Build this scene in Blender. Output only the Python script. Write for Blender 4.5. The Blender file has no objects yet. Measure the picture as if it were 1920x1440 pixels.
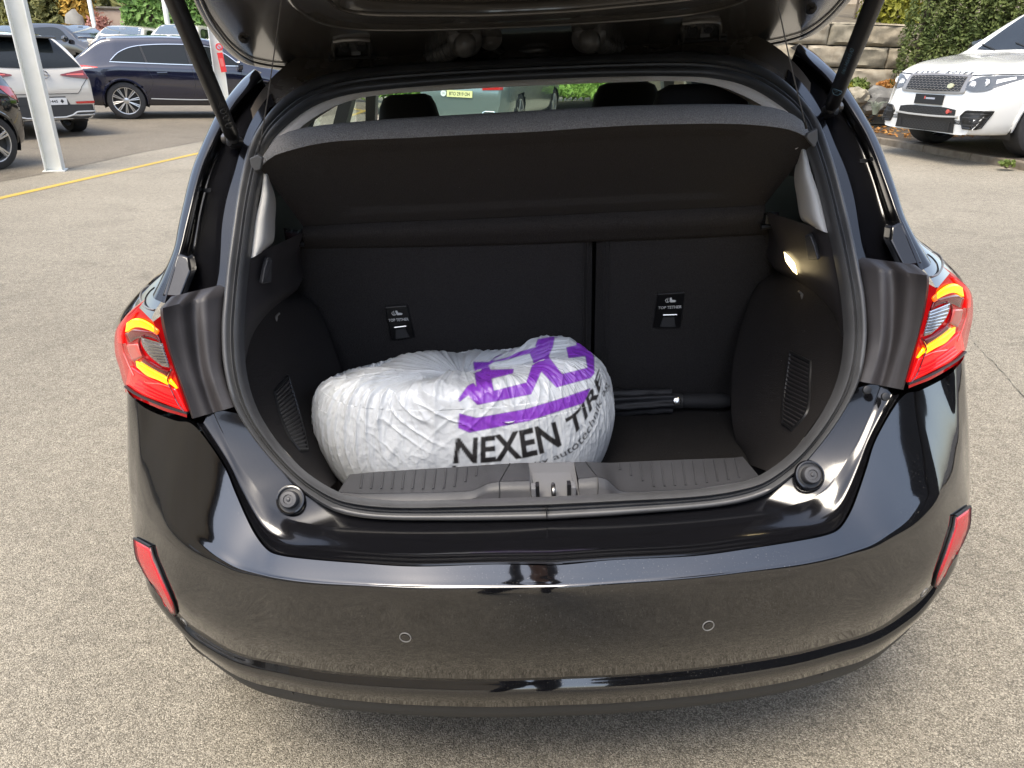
import bpy, bmesh, math, random
from math import radians as RAD, sin, cos, pi
from mathutils import Vector, Matrix, noise
from mathutils.bvhtree import BVHTree
import numpy as np
random.seed(7)
SC = bpy.context.scene
COL = SC.collection

# ------------------------------------------------------------------ camera, sky, sun, exposure
FOC, PW, PH = 1331.0, 1920.0, 1440.0
TILT = RAD(-4.1)                              # the lot slopes up to the right under the hatchback
CAR = Matrix.Rotation(TILT, 4, 'Y')           # hatchback frame -> world
CAM_C = Vector((-0.0431, 0.0, 1.43))


def cam_axes(yaw, pitch, roll):
    cy, sy, cp, sp = cos(yaw), sin(yaw), cos(pitch), sin(pitch)
    fw = Vector((sy * cp, cy * cp, -sp)); r = Vector((cy, -sy, 0)); d = fw.cross(r)
    cr, sr = cos(roll), sin(roll)
    return cr * r + sr * d, -sr * r + cr * d, fw


A_R, A_D, A_F = cam_axes(RAD(-.827), RAD(25), RAD(2.695))
cam_d = bpy.data.cameras.new('camera'); cam = bpy.data.objects.new('camera', cam_d); COL.objects.link(cam)
m = Matrix.Identity(4)
for i in range(3):
    m[i][0] = A_R[i]; m[i][1] = -A_D[i]; m[i][2] = -A_F[i]; m[i][3] = CAM_C[i]
cam.matrix_world = CAR @ m
cam_d.sensor_width = 36.0; cam_d.lens = 36.0 * FOC / PW
cam_d.clip_start = .02; cam_d.clip_end = 2000
SC.camera = cam

SUN_EL, SUN_AZ = RAD(65), RAD(214)            # azimuth measured clockwise from +Y
world = bpy.data.worlds.new('World'); SC.world = world; world.use_nodes = True
wn = world.node_tree.nodes; wl = world.node_tree.links
bg = wn['Background']; bg.inputs[1].default_value = .15
sky = wn.new('ShaderNodeTexSky'); sky.sky_type = 'NISHITA'; sky.sun_disc = False
sky.sun_elevation = SUN_EL; sky.sun_rotation = SUN_AZ
sky.air_density = 1.0; sky.dust_density = 2.2; sky.ozone_density = 1.0
hs = wn.new('ShaderNodeHueSaturation'); hs.inputs['Saturation'].default_value = .72
wl.new(sky.outputs[0], hs.inputs['Color']); wl.new(hs.outputs[0], bg.inputs[0])
sd = bpy.data.lights.new('sun', 'SUN'); sd.energy = 1.5; sd.angle = RAD(28); sd.color = (1, .90, .74)
sun = bpy.data.objects.new('sun', sd); COL.objects.link(sun)
sdir = Vector((sin(SUN_AZ) * cos(SUN_EL), cos(SUN_AZ) * cos(SUN_EL), sin(SUN_EL)))
sun.rotation_euler = sdir.to_track_quat('Z', 'Y').to_euler()
SC.view_settings.view_transform = 'Standard'; SC.view_settings.look = 'None'
SC.view_settings.exposure = 1.6; SC.view_settings.gamma = 1; SC.view_settings.use_curve_mapping = False
SC.cycles.max_bounces = 9; SC.cycles.diffuse_bounces = 6; SC.cycles.glossy_bounces = 4
SC.cycles.transmission_bounces = 6; SC.cycles.transparent_max_bounces = 10
SC.cycles.use_denoising = True; SC.cycles.sample_clamp_indirect = 6
SC.cycles.caustics_reflective = False; SC.cycles.caustics_refractive = False


# ------------------------------------------------------------------ points on the photographed rays
def at(px, py, Y):
    d = A_R * ((px - PW / 2) / FOC) + A_D * ((py - PH / 2) / FOC) + A_F
    return CAM_C + d * ((Y - CAM_C.y) / d.y)


def atw(px, py, Y):                            # same in world coordinates, at world depth Y
    c = CAR @ CAM_C
    d = CAR.to_3x3() @ (A_R * ((px - PW / 2) / FOC) + A_D * ((py - PH / 2) / FOC) + A_F)
    return c + d * ((Y - c.y) / d.y)


def on(px, py, F, Y=1.2):                      # where the ray meets the depth surface Y = F(X, Z)
    p = at(px, py, Y)
    for _ in range(24):
        Y = .5 * Y + .5 * F(p.x, p.z); p = at(px, py, Y)
    return p


def to_px(p):
    q = Vector(p) - CAM_C; w = q.dot(A_F)
    return PW / 2 + FOC * q.dot(A_R) / w, PH / 2 + FOC * q.dot(A_D) / w


def tab(xs, ys):
    def f(x):
        return float(np.interp(x, xs, ys))
    return f


def cr(p0, p1, p2, p3, t):
    return .5 * ((2 * p1) + (p2 - p0) * t + (2 * p0 - 5 * p1 + 4 * p2 - p3) * t * t + (3 * p1 - p0 - 3 * p2 + p3) * t ** 3)


def spl(pts, n, closed=False, smooth=True):    # arc-length resampling of a polyline / Catmull-Rom spline
    P = [np.array(tuple(p), float) for p in pts]
    if smooth and len(P) > 2:
        Q = []; N = len(P); segs = N if closed else N - 1
        for i in range(segs):
            a = P[(i - 1) % N] if (closed or i > 0) else 2 * P[0] - P[1]
            b = P[i % N]; c = P[(i + 1) % N]
            d = P[(i + 2) % N] if (closed or i + 2 < N) else 2 * P[-1] - P[-2]
            for k in range(10):
                Q.append(cr(a, b, c, d, k / 10))
        Q.append(P[0] if closed else P[-1])
    else:
        Q = P + ([P[0]] if closed else [])
    Q = np.array(Q); L = np.r_[0, np.cumsum(np.linalg.norm(np.diff(Q, axis=0), axis=1))]
    s = np.linspace(0, L[-1], n, endpoint=not closed)
    out = np.stack([np.interp(s, L, Q[:, k]) for k in range(Q.shape[1])], 1)
    return [Vector(r) for r in out] if Q.shape[1] == 3 else [tuple(r) for r in out]


# ------------------------------------------------------------------ mesh builder
class MB:
    def __init__(s):
        s.v = []; s.f = []; s.mi = []; s.cur = 0

    def add(s, vs, fs):
        b = len(s.v); s.v += [Vector(v) for v in vs]
        for f in fs:
            s.f.append([i + b for i in f]); s.mi.append(s.cur)
        return b

    def grid(s, rows, close_u=False, flip=False):
        n = len(rows[0]); vs = [p for r in rows for p in r]; fs = []
        for j in range(len(rows) - 1):
            for i in range(n if close_u else n - 1):
                a = j * n + i; b = j * n + (i + 1) % n
                f = [a, b, b + n, a + n]
                fs.append(f[::-1] if flip else f)
        return s.add(vs, fs)

    def box(s, c, d, rot=None):
        x, y, z = d[0] / 2, d[1] / 2, d[2] / 2
        vs = [Vector((i * x, j * y, k * z)) for k in (-1, 1) for j in (-1, 1) for i in (-1, 1)]
        if rot is not None:
            vs = [rot @ v for v in vs]
        c = Vector(c)
        s.add([v + c for v in vs], [(0, 2, 3, 1), (4, 5, 7, 6), (0, 1, 5, 4), (2, 6, 7, 3), (0, 4, 6, 2), (1, 3, 7, 5)])

    def tube(s, pts, r, n=8, cap=True):
        P = [Vector(p) for p in pts]
        rs = r if isinstance(r, (list, tuple)) else [r] * len(P)
        prev = None; rows = []
        for i, p in enumerate(P):
            t = (P[min(i + 1, len(P) - 1)] - P[max(i - 1, 0)]).normalized()
            if prev is None:
                u = t.orthogonal().normalized()
            else:
                u = prev - t * prev.dot(t)
                u = u.normalized() if u.length > 1e-6 else t.orthogonal().normalized()
            prev = u; w = t.cross(u)
            rows.append([p + (u * cos(2 * pi * k / n) + w * sin(2 * pi * k / n)) * rs[i] for k in range(n)])
        b = s.grid(rows, True)
        if cap:
            s.add([], [])
            s.f.append([b + k for k in range(n)][::-1]); s.mi.append(s.cur)
            s.f.append([b + (len(P) - 1) * n + k for k in range(n)]); s.mi.append(s.cur)

    def lathe(s, prof, c, axis=(0, 0, 1), n=24, cap=True):   # prof: list of (r, h)
        ax = Vector(axis).normalized(); u = ax.orthogonal().normalized(); w = ax.cross(u); c = Vector(c)
        rows = [[c + ax * h + (u * cos(2 * pi * k / n) + w * sin(2 * pi * k / n)) * r for k in range(n)] for r, h in prof]
        b = s.grid(rows, True)
        if cap:
            s.f.append([b + k for k in range(n)][::-1]); s.mi.append(s.cur)
            s.f.append([b + (len(prof) - 1) * n + k for k in range(n)]); s.mi.append(s.cur)

    def prism(s, pts, d):                       # polygon (3-D, planar-ish) extruded by vector d
        n = len(pts); d = Vector(d); P = [Vector(p) for p in pts]
        fs = [list(range(n))[::-1], [n + i for i in range(n)]]
        fs += [[i, (i + 1) % n, n + (i + 1) % n, n + i] for i in range(n)]
        s.add(P + [p + d for p in P], fs)

    def mirror(s):
        m2 = MB(); m2.v = [Vector((-v.x, v.y, v.z)) for v in s.v]; m2.f = [f[::-1] for f in s.f]; m2.mi = list(s.mi)
        return m2

    def build(s, name, mats, parent=None, smooth=True, angle=35, mods=(), fix=True, **props):
        me = bpy.data.meshes.new(name)
        me.from_pydata([tuple(v) for v in s.v], [], s.f)
        for mm in (mats if isinstance(mats, (list, tuple)) else [mats]):
            me.materials.append(mm)
        if len(me.materials) > 1:
            me.polygons.foreach_set('material_index', s.mi)
        if fix:
            bm = bmesh.new(); bm.from_mesh(me)
            bmesh.ops.recalc_face_normals(bm, faces=bm.faces); bm.to_mesh(me); bm.free()
        if smooth:
            me.polygons.foreach_set('use_smooth', [True] * len(me.polygons))
            me.set_sharp_from_angle(angle=RAD(angle))
        me.update()
        return link(name, me, parent, mods, **props)


def link(name, me, parent=None, mods=(), **props):
    o = bpy.data.objects.new(name, me); COL.objects.link(o)
    if parent is not None:
        o.parent = parent
    for k, v in props.items():
        o[k] = v
    for md in mods:
        if md[0] == 'solid':
            q = o.modifiers.new('solid', 'SOLIDIFY'); q.thickness = md[1]; q.offset = md[2] if len(md) > 2 else -1
        elif md[0] == 'bevel':
            q = o.modifiers.new('bevel', 'BEVEL'); q.width = md[1]; q.segments = md[2] if len(md) > 2 else 2; q.limit_method = 'ANGLE'; q.angle_limit = RAD(35)
        elif md[0] == 'sub':
            q = o.modifiers.new('sub', 'SUBSURF'); q.levels = q.render_levels = md[1]
    return o


def thing(name, label, cat, mw=None, group=None, kind=None):
    o = bpy.data.objects.new(name, None); COL.objects.link(o)
    o.empty_display_size = .1
    if mw is not None:
        o.matrix_world = mw
    tag(o, label, cat, group, kind)
    return o


def tag(o, label=None, cat=None, group=None, kind=None):
    if label: o['label'] = label
    if cat: o['category'] = cat
    if group: o['group'] = group
    if kind: o['kind'] = kind
    return o


def both(mb, name, mats, parent, **kw):        # the right-hand piece and its mirror image
    return mb.build(name, mats, parent, **kw), mb.mirror().build(name, mats, parent, **kw)


def text_mesh(s, size=1.0, extrude=0.0, offset=0.0, shear=0.0, space=1.0, align='CENTER'):
    cu = bpy.data.curves.new('lettering', 'FONT'); cu.body = s; cu.size = size; cu.extrude = extrude; cu.offset = offset
    cu.shear = shear; cu.space_character = space; cu.align_x = align; cu.align_y = 'CENTER'; cu.resolution_u = 3
    o = bpy.data.objects.new('lettering', cu); COL.objects.link(o)
    dg = bpy.context.evaluated_depsgraph_get()
    me = bpy.data.meshes.new_from_object(o.evaluated_get(dg))
    bpy.data.objects.remove(o); bpy.data.curves.remove(cu)
    return me


def text_on(name, s, mtx, mat_, parent, fit=None, **kw):      # lettering laid on the plane of mtx, fitted to width, height
    me = text_mesh(s, **kw)
    co = np.array([v.co for v in me.vertices])
    if fit:
        lo, hi = co.min(0), co.max(0); c = (lo + hi) / 2
        sx = fit[0] / max(hi[0] - lo[0], 1e-6); sy = fit[1] / max(hi[1] - lo[1], 1e-6)
        for v in me.vertices:
            v.co = Vector(((v.co.x - c[0]) * sx, (v.co.y - c[1]) * sy, v.co.z))
    me.transform(mtx); me.name = name
    me.materials.clear(); me.materials.append(mat_)
    return link(name, me, parent)


# ------------------------------------------------------------------ materials
def mat(name, col, rough=.5, metal=0.0, ior=1.5, coat=0.0, coat_rough=.03, emit=None, estr=0.0, trans=0.0, alpha=1.0,
        var=None, vscale=6.0, vdetail=4, bump=0.0, bscale=200.0, bdetail=3, rvar=0.0, sheen=0.0):
    m_ = bpy.data.materials.new(name); m_.use_nodes = True
    nt = m_.node_tree; b = nt.nodes['Principled BSDF']
    b.inputs['Base Color'].default_value = (*col, 1); b.inputs['Roughness'].default_value = rough
    b.inputs['Metallic'].default_value = metal; b.inputs['IOR'].default_value = ior
    b.inputs['Coat Weight'].default_value = coat; b.inputs['Coat Roughness'].default_value = coat_rough
    b.inputs['Transmission Weight'].default_value = trans; b.inputs['Alpha'].default_value = alpha
    b.inputs['Sheen Weight'].default_value = sheen
    if emit:
        b.inputs['Emission Color'].default_value = (*emit, 1); b.inputs['Emission Strength'].default_value = estr
    tc = None
    if var or bump or rvar:
        tc = nt.nodes.new('ShaderNodeTexCoord')
    if var:
        nz = nt.nodes.new('ShaderNodeTexNoise'); nz.inputs['Scale'].default_value = vscale; nz.inputs['Detail'].default_value = vdetail
        nt.links.new(tc.outputs['Object'], nz.inputs['Vector'])
        rp = nt.nodes.new('ShaderNodeValToRGB'); rp.color_ramp.elements[0].position = .3; rp.color_ramp.elements[1].position = .7
        rp.color_ramp.elements[0].color = (*col, 1); rp.color_ramp.elements[1].color = (*var, 1)
        nt.links.new(nz.outputs['Fac'], rp.inputs[0]); nt.links.new(rp.outputs[0], b.inputs['Base Color'])
    if rvar:
        n3 = nt.nodes.new('ShaderNodeTexNoise'); n3.inputs['Scale'].default_value = 9; n3.inputs['Detail'].default_value = 6
        nt.links.new(tc.outputs['Object'], n3.inputs['Vector'])
        mr = nt.nodes.new('ShaderNodeMapRange'); mr.inputs['From Min'].default_value = .35; mr.inputs['From Max'].default_value = .75
        mr.inputs['To Min'].default_value = rough; mr.inputs['To Max'].default_value = rough + rvar
        nt.links.new(n3.outputs['Fac'], mr.inputs[0]); nt.links.new(mr.outputs[0], b.inputs['Roughness'])
    if bump:
        n2 = nt.nodes.new('ShaderNodeTexNoise'); n2.inputs['Scale'].default_value = bscale; n2.inputs['Detail'].default_value = bdetail
        nt.links.new(tc.outputs['Object'], n2.inputs['Vector'])
        bp_ = nt.nodes.new('ShaderNodeBump'); bp_.inputs['Strength'].default_value = bump; bp_.inputs['Distance'].default_value = .004
        nt.links.new(n2.outputs['Fac'], bp_.inputs['Height']); nt.links.new(bp_.outputs[0], b.inputs['Normal'])
    return m_


M = {}
def dusty_paint(name, col, dust=.05, ior=1.6):
    """car paint: glossy coat, with fine dust specks and a faint film"""
    m_ = mat(name, col, .06, ior=ior, coat=1.0, coat_rough=.015)
    nt = m_.node_tree; b = nt.nodes['Principled BSDF']; tc = nt.nodes.new('ShaderNodeTexCoord')
    n1 = nt.nodes.new('ShaderNodeTexNoise'); n1.inputs['Scale'].default_value = 420; n1.inputs['Detail'].default_value = 2
    n2 = nt.nodes.new('ShaderNodeTexNoise'); n2.inputs['Scale'].default_value = 5; n2.inputs['Detail'].default_value = 5
    for n in (n1, n2): nt.links.new(tc.outputs['Object'], n.inputs['Vector'])
    r1 = nt.nodes.new('ShaderNodeMapRange'); r1.inputs[1].default_value = .66; r1.inputs[2].default_value = .74
    r1.inputs[3].default_value = 0; r1.inputs[4].default_value = 1
    nt.links.new(n1.outputs['Fac'], r1.inputs[0])
    r2 = nt.nodes.new('ShaderNodeMapRange'); r2.inputs[1].default_value = .4; r2.inputs[2].default_value = .7
    r2.inputs[3].default_value = .15; r2.inputs[4].default_value = 1
    nt.links.new(n2.outputs['Fac'], r2.inputs[0])
    mu = nt.nodes.new('ShaderNodeMath'); mu.operation = 'MULTIPLY'
    nt.links.new(r1.outputs[0], mu.inputs[0]); nt.links.new(r2.outputs[0], mu.inputs[1])
    mx = nt.nodes.new('ShaderNodeMix'); mx.data_type = 'RGBA'
    mx.inputs['A'].default_value = (*col, 1); mx.inputs['B'].default_value = (dust * 2.2, dust * 2.1, dust * 1.9, 1)
    nt.links.new(mu.outputs[0], mx.inputs['Factor']); nt.links.new(mx.outputs['Result'], b.inputs['Base Color'])
    n3 = nt.nodes.new('ShaderNodeTexNoise'); n3.inputs['Scale'].default_value = 160; n3.inputs['Detail'].default_value = 1
    nt.links.new(tc.outputs['Object'], n3.inputs['Vector'])
    bp_ = nt.nodes.new('ShaderNodeBump'); bp_.inputs['Strength'].default_value = .004; bp_.inputs['Distance'].default_value = .002
    nt.links.new(n3.outputs['Fac'], bp_.inputs['Height']); nt.links.new(bp_.outputs[0], b.inputs['Normal']); nt.links.new(bp_.outputs[0], b.inputs['Coat Normal'])
    return m_


M['paint'] = dusty_paint('black gloss paint', (.003, .003, .0035), .05, 1.68)
M['paint_in'] = mat('black body paint inside', (.005, .005, .006), .10, ior=1.5, coat=.3, rvar=.10)
M['rubber'] = mat('grey black rubber', (.055, .0555, .057), .40, var=(.075, .0755, .078), vscale=14, bump=.04, bscale=300)
M['plastic'] = mat('dark grey plastic', (.028, .0255, .0265), .5, var=(.040, .036, .0375), vscale=10, bump=.12, bscale=900)
M['plastic_dk'] = mat('black plastic', (.012, .012, .013), .45, bump=.1, bscale=900)
M['valance'] = mat('grained black bumper plastic', (.022, .023, .024), .55, bump=.15, bscale=700)
M['rubber_dk'] = mat('black boot rubber', (.075, .072, .07), .34)
M['grey_plastic'] = mat('sill plastic', (.038, .038, .041), .42, var=(.054, .054, .058), vscale=8, bump=.12, bscale=900, rvar=.15)


def carpet(name, col, col2, scale=700.0, lint=True):
    m_ = mat(name, col, .95, var=col2, vscale=scale, vdetail=2, bump=.8, bscale=scale * .8)
    nt = m_.node_tree; b = nt.nodes['Principled BSDF']
    b.inputs['Specular IOR Level'].default_value = .15
    if lint:                                   # sparse pale lint specks
        tc = nt.nodes.new('ShaderNodeTexCoord'); vo = nt.nodes.new('ShaderNodeTexVoronoi'); vo.inputs['Scale'].default_value = 28
        nt.links.new(tc.outputs['Object'], vo.inputs['Vector'])
        lt = nt.nodes.new('ShaderNodeMath'); lt.operation = 'LESS_THAN'; lt.inputs[1].default_value = .022
        nt.links.new(vo.outputs['Distance'], lt.inputs[0])
        src = b.inputs['Base Color'].links[0].from_socket
        mx = nt.nodes.new('ShaderNodeMix'); mx.data_type = 'RGBA'; mx.inputs['B'].default_value = (.25, .24, .22, 1)
        nt.links.new(lt.outputs[0], mx.inputs['Factor']); nt.links.new(src, mx.inputs['A']); nt.links.new(mx.outputs['Result'], b.inputs['Base Color'])
    return m_


M['carpet'] = carpet('black boot carpet', (.014, .013, .0128), (.028, .026, .025))
M['carpet_side'] = carpet('charcoal side lining', (.020, .018, .0178), (.038, .034, .033))
M['seatback'] = carpet('seat back cloth', (.024, .0222, .022), (.047, .043, .042), 500, False)
M['felt'] = carpet('grey felt shelf', (.13, .125, .12), (.27, .26, .25), 520)
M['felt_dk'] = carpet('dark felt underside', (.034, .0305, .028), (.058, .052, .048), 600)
M['headliner'] = mat('beige grey headliner', (.76, .69, .60), .9, var=(.82, .75, .66), vscale=300, bump=.2, bscale=600)
M['pillar_white'] = mat('light grey pillar trim', (.55, .54, .51), .5, bump=.05, bscale=500)
M['fabric'] = mat('black seat fabric', (.012, .011, .012), .9, bump=.4, bscale=500)
M['glass'] = mat('tinted green glass', (.75, .92, .86), .0, trans=1.0, ior=1.02, alpha=.35)
M['glass_dk'] = mat('dark car glass', (.012, .014, .014), .04, ior=1.4)
M['chrome'] = mat('bright metal', (.75, .74, .72), .18, metal=1)
M['steel'] = mat('dull steel', (.30, .29, .27), .32, metal=1)
M['white_print'] = mat('white print', (.75, .75, .73), .6)
M['blue_print'] = mat('pale blue print', (.12, .22, .30), .6)
M['grey_print'] = mat('grey print', (.10, .10, .10), .5)
M['ring'] = mat('sensor ring', (.16, .16, .155), .3)
M['red_lens'] = mat('red lamp glass', (.30, .003, .006), .10, ior=1.4, coat=.25, emit=(1, .01, .01), estr=.10)
M['red_glow'] = mat('lit red lamp glass', (.4, .004, .008), .12, ior=1.4, coat=.3, emit=(1, .012, .008), estr=.36)
M['red_dark'] = mat('dark red lamp glass', (.14, .003, .006), .08, coat=.8)
M['amber_lit'] = mat('lit amber lamp strip', (.9, .35, .0), .2, coat=.5, emit=(1.0, .42, .0), estr=.85)
M['orange_lit'] = mat('lit orange lamp strip', (.9, .15, .0), .2, coat=.5, emit=(1.0, .10, .0), estr=.4)
M['clear_lens'] = mat('clear lamp glass', (.45, .40, .38), .12, metal=.6, coat=.8)
M['reflector'] = mat('red reflector', (.50, .012, .022), .25, coat=.7, bump=.5, bscale=420)
M['lamp_lit'] = mat('lit boot lamp', (.9, .8, .5), .3, emit=(1.0, .80, .42), estr=2.6)
M['tyre'] = mat('tyre rubber', (.016, .016, .017), .7, var=(.026, .025, .025), vscale=12)
# ================================================================== the black hatchback with its boot open
car = thing('hatchback_car', 'glossy black hatchback with its tailgate raised, boot open towards the viewer', 'car', CAR)

YB = tab([0, .15, .3, .45, .6, .7, .77, .82, .85, .868, .875, .877], [.908, .911, .926, .95, .99, 1.035, 1.085, 1.135, 1.18, 1.24, 1.32, 1.5])
F_SEAL_T = tab([.55, .60, .645, .70, .80, .90, 1.0, 1.1, 1.2, 1.3, 1.37, 1.42, 1.46, 1.6],
               [1.06, 1.08, 1.10, 1.125, 1.17, 1.215, 1.275, 1.35, 1.45, 1.58, 1.70, 1.82, 1.95, 2.3])
def F_seal(x, z): return F_SEAL_T(z)
def F_lamp(x, z): return 1.165 + (max(0, abs(x) - .65) / .19) ** 1.5 * .140 + (z - .83) * .12
def F_q(x, z): return 1.19 + (max(0, abs(x) - .64) / .2) ** 1.5 * .15 + max(0, z - .93) * .95
def F_gate(x, z): return 1.88 - (z - 1.43) / .176


def sheet(A, B, F, nu, nv, smooth=True, vs=None):     # grid spanned between two photographed lines on the surface Y = F(x, z, t)
    a = spl(A, nu, smooth=smooth); b = spl(B, nu, smooth=smooth); rows = []
    for j in range(nv + 1):
        t = vs[j] if vs else j / nv
        rows.append([on(pa[0] + (pb[0] - pa[0]) * t, pa[1] + (pb[1] - pa[1]) * t, lambda x, z: F(x, z, t)) for pa, pb in zip(a, b)])
    return rows


def full(row):                                        # right half-row -> whole row, left to right
    row = [Vector(p) for p in row]; row[0].x = 0
    return [Vector((-p.x, p.y, p.z)) for p in row[:0:-1]] + row


# ---------------------------------------------------------------- rear bumper
A_px = [(1015, 1061, .935), (1151, 1050, .94), (1300, 1043, .950), (1412, 1028, .965), (1506, 1013, .985), (1555, 1002, 1.0), (1577, 989, 1.015), (1596, 959, 1.04),
        (1611, 921, 1.065), (1626, 876, 1.09), (1645, 820, 1.12), (1691, 745, 1.165), (1726, 732, 1.19), (1769, 710, 1.235), (1792, 691, 1.255), (1808, 660, 1.305)]
B_px = [(1015, 1108, .910), (1160, 1100, .914), (1300, 1089, .921), (1412, 1076, .935), (1500, 1064, .948), (1562, 1051, .962), (1600, 1040, .976), (1637, 1028, .992),
        (1672, 1008, 1.01), (1705, 989, 1.03), (1735, 963, 1.052), (1762, 938, 1.08), (1784, 914, 1.115), (1800, 890, 1.15), (1810, 866, 1.19), (1817, 839, 1.25)]
A_px = [(x, y, Y - .0014) for x, y, Y in A_px]
rowA = [at(*p) for p in A_px] + [Vector((.868, 1.42, .86))]
rowB = [at(*p) for p in B_px] + [Vector((.878, 1.40, .80))]
XL = [0, .115, .235, .33, .42, .48, .53, .575, .62, .665, .71, .75, .785, .815, .84, .860, .872]
YL = [YB(x) for x in XL[:-1]] + [1.30]
ZD = tab([0, .4, .58, .64, .70, .74, .80, .85, .875], [.413, .408, .411, .418, .438, .455, .475, .49, .5])
rowC1 = []; rowC2 = []; rowD = []; rowD2 = []; rowE = []; rowV = []; rowV2 = []
for i, (x, y) in enumerate(zip(XL, YL)):
    b = rowB[i]; zd = ZD(x)
    lo = Vector((x, y, 0))
    for row, t, dy in ((rowC1, .22, -.003), (rowC2, .60, -.003)):
        p = b.lerp(Vector((x, y, zd)), t); p.y = b.y + (y - b.y) * min(1, t * 1.4) + dy; p.x = b.x + (x - b.x) * min(1, t * 1.4); row.append(p)
    rowD.append(Vector((x, y + .014, zd + .004))); rowD2.append(Vector((x, y + .0035, zd - .0175)))
    rowE.append(Vector((x * .996, y + .010, zd - .056 + max(0, x - .6) * .10)))
    rowV.append(Vector((x * .985, y + .026, zd - .104 + max(0, x - .55) * .16))); rowV2.append(Vector((x * .955, y + .13, zd - .125 + max(0, x - .55) * .2)))


for r_ in (rowA, rowB, rowC1, rowC2, rowD, rowD2, rowE, rowV, rowV2): r_[0].x = 0


def dense(rows, k=5, nu=121):
    """Catmull-Rom across the rows, spline along them"""
    R_ = []
    for r in rows:
        P = [np.array(p) for p in r]; out = []; n = len(P)
        for i in range(n - 1):
            a = P[i - 1] if i else P[1] * np.array([-1, 1, 1]); d = P[i + 2] if i + 2 < n else 2 * P[-1] - P[-2]
            for q in range(k):
                out.append(Vector(cr(a, P[i], P[i + 1], d, q / k)))
        out.append(Vector(P[-1])); R_.append(out)
    return R_


def across(rows, k=4):
    out = []; n = len(rows)
    for i in range(n - 1):
        for q in range(k):
            r = []
            for j in range(len(rows[0])):
                a = rows[i - 1][j] if i else 2 * rows[0][j] - rows[1][j]
                d = rows[i + 2][j] if i + 2 < n else 2 * rows[-1][j] - rows[-2][j]
                r.append(Vector(cr(np.array(a), np.array(rows[i][j]), np.array(rows[i + 1][j]), np.array(d), q / k)))
            out.append(r)
    out.append(rows[-1]); return out


def bend(rowA_, rowB_, t, out):                       # a row between two, bulged outwards
    r = []
    for a, b in zip(rowA_, rowB_):
        p = Vector(a).lerp(Vector(b), t); r.append(p + Vector((out * min(1, abs(p.x) / .8) * .6, -out, out * .25)))
    return r


rowAB1 = bend(rowA, rowB, .35, .0006); rowAB2 = bend(rowA, rowB, .75, .0014)
mb = MB(); g = across(dense([rowA, rowAB1, rowAB2, rowB, rowC1, rowC2, rowD]), 5)
mb.grid([full(r) for r in g] )
g2 = across(dense([rowD, rowD2, rowE]), 4)
mb.grid([full(r) for r in g2])
lipA = [p + Vector((0, .004, -.016)) for p in rowA]   # the turned-in upper edge, leaving a shut line
lipB = [p + Vector((-.012, .05, -.03)) for p in rowA]; lipB[0].x = 0
mb.grid([full(r) for r in dense([rowA, lipA, lipB])])
bumper = mb.build('bumper', M['paint'], car, angle=50)
mb = MB(); mb.grid([full(r) for r in across(dense([rowE, rowV, rowV2]), 3)])
valance = mb.build('valance', M['valance'], car, angle=50)
valance.location = (0, .003, -.002)


def F_bumper(x, z):
    x = abs(x); return YB(x)


# bumper seams in the valance
for x0, top, bot in ((.502, .352, .322), (.62, .368, .342)):
    mb = MB(); mb.tube([(x0, YB(x0) + .008, top), (x0 * .99, YB(x0) + .021, bot)], .0011, 5)
    both(mb, 'seam', M['plastic_dk'], valance)

# parking sensors
BV = BVHTree.FromPolygons([tuple(v) for v in [p for r in [full(r) for r in g] for p in r]],
                          [(j * len(full(g[0])) + i, j * len(full(g[0])) + i + 1, (j + 1) * len(full(g[0])) + i + 1, (j + 1) * len(full(g[0])) + i)
                           for j in range(len(g) - 1) for i in range(len(full(g[0])) - 1)])


def on_bumper(px, py):
    d = (at(px, py, 1.0) - CAM_C).normalized(); h = BV.ray_cast(CAM_C, d)
    return (h[0], h[1] if h[1].dot(d) < 0 else -h[1]) if h[0] else (None, None)


for px, py, r in ((760, 1195, .0105), (1328, 1173, .0105), (345, 1167, .0105), (1733, 1111, .0105)):
    p, n = on_bumper(px, py)
    if p is None: continue
    mb = MB(); mb.lathe([(r - .0015, .0), (r - .0014, .0012), (r, .0012), (r, -.001)], p, n, 28, False)
    o = mb.build('parking_sensor', M['ring'], car)
    mb = MB(); mb.lathe([(r - .003, -.001), (r - .0034, .0009), (.0005, .0014)], p, n, 28); mb.build('sensor_face', M['paint'], o)

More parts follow.
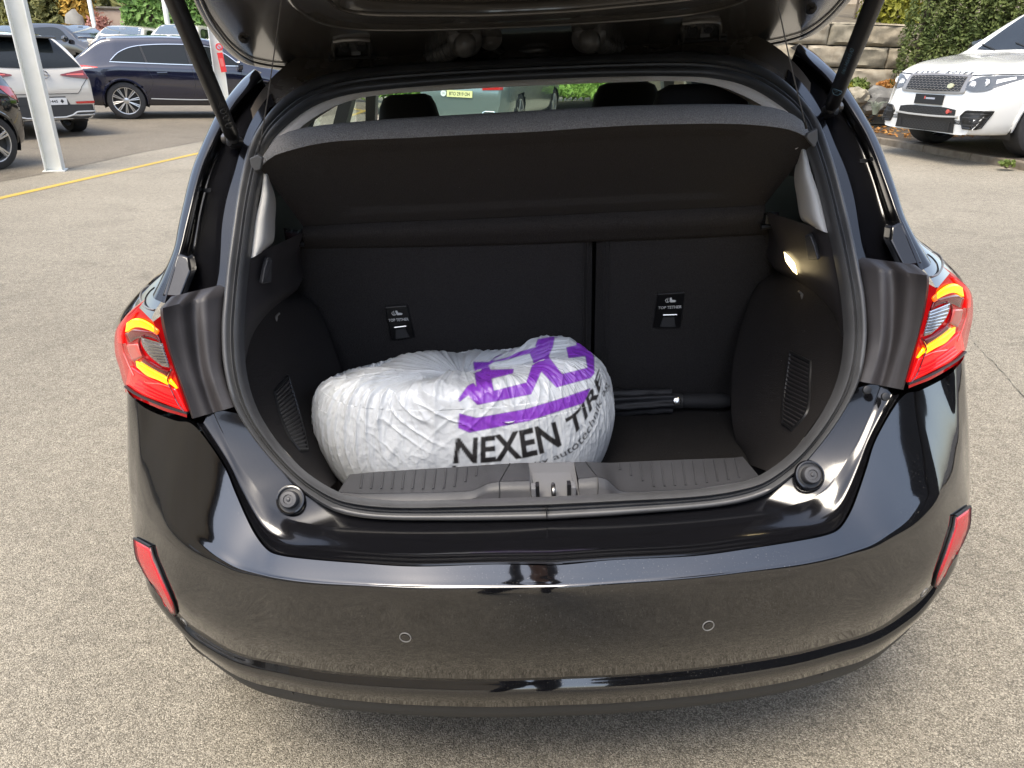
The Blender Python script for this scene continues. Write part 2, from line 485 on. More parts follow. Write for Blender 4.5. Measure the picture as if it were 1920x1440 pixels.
# red reflectors low on the corners, each in a gloss black groove
refl_in = [(1787, 968), (1784, 987), (1768, 1036), (1752, 1080), (1748, 1097)]
refl_out = [(1814, 949), (1813, 978), (1802, 1036), (1786, 1080), (1757, 1100)]
for side in (0, 1):
    def hit(px, py):
        d = (at(px, py, 1.0) - CAM_C).normalized(); h = BV.ray_cast(CAM_C, d)
        return h[0], (h[1] if h[0] is not None and h[1].dot(d) < 0 else (-h[1] if h[0] is not None else None))
    a = spl(refl_in, 14, smooth=False); b = spl(refl_out, 14, smooth=False)
    rows = []; rim = []
    for j in range(7):
        t = j / 6; r = []
        for pa, pb in zip(a, b):
            ux, uy = pa[0] + (pb[0] - pa[0]) * t, pa[1] + (pb[1] - pa[1]) * t
            for sh in range(40):                      # stay on the bumper where its corner turns away
                q = hit(ux - sh * 1.5, uy)
                if q[0] is not None and abs(q[1].dot((q[0] - CAM_C).normalized())) > .10: break
            p = q[0] if q[0] is not None else r[-1]
            r.append(p + Vector((.0025, -.003, .0)))
        rows.append(r)
    mb = MB(); mb.grid(rows)
    if side: mb = mb.mirror()
    ro = mb.build('reflector', M['reflector'], car, angle=60, mods=(('solid', .004, 0),))
    mb = MB()
    ring = rows[0] + [r[-1] for r in rows[1:]] + rows[-1][::-1][1:] + [r[0] for r in rows[::-1][1:-1]]
    mb.tube([p + Vector((.0015, .002, 0)) for p in ring] + [ring[0] + Vector((.0015, .002, 0))], .0032, 6, False)
    if side: mb = mb.mirror()
    mb.build('reflector_rim', M['plastic_dk'], ro)

# ---------------------------------------------------------------- weatherstrip round the boot opening
outR = [(1012, 975), (1150, 969), (1300, 960), (1375, 947), (1431, 927), (1484, 887), (1521, 842), (1567, 790), (1593, 750), (1610, 713), (1620, 673), (1625, 633), (1622, 590),
        (1616, 544), (1608, 503), (1600, 462), (1591, 419), (1578, 369), (1566, 325), (1556, 294), (1547, 266), (1537, 237), (1522, 206), (1506, 184), (1487, 162), (1472, 150),
        (1444, 131), (1413, 116), (1382, 106), (1335, 100), (1272, 98), (1179, 101), (1085, 105), (990, 108)]
outL = [(1012, 975), (900, 975), (800, 972), (687, 968), (650, 964), (612, 953), (575, 930), (537, 899), (500, 861), (463, 803), (440, 760), (427, 717), (420, 667), (416, 620),
        (416, 585), (420, 551), (423, 515), (428, 480), (436, 419), (444, 362), (452, 322), (464, 281), (480, 253), (505, 219), (530, 191), (552, 172), (600, 147), (650, 133),
        (712, 123), (806, 116), (900, 111), (990, 108)]
inR = [(1015, 934), (1150, 931), (1300, 928), (1394, 908), (1442, 884), (1480, 854), (1510, 816), (1545, 766), (1567, 725), (1580, 685), (1586, 640), (1584, 595), (1578, 548), (1571, 508), (1563, 466),
       (1554, 423), (1543, 378), (1532, 338), (1521, 305), (1512, 275), (1505, 246), (1491, 219), (1466, 197), (1429, 170), (1382, 150), (1335, 140), (1288, 138), (1210, 140), (1085, 144), (990, 149)]
inL = [(1015, 934), (900, 935), (800, 935), (663, 930), (620, 920), (575, 893), (535, 860), (505, 825), (480, 782), (464, 735), (456, 690), (452, 640), (452, 600), (455, 556), (459, 515), (465, 480),
       (472, 420), (480, 362), (488, 322), (497, 290), (510, 265), (525, 248), (550, 228), (594, 200), (650, 183), (712, 173), (806, 162), (900, 155), (990, 149)]


def sym_curve(Rp, Lp, F, n):
    r = spl([on(x, y, F) for x, y in Rp], n); l = spl([on(x, y, F) for x, y in Lp], n)
    o = [Vector(((abs(a.x) + abs(b.x)) / 2, (a.y + b.y) / 2, (a.z + b.z) / 2)) for a, b in zip(r, l)]
    o[0].x = 0; o[-1].x = 0
    return o


NS = 110
S_out = sym_curve(outR, outL, F_seal, NS); S_in = sym_curve(inR, inL, F_seal, NS)
prof = [(0, .004), (.05, -.008), (.14, -.014), (.26, -.017), (.38, -.013), (.43, -.003), (.46, -.003), (.50, -.010), (.56, -.011), (.61, -.004), (.64, -.003),
        (.70, -.012), (.80, -.018), (.90, -.014), (.97, -.002), (1.0, .012)]
rows = []
for t, h in prof:
    half = [a.lerp(b, t) + Vector((0, h * .92, -h * .38)) for a, b in zip(S_out, S_in)]
    rows.append(half + [Vector((-p.x, p.y, p.z)) for p in half[-2:0:-1]])
mb = MB(); mb.grid(rows, True)
seal = mb.build('weatherstrip', M['rubber'], car, angle=80)
mb = MB(); p0 = on(1024, 955, F_seal) + Vector((0, -.018, .004))     # the joint in the rubber
mb.box(p0 + Vector((0, .006, 0)), (.0016, .02, .020)); mb.build('seal_joint', M['plastic_dk'], seal)

# ---------------------------------------------------------------- painted recess under the opening
ridR = [(1012, 989, 1.070), (1150, 984, 1.070), (1300, 974, 1.074), (1431, 959, 1.08), (1487, 949, 1.083), (1532, 932, 1.088), (1559, 910, 1.095), (1577, 884, 1.108), (1596, 854, 1.125), (1615, 820, 1.143),
        (1640, 760, 1.175), (1657, 713, 1.195)]
gapR = [(1012, 1056, .940), (1151, 1046, .945), (1300, 1038, .955), (1412, 1023, .970), (1506, 1008, .990), (1555, 997, 1.005), (1575, 984, 1.02), (1592, 956, 1.045), (1607, 919, 1.07), (1622, 874, 1.095), (1641, 818, 1.125), (1686, 740, 1.17)]
N = 70
rid = spl([at(*p) for p in ridR], N); gap = spl([at(*p) for p in gapR], N)
# the lower part of the weatherstrip's outer edge, up to the plastic corner trim
cut = next(i for i, p in enumerate(S_out) if p.z > .84)
s_low = spl([p + Vector((0, .004, 0)) for p in S_out[:cut]], N)
mid = []
for a, b in zip(rid, gap):                           # the channel is dished between ridge and shut line
    p = a.lerp(b, .5); mid.append(p)
r_a = [a.lerp(b, .30) + Vector((.0, .0, -.006)) for a, b in zip(rid, gap)]
r_b = [a.lerp(b, .62) + Vector((.0, .0, -.012)) for a, b in zip(rid, gap)]
gap_in = [p + Vector((0, .010, -.020)) for p in gap]
rid0 = [a.lerp(b, .94) for a, b in zip(s_low, rid)]
mb = MB()
mb.grid([full(r) for r in [s_low, [a.lerp(b, .5) + Vector((0, 0, -.001)) for a, b in zip(s_low, rid)], rid0]])
mb.grid([full(r) for r in across([rid0, rid, r_a, r_b, gap, gap_in], 4)])
recess = mb.build('boot_sill', M['paint_in'], car, angle=40)

for px, py in ((545, 937), (1518, 891)):              # rubber bump stops in round wells
    c = on(px, py, lambda x, z: 1.103)
    n = Vector((0, -.80, .6)).normalized()
    mb = MB(); mb.lathe([(.024, -.002), (.0235, .004), (.026, .0035), (.028, -.001)], c, n, 28, False)
    o = mb.build('bump_stop', M['paint_in'], car)
    mb = MB(); mb.lathe([(.0165, -.004), (.0165, .012), (.0145, .015), (.009, .0155), (.008, .0135), (.004, .0135), (.003, .016), (.0005, .0165)], c, n, 28); mb.build('rubber_stop', M['grey_plastic'], o)
    mb = MB(); mb.lathe([(.0235, -.001), (.017, -.0012), (.0165, -.001)], c, n, 28, False); mb.build('stop_well', M['plastic_dk'], o)
for px, py, Y in ((1626, 731, 1.165), (1661, 744, 1.15)):  # oval plug and drain grommet on the right only
    c = at(px, py, Y); mb = MB(); mb.lathe([(.0075, -.004), (.0075, .0012), (.005, .002), (.0005, .0022)], c, (0, -.9, .45), 18); mb.build('grommet', M['plastic_dk'], recess)

# ---------------------------------------------------------------- body corners: pillars with rain channels
Spx = [(1474, 152), (1487, 160), (1506, 184), (1522, 206), (1537, 237), (1547, 266), (1556, 294), (1566, 325), (1578, 369), (1591, 419), (1600, 462), (1608, 503), (1614, 530)]
G1 = [(1478, 130), (1495, 146), (1517, 172), (1536, 202), (1553, 240), (1566, 272), (1581, 306), (1592, 337), (1602, 375), (1610, 425), (1616, 459), (1625, 490), (1632, 525)]
G2 = [(1484, 112), (1505, 128), (1535, 155), (1555, 178), (1575, 208), (1588, 232), (1603, 258), (1619, 290), (1637, 337), (1650, 381), (1662, 420), (1680, 470), (1697, 520)]
G3 = [(1490, 98), (1512, 115), (1546, 144), (1568, 168), (1590, 200), (1606, 226), (1622, 254), (1637, 288), (1651, 327), (1667, 372), (1680, 408), (1702, 460), (1722, 508)]
GH = [(1494, 88), (1518, 104), (1552, 132), (1577, 158), (1600, 193), (1616, 221), (1632, 252), (1647, 288), (1660, 325), (1675, 366), (1687, 402), (1709, 455), (1730, 506)]
GB = [(1500, 81), (1527, 99), (1560, 130), (1584, 158), (1607, 193), (1624, 221), (1640, 249), (1654, 281), (1668, 320), (1682, 362), (1694, 402), (1714, 440), (1745, 490)]
offs = [(Spx, .006, 0), (G1, .012, 0), (G2, .075, .0), (G3, .022, 0), (GH, .020, 0), (GB, .055, 0)]
prow = []
for px, dy, _ in offs:
    prow.append(spl([on(x, y, lambda X, Z: F_SEAL_T(Z) + dy) for x, y in px], 48))
back = [p + Vector((.035, .16, -.01)) for p in prow[-1]]
mid12 = [a.lerp(b, .30) + Vector((0, .030, 0)) for a, b in zip(prow[1], prow[2])]
mid23 = [a.lerp(b, .55) + Vector((0, .0, 0)) for a, b in zip(prow[2], prow[3])]
mbp = MB()
mbp.grid([prow[0], [a.lerp(b, .5) for a, b in zip(prow[0], prow[1])], prow[1]])
mbp.grid(across([prow[1], mid12, prow[2], mid23, prow[3], prow[4], prow[5], back], 4))
both(mbp, 'rear_pillar', M['paint_in'], car, angle=45)
# small covers at the foot of each channel
mb = MB(); cov = [(1672, 425), (1694, 413), (1731, 494), (1694, 500), (1669, 450)]
Pc = [on(x, y, lambda X, Z: F_SEAL_T(Z) + .018) for x, y in cov]
mb.prism(Pc, (0, .03, -.004)); both(mb, 'channel_cover', M['paint_in'], car, mods=(('bevel', .004, 3),))
# upper quarter above each lamp
inn = [(1696, 404), (1707, 440), (1722, 490), (1734, 508), (1745, 522), (1755, 541)]
out = [(1699, 412), (1720, 447), (1753, 475), (1780, 498), (1806, 525), (1822, 550)]
rows = sheet(inn, out, lambda x, z, t: F_q(x, z) + .012 * t * t, 22, 6)
rows.append([p + Vector((.03, .10, 0)) for p in rows[-1]]); rows.append([Vector((max(p.x - .10 * max(0, p.z - .95), .70), p.y + .35, p.z - .25 * max(0, p.z - .95))) for p in rows[-1]])
mb = MB(); mb.grid(rows); both(mb, 'rear_quarter', M['paint'], car, angle=50)
mb = MB(); mb.tube([on(x, y, lambda X, Z: F_q(X, Z) - .003) for x, y in spl([(1745, 519), (1757, 515), (1766, 503), (1767, 490), (1760, 478), (1750, 472)], 16)], .0022, 6)  # pale grey tube paints the highlight along the panel gap
both(mb, 'seam_highlight', M['ring'], car)

# ---------------------------------------------------------------- black plastic trims between seal and lamps
tl = [(1606, 497), (1613, 535), (1620, 585), (1624, 633), (1618, 673), (1606, 714)]
tr = [(1742, 517), (1741, 545), (1733, 590), (1723, 632), (1711, 670), (1694, 731)]


def F_trim(x, z, t):
    y0 = F_SEAL_T(z) + .004; y1 = F_lamp(x, z) - .002
    rel = np.interp(t, [0, .03, .10, .30, .36, .46, .52, .62, .68, .80, .97, 1], [.004, -.006, -.010, -.010, -.006, .008, .009, .002, .000, .002, -.002, .010])
    return y0 + (y1 - y0) * t + rel


vsl = [0, .02, .04, .08, .14, .2, .26, .30, .33, .36, .40, .44, .48, .52, .56, .60, .64, .68, .74, .8, .86, .92, .97, 1]
rows = sheet(tl, tr, F_trim, 26, len(vsl) - 1, True, vsl)
for i, r in enumerate(rows):                          # upper edge curls inwards
    r.insert(0, r[0] + Vector((0, .05, .006))); r.append(r[-1] + Vector((0, .03, -.01)))
mb = MB(); mb.grid(rows); both(mb, 'corner_trim', M['plastic'], car, angle=60)

# ---------------------------------------------------------------- tail lamps
lin = [(1757, 541), (1752, 556), (1742, 582), (1731, 614), (1724, 636), (1713, 680), (1703, 719)]
lou = [(1781, 512), (1806, 530), (1822, 552), (1824, 592), (1818, 622), (1809, 660), (1790, 676)]
def lampsheet(A, B, nu, nv, off, smooth=True): return sheet(A, B, lambda x, z, t: F_lamp(x, z) + off, nu, nv, smooth)
lamps = []
mb = MB(); rows = lampsheet(lin, lou, 30, 10, .0)
rows.append([p + Vector((.012, .05, 0)) for p in rows[-1]])
mb.grid(rows); mb.grid([rows[0], [p + Vector((0, .03, 0)) for p in rows[0]]])
b_ = MB(); br = [(1703, 719), (1722, 711), (1745, 702), (1790, 676), (1808, 661)]
mb.grid(lampsheet(br, [(x + 1, y + 9) for x, y in br], 14, 2, .004))
lamps = both(mb, 'tail_lamp', M['red_lens'], car, angle=60)
pieces = [
    ('lamp_strip', 'amber_lit', [(1752, 557), (1761, 546), (1777, 535), (1790, 532), (1803, 539)], [(1757, 560), (1768, 554), (1781, 549), (1793, 549), (1806, 556)], 16, 3, -.004),
    ('lamp_strip', 'orange_lit', [(1750, 556), (1748, 560), (1751, 566)], [(1757, 550), (1755, 556), (1757, 562)], 6, 2, -.005),
    ('lamp_strip', 'amber_lit', [(1736, 650), (1752, 640), (1771, 627), (1790, 613)], [(1735, 663), (1753, 652), (1772, 642), (1789, 624)], 16, 3, -.004),
    ('lamp_strip', 'amber_lit', [(1719, 671), (1725, 661), (1731, 652)], [(1721, 671), (1728, 664), (1734, 660)], 6, 2, -.005),
    ('dark_band', 'red_dark', [(1752, 562), (1770, 557), (1795, 552), (1807, 560)], [(1744, 582), (1762, 570), (1785, 570), (1800, 578)], 14, 3, -.003),
    ('dark_band', 'red_dark', [(1733, 637), (1748, 628), (1764, 617), (1772, 610)], [(1736, 648), (1752, 638), (1768, 627), (1783, 615)], 12, 3, -.003),
    ('reversing_lens', 'clear_lens', [(1743, 585), (1740, 600), (1735, 618), (1732, 630)], [(1780, 570), (1776, 588), (1765, 606), (1745, 626)], 12, 8, -.006),
    ('glow_panel', 'red_glow', [(1722, 672), (1740, 664), (1770, 646), (1800, 622)], [(1704, 716), (1740, 699), (1780, 678), (1807, 655)], 20, 8, -.003),
    ('glow_panel', 'red_glow', [(1785, 520), (1805, 533), (1817, 550), (1818, 575)], [(1796, 535), (1807, 545), (1810, 558), (1811, 578)], 14, 4, -.003),
    ('pink_lens', 'reflector', [(1787, 580), (1780, 597), (1777, 605)], [(1809, 580), (1805, 600), (1795, 614)], 8, 4, -.004),
]
M['lamp_pink'] = mat('pale red lamp glass', (.55, .10, .08), .15, coat=.8)
for nm, mk, A, B, nu, nv, off in pieces:
    mb = MB(); rows = lampsheet(A, B, nu, nv, off)
    mb.grid(rows)
    for i, q in enumerate((mb, mb.mirror())):
        q.build(nm, M['lamp_pink'] if nm == 'pink_lens' else M[mk], lamps[i], angle=60, mods=(('solid', .003, 0),))
# fine ribs of the reversing lens and dividing lines of the lamp
for i in range(2):
    mb = MB()
    for k in range(8):
        t = (k + .5) / 8
        a = spl([(1743, 585), (1740, 600), (1735, 618), (1732, 630)], 9)[k]; b = spl([(1780, 570), (1776, 588), (1765, 606), (1745, 626)], 9)[k]
        mb.tube([on(a[0] + (b[0] - a[0]) * q / 5, a[1] + (b[1] - a[1]) * q / 5, lambda X, Z: F_lamp(X, Z) - .010) for q in range(6)], .0016, 5)
    (mb if i == 0 else mb.mirror()).build('lens_rib', M['chrome'], lamps[i], kind='stuff')
    for ln, mk, r in (([(1728, 634), (1737, 652), (1733, 667), (1720, 700), (1706, 720)], 'red_dark', .0016), ([(1733, 638), (1755, 628), (1775, 610), (1783, 590), (1784, 572), (1776, 566)], 'red_dark', .002),
                      ([(1703, 720), (1745, 703), (1790, 678), (1810, 660)], 'plastic_dk', .003), ([(1732, 668), (1752, 660), (1775, 656), (1778, 652)], 'lamp_pink', .0013), ([(1815, 560), (1812, 590), (1806, 612), (1796, 640)], 'lamp_pink', .0014),
                      ([(1724, 690), (1740, 683), (1765, 668), (1790, 650)], 'red_lens', .0016), ([(1722, 697), (1740, 690), (1767, 674), (1793, 656)], 'red_lens', .0016), ([(1716, 705), (1740, 695), (1768, 680), (1796, 661)], 'red_lens', .0016)):
        mb = MB(); mb.tube([on(x, y, lambda X, Z: F_lamp(X, Z) - .006) for x, y in spl(ln, 14)], r, 5)
        (mb if i == 0 else mb.mirror()).build('lamp_line', M[mk], lamps[i])
# ================================================================== raised tailgate
gE_R = [(985, 119), (1085, 111), (1179, 104), (1240, 100), (1300, 97), (1366, 91), (1420, 87), (1457, 82), (1491, 75), (1512, 66), (1527, 57), (1547, 41), (1568, 19), (1584, 0), (1600, -25), (1618, -60)]
gE_L = [(985, 119), (900, 125), (806, 131), (740, 134), (700, 135), (640, 137), (560, 136), (510, 134), (475, 131), (445, 122), (425, 108), (405, 88), (390, 70), (362, 30), (345, 0), (330, -30), (318, -60)]
g2_R = [(990, 45), (1085, 36), (1210, 23), (1290, 12), (1335, 3), (1375, -12), (1410, -32), (1430, -60)]
g2_L = [(990, 45), (869, 52), (744, 58), (650, 59), (619, 57), (575, 50), (545, 36), (522, 12), (508, -20), (500, -60)]
g1_R = [(990, 20), (1054, 16), (1147, 6), (1225, -3), (1290, -16), (1325, -34), (1340, -60)]
g1_L = [(990, 20), (869, 25), (681, 26), (620, 24), (585, 17), (562, 2), (550, -25), (545, -60)]
NG = 60
gE = sym_curve(gE_R, gE_L, F_gate, NG)
g2c = sym_curve(g2_R, g2_L, F_gate, NG)
g1c = sym_curve(g1_R, g1_L, lambda x, z: F_gate(x, z) - .045, NG)
lip = [p.lerp(q, .10) + Vector((0, -.006, .002)) for p, q in zip(gE, g2c)]
roll = [p.lerp(q, .05) + Vector((0, .001, .001)) for p, q in zip(gE, g2c)]
lip2 = [p.lerp(q, .16) + Vector((0, -.002, .002)) for p, q in zip(gE, g2c)]
pre = [p.lerp(q, .93) for p, q in zip(gE, g2c)]
post = [p.lerp(q, .93) for p, q in zip(g2c, g1c)]
pre1 = [p.lerp(q, .94) for p, q in zip(g2c, g1c)]
inner0 = [Vector((p.x * .985, p.y - .004, p.z + .010)) for p in g1c]
inner = [Vector((p.x * .93, p.y - .03, p.z + .025)) for p in g1c]
inner2 = [Vector((p.x * .5, 1.15 - .06 * (1 - p.x * p.x), 1.565)) for p in g1c]
gE2 = [p + Vector((.004, .010, .028)) for p in gE]; gE3 = [p + Vector((.002, .012, .05)) for p in gE]
mb = MB(); mb.grid([full(r) for r in across([gE3, gE2, gE, roll, lip, lip2, pre, [p + Vector((0, -.005, -.004)) for p in g2c], post, pre1, [p + Vector((0, -.004, -.004)) for p in g1c], inner0, inner, inner2], 2)])
gate = mb.build('tailgate', M['paint_gate'] if 'paint_gate' in M else M.setdefault('paint_gate', mat('satin black inner panel', (.070, .064, .058), .22, ior=1.7, coat=.6, coat_rough=.08)), car, angle=60)
for cv, r_, n_ in ((g2c, .0032, 'crease'), (g1c, .0036, 'crease'), (lip, .0026, 'lower_flange')):
    mb = MB(); mb.tube([p + Vector((0, -.004, -.004)) for p in full(cv)], r_, 8, False); mb.build(n_, M['paint_gate'], gate)
outl = [Vector((p.x + .004, p.y + .012, 0)) for p in gE] + [Vector(v) for v in ((.70, 1.2, 0), (.69, 1.08, 0), (.62, .99, 0), (.45, .95, 0), (.22, .935, 0), (0, .93, 0))]
outl = full(outl)
zt = lambda y: 1.43 + .176 * (1.88 - y)
mb = MB()
rim_lo = [Vector((p.x, p.y, zt(p.y) + .045)) for p in outl]; rim_hi = [Vector((p.x * .97, p.y * .985 + .01, zt(p.y) + .085)) for p in outl]
mb.grid([rim_lo, rim_hi], True)
for a in (rim_lo, rim_hi):
    b0 = len(mb.v); mb.add(a, [list(range(len(a)))])
mb.build('tailgate_shell', M['paint'], gate, angle=50)
mb = MB(); mb.prism([(-.5, 1.42, zt(1.42) + .035), (.5, 1.42, zt(1.42) + .035), (.56, 1.12, zt(1.12) + .035), (-.56, 1.12, zt(1.12) + .035)], (0, 0, .006)); mb.build('rear_window', M['glass_dk'], gate, smooth=False)
for px, py in ((457, 72), (1521, 17)):
    p = on(px, py, F_gate); mb = MB(); mb.lathe([(.0105, .0), (.0105, .002), (.007, .003), (.0065, .007), (.003, .008), (.0005, .008)], p, (0, -.75, -.66), 18); mb.build('stop_bolt', M['plastic_dk'], gate)

# hinges
M['hinge'] = mat('black hinge steel', (.14, .135, .13), .25, ior=1.7, coat=.5)
for x0, y0, w, dy in ((627, 76, 70, -3), (1276, 43, 72, -4)):
    hy = y0
    def hp(u, v, off=0): return on(x0 + w * u, hy + v + dy * u, F_gate) + Vector((0, -.012 + off, 0))
    mb = MB(); fr = [hp(.08, 58, .02), hp(.03, 34, .0), hp(0, 14), hp(.03, 3), hp(.12, 0), hp(.88, 0), hp(.97, 3), hp(1, 14), hp(.97, 34, .0), hp(.97, 58, .02)]
    mb.tube(spl(fr, 30, smooth=False), .0042, 6); h = mb.build('hinge', M['hinge'], car)
    mb = MB(); mb.prism([hp(.06, 4, .008), hp(.94, 4, .008), hp(.92, 30, .008), hp(.08, 30, .008)], (0, .004, .001)); mb.build('hinge_plate', M['hinge'], h)
    mb = MB(); mb.tube([hp(-.08, 35, -.004), hp(1.12, 34, -.004)], .0032, 8); mb.build('hinge_pin', M['plastic_dk'], h)
    for u in (-.08, 1.12):
        mb = MB(); mb.tube([hp(u - .02, 35, -.004), hp(u + .03, 35, -.004)], .0062, 8); mb.build('pin_head', M['plastic_dk'], h)
    for u in (.1, .94):
        mb = MB(); mb.box((hp(u, 32, .008) + hp(u, 62, .03)) / 2, (.006, .012, .05)); mb.build('hinge_leg', M['hinge'], h, mods=(('bevel', .0015, 2),))
    for u in (.28, .72):
        mb = MB(); mb.lathe([(.0115, 0), (.0115, .002), (.0075, .0025), (.007, .007), (.0005, .0075)], hp(u, 13, .006), (0, -.8, -.6), 16); mb.build('hinge_bolt', M['plastic_dk'], h)
    mb = MB(); mb.box(hp(.6, 24, .002), (.02, .006, .012)); mb.build('hinge_tab', M['grey_plastic'], h)

# cable boots, washer grommet and its hose
for bx, by, pts in ((872, 70, [(868, 76), (858, 88), (842, 97), (826, 104), (808, 113), (795, 122)]), (1103, 63, [(1106, 68), (1117, 79), (1131, 87), (1146, 92), (1162, 97), (1178, 104)])):
    c = on(bx, by, F_gate); n = Vector((0, -.85, -.5)).normalized()
    mb = MB(); mb.lathe([(.036, .0), (.0375, .007), (.032, .015), (.024, .022)], c + n * .006, n, 28, False); bo = mb.build('cable_boot', M['rubber_dk'], car)
    P = [on(x, y, F_gate) + Vector((0, -.05, 0)) for x, y in pts]; P[0] = c + n * .004; P.insert(1, c + n * .034)
    S = spl(P, 73); rr = [.025 - .006 * min(1, i / 18) if i < 18 else .0165 + .0048 * (1 if (i // 2) % 2 else -.4) for i in range(73)]
    mb = MB(); mb.tube(S, rr, 14); mb.build('bellows', M['rubber_dk'], bo, angle=80)
c = on(919, 72, F_gate); n = Vector((0, -.85, -.5)).normalized()
mb = MB(); mb.lathe([(.026, 0), (.0255, .004), (.018, .006), (.012, .010), (.006, .011)], c, n, 24); gr = mb.build('washer_grommet', M['rubber_dk'], car)
mb = MB(); mb.tube(spl([c + n * .01] + [on(x, y, F_gate) + Vector((0, -.02, 0)) for x, y in [(923, 88), (940, 99), (970, 99), (1005, 94), (1028, 96), (1046, 106)]], 30), .0052, 8); mb.build('washer_hose', M['rubber_dk'], gr)

# gas struts
for side, (b0, b1), txt in ((-1, ((440, 266), (276, -120)), 'icons'), (1, ((1556, 208), (1692, -130)), 'number')):
    P0 = on(*b0, lambda x, z: F_SEAL_T(z) + .03); P1 = at(*b1, 1.16)
    ax = (P1 - P0).normalized()
    mb = MB(); L = (P1 - P0).length
    mb.lathe([(.0105, .018), (.0118, .020), (.0125, .03), (.0148, .034), (.0148, .30), (.0148, L)], P0, ax, 20); st = mb.build('gas_strut', M['plastic_dk'], car, angle=45)
    mb = MB(); mb.lathe([(.0122, .012), (.0128, .014), (.0128, .022), (.0118, .024)], P0, ax, 20, False); mb.build('strut_collar', M['rubber'], st)
    q = P0 + ax * .004
    mb = MB(); mb.lathe([(.009, -.022), (.0125, -.02), (.0135, -.006), (.012, .006), (.006, .009)], q + Vector((side * .004, -.004, 0)), Vector((side * .55, -.75, .3)), 18); mb.build('ball_socket', M['plastic_dk'], st, angle=50)
    mb = MB(); mb.lathe([(.012, 0), (.011, .008), (.007, .01), (.006, .024)], q + Vector((side * .022, .012, .004)), Vector((-side * .8, -.5, 0)), 14); mb.build('strut_bracket', M['paint_gate'], st)
    # printing on the tube, facing the viewer
    vd = (P0 - CAM_C).normalized(); xn = ax; yn = (-vd.cross(ax)).normalized(); zn = xn.cross(yn)
    if zn.dot(vd) > 0: yn = -yn; zn = -zn
    def onrod(s, u): return P0 + ax * s + yn * (.0152 * sin(u)) + zn * (.0152 * cos(u))
    def curve_print(nm, me_src, s0, u0, mk):
        for v in me_src.vertices: v.co = onrod(s0 + v.co.x, u0 + v.co.y / .0152)
        me_src.materials.clear(); me_src.materials.append(M[mk]); me_src.name = nm; return link(nm, me_src, st)
    if txt == 'icons':
        for k, s in enumerate((.085, .112, .135, .158)):
            mb = MB(); r = .0085 if k == 0 else .0068
            if k < 3:
                mb.tube([onrod(s + r * cos(a), -.25 + r * sin(a) / .0152) for a in np.linspace(0, 2 * pi, 20)], .0006, 4, False)
                mb.tube([onrod(s - r * .6, -.25 - .3), onrod(s + r * .6, -.25 + .3)], .0006, 4)
            else:
                mb.tube([onrod(s - r, -.25 - .4), onrod(s + r, -.25), onrod(s - r, -.25 + .4), onrod(s - r, -.25 - .4)], .0006, 4)
            mb.build('strut_mark', M['grey_print'], st)
    else:
        mb = MB(); s, r = .105, .0098
        mb.tube([onrod(s + r * cos(a), .1 + r * sin(a) / .0152) for a in np.linspace(0, 2 * pi, 24)], .0007, 4, False)
        mb.tube([onrod(s - r * .7, .1 + .4), onrod(s + r * .4, .1 - .1), onrod(s + r * .5, .1 + .45), onrod(s - r * .2, .1 - .5)], .0007, 4)
        mb.build('strut_mark', M['blue_print'], st)
        curve_print('strut_lettering', text_mesh('8A61-A406A10-AD', size=.0105), .215, .25, 'blue_print')
        curve_print('strut_lettering', text_mesh('GAS FILLED  DO NOT OPEN', size=.006), .20, .75, 'blue_print')

# roof flange behind the opening, seen between weatherstrip and tailgate
mb = MB(); top = S_out[NS * 62 // 100:][::-1]
r1 = [p + Vector((0, .02, .004)) for p in top]; r2 = [p + Vector((p.x * .02, .075, .03)) for p in top]; r3 = [p + Vector((p.x * .04, .11, .062)) for p in top]
mb.grid([full(r) for r in across([[p + Vector((0, .004, 0)) for p in top], r1, r2, r3], 2)])
mb.build('roof_flange', M['paint_flange'] if 'paint_flange' in M else M.setdefault('paint_flange', mat('black roof flange tinted for reflection', (.10, .085, .07), .16, ior=1.7, coat=.6, rvar=.2)), car, angle=60)  # beige reflection on the black paint is put into the base colour

# ================================================================== parcel shelf, tipped up on its cords
shU = [(487, 303), (505, 275), (525, 254), (587, 239), (712, 227), (837, 219), (1000, 210), (1116, 203), (1272, 198), (1397, 198), (1460, 205), (1491, 217), (1510, 234), (1521, 258)]
shL = [(487, 314), (505, 298), (530, 286), (619, 266), (775, 258), (890, 252), (1000, 247), (1100, 240), (1210, 234), (1366, 232), (1460, 239), (1500, 250), (1516, 260), (1523, 270)]
def Ysh(x): return 1.40 + .075 * (abs(x) / .55) ** 2
rows = sheet(shL, shU, lambda x, z, t: Ysh(x) + .028 * t - .006 * sin(pi * t), 60, 6)
rows = [[p + Vector((0, .01, -.002)) for p in rows[0]]] + rows + [[p + Vector((0, .02, .001)) for p in rows[-1]], [p + Vector((-p.x * .04, .30, -.22)) for p in rows[-1]]]
mb = MB(); mb.grid(rows); shelf = mb.build('parcel_shelf', M['felt'], car, angle=75)
bandT = [(568, 424), (700, 417), (800, 413), (1000, 405), (1100, 400), (1250, 393), (1360, 388), (1434, 384)]
und = sheet(shL, bandT, lambda x, z, t: Ysh(x) + .003 + (1.665 - Ysh(x)) * t + .010 * (1 if .1 < t < .85 and abs(x) < .42 else 0), 60, 24)
mb = MB(); mb.grid(und); mb.build('shelf_underside', M['felt_dk'], shelf, angle=80)
bandB = [(562, 466), (700, 464), (800, 462), (1000, 457), (1110, 453), (1250, 448), (1360, 443), (1440, 439)]
rows = sheet(bandT, bandB, lambda x, z, t: 1.672 + .02 * t - .022 * sin(pi * min(1, t * 1.1)), 50, 8)
rows.append([p + Vector((0, .03, .004)) for p in rows[-1]])
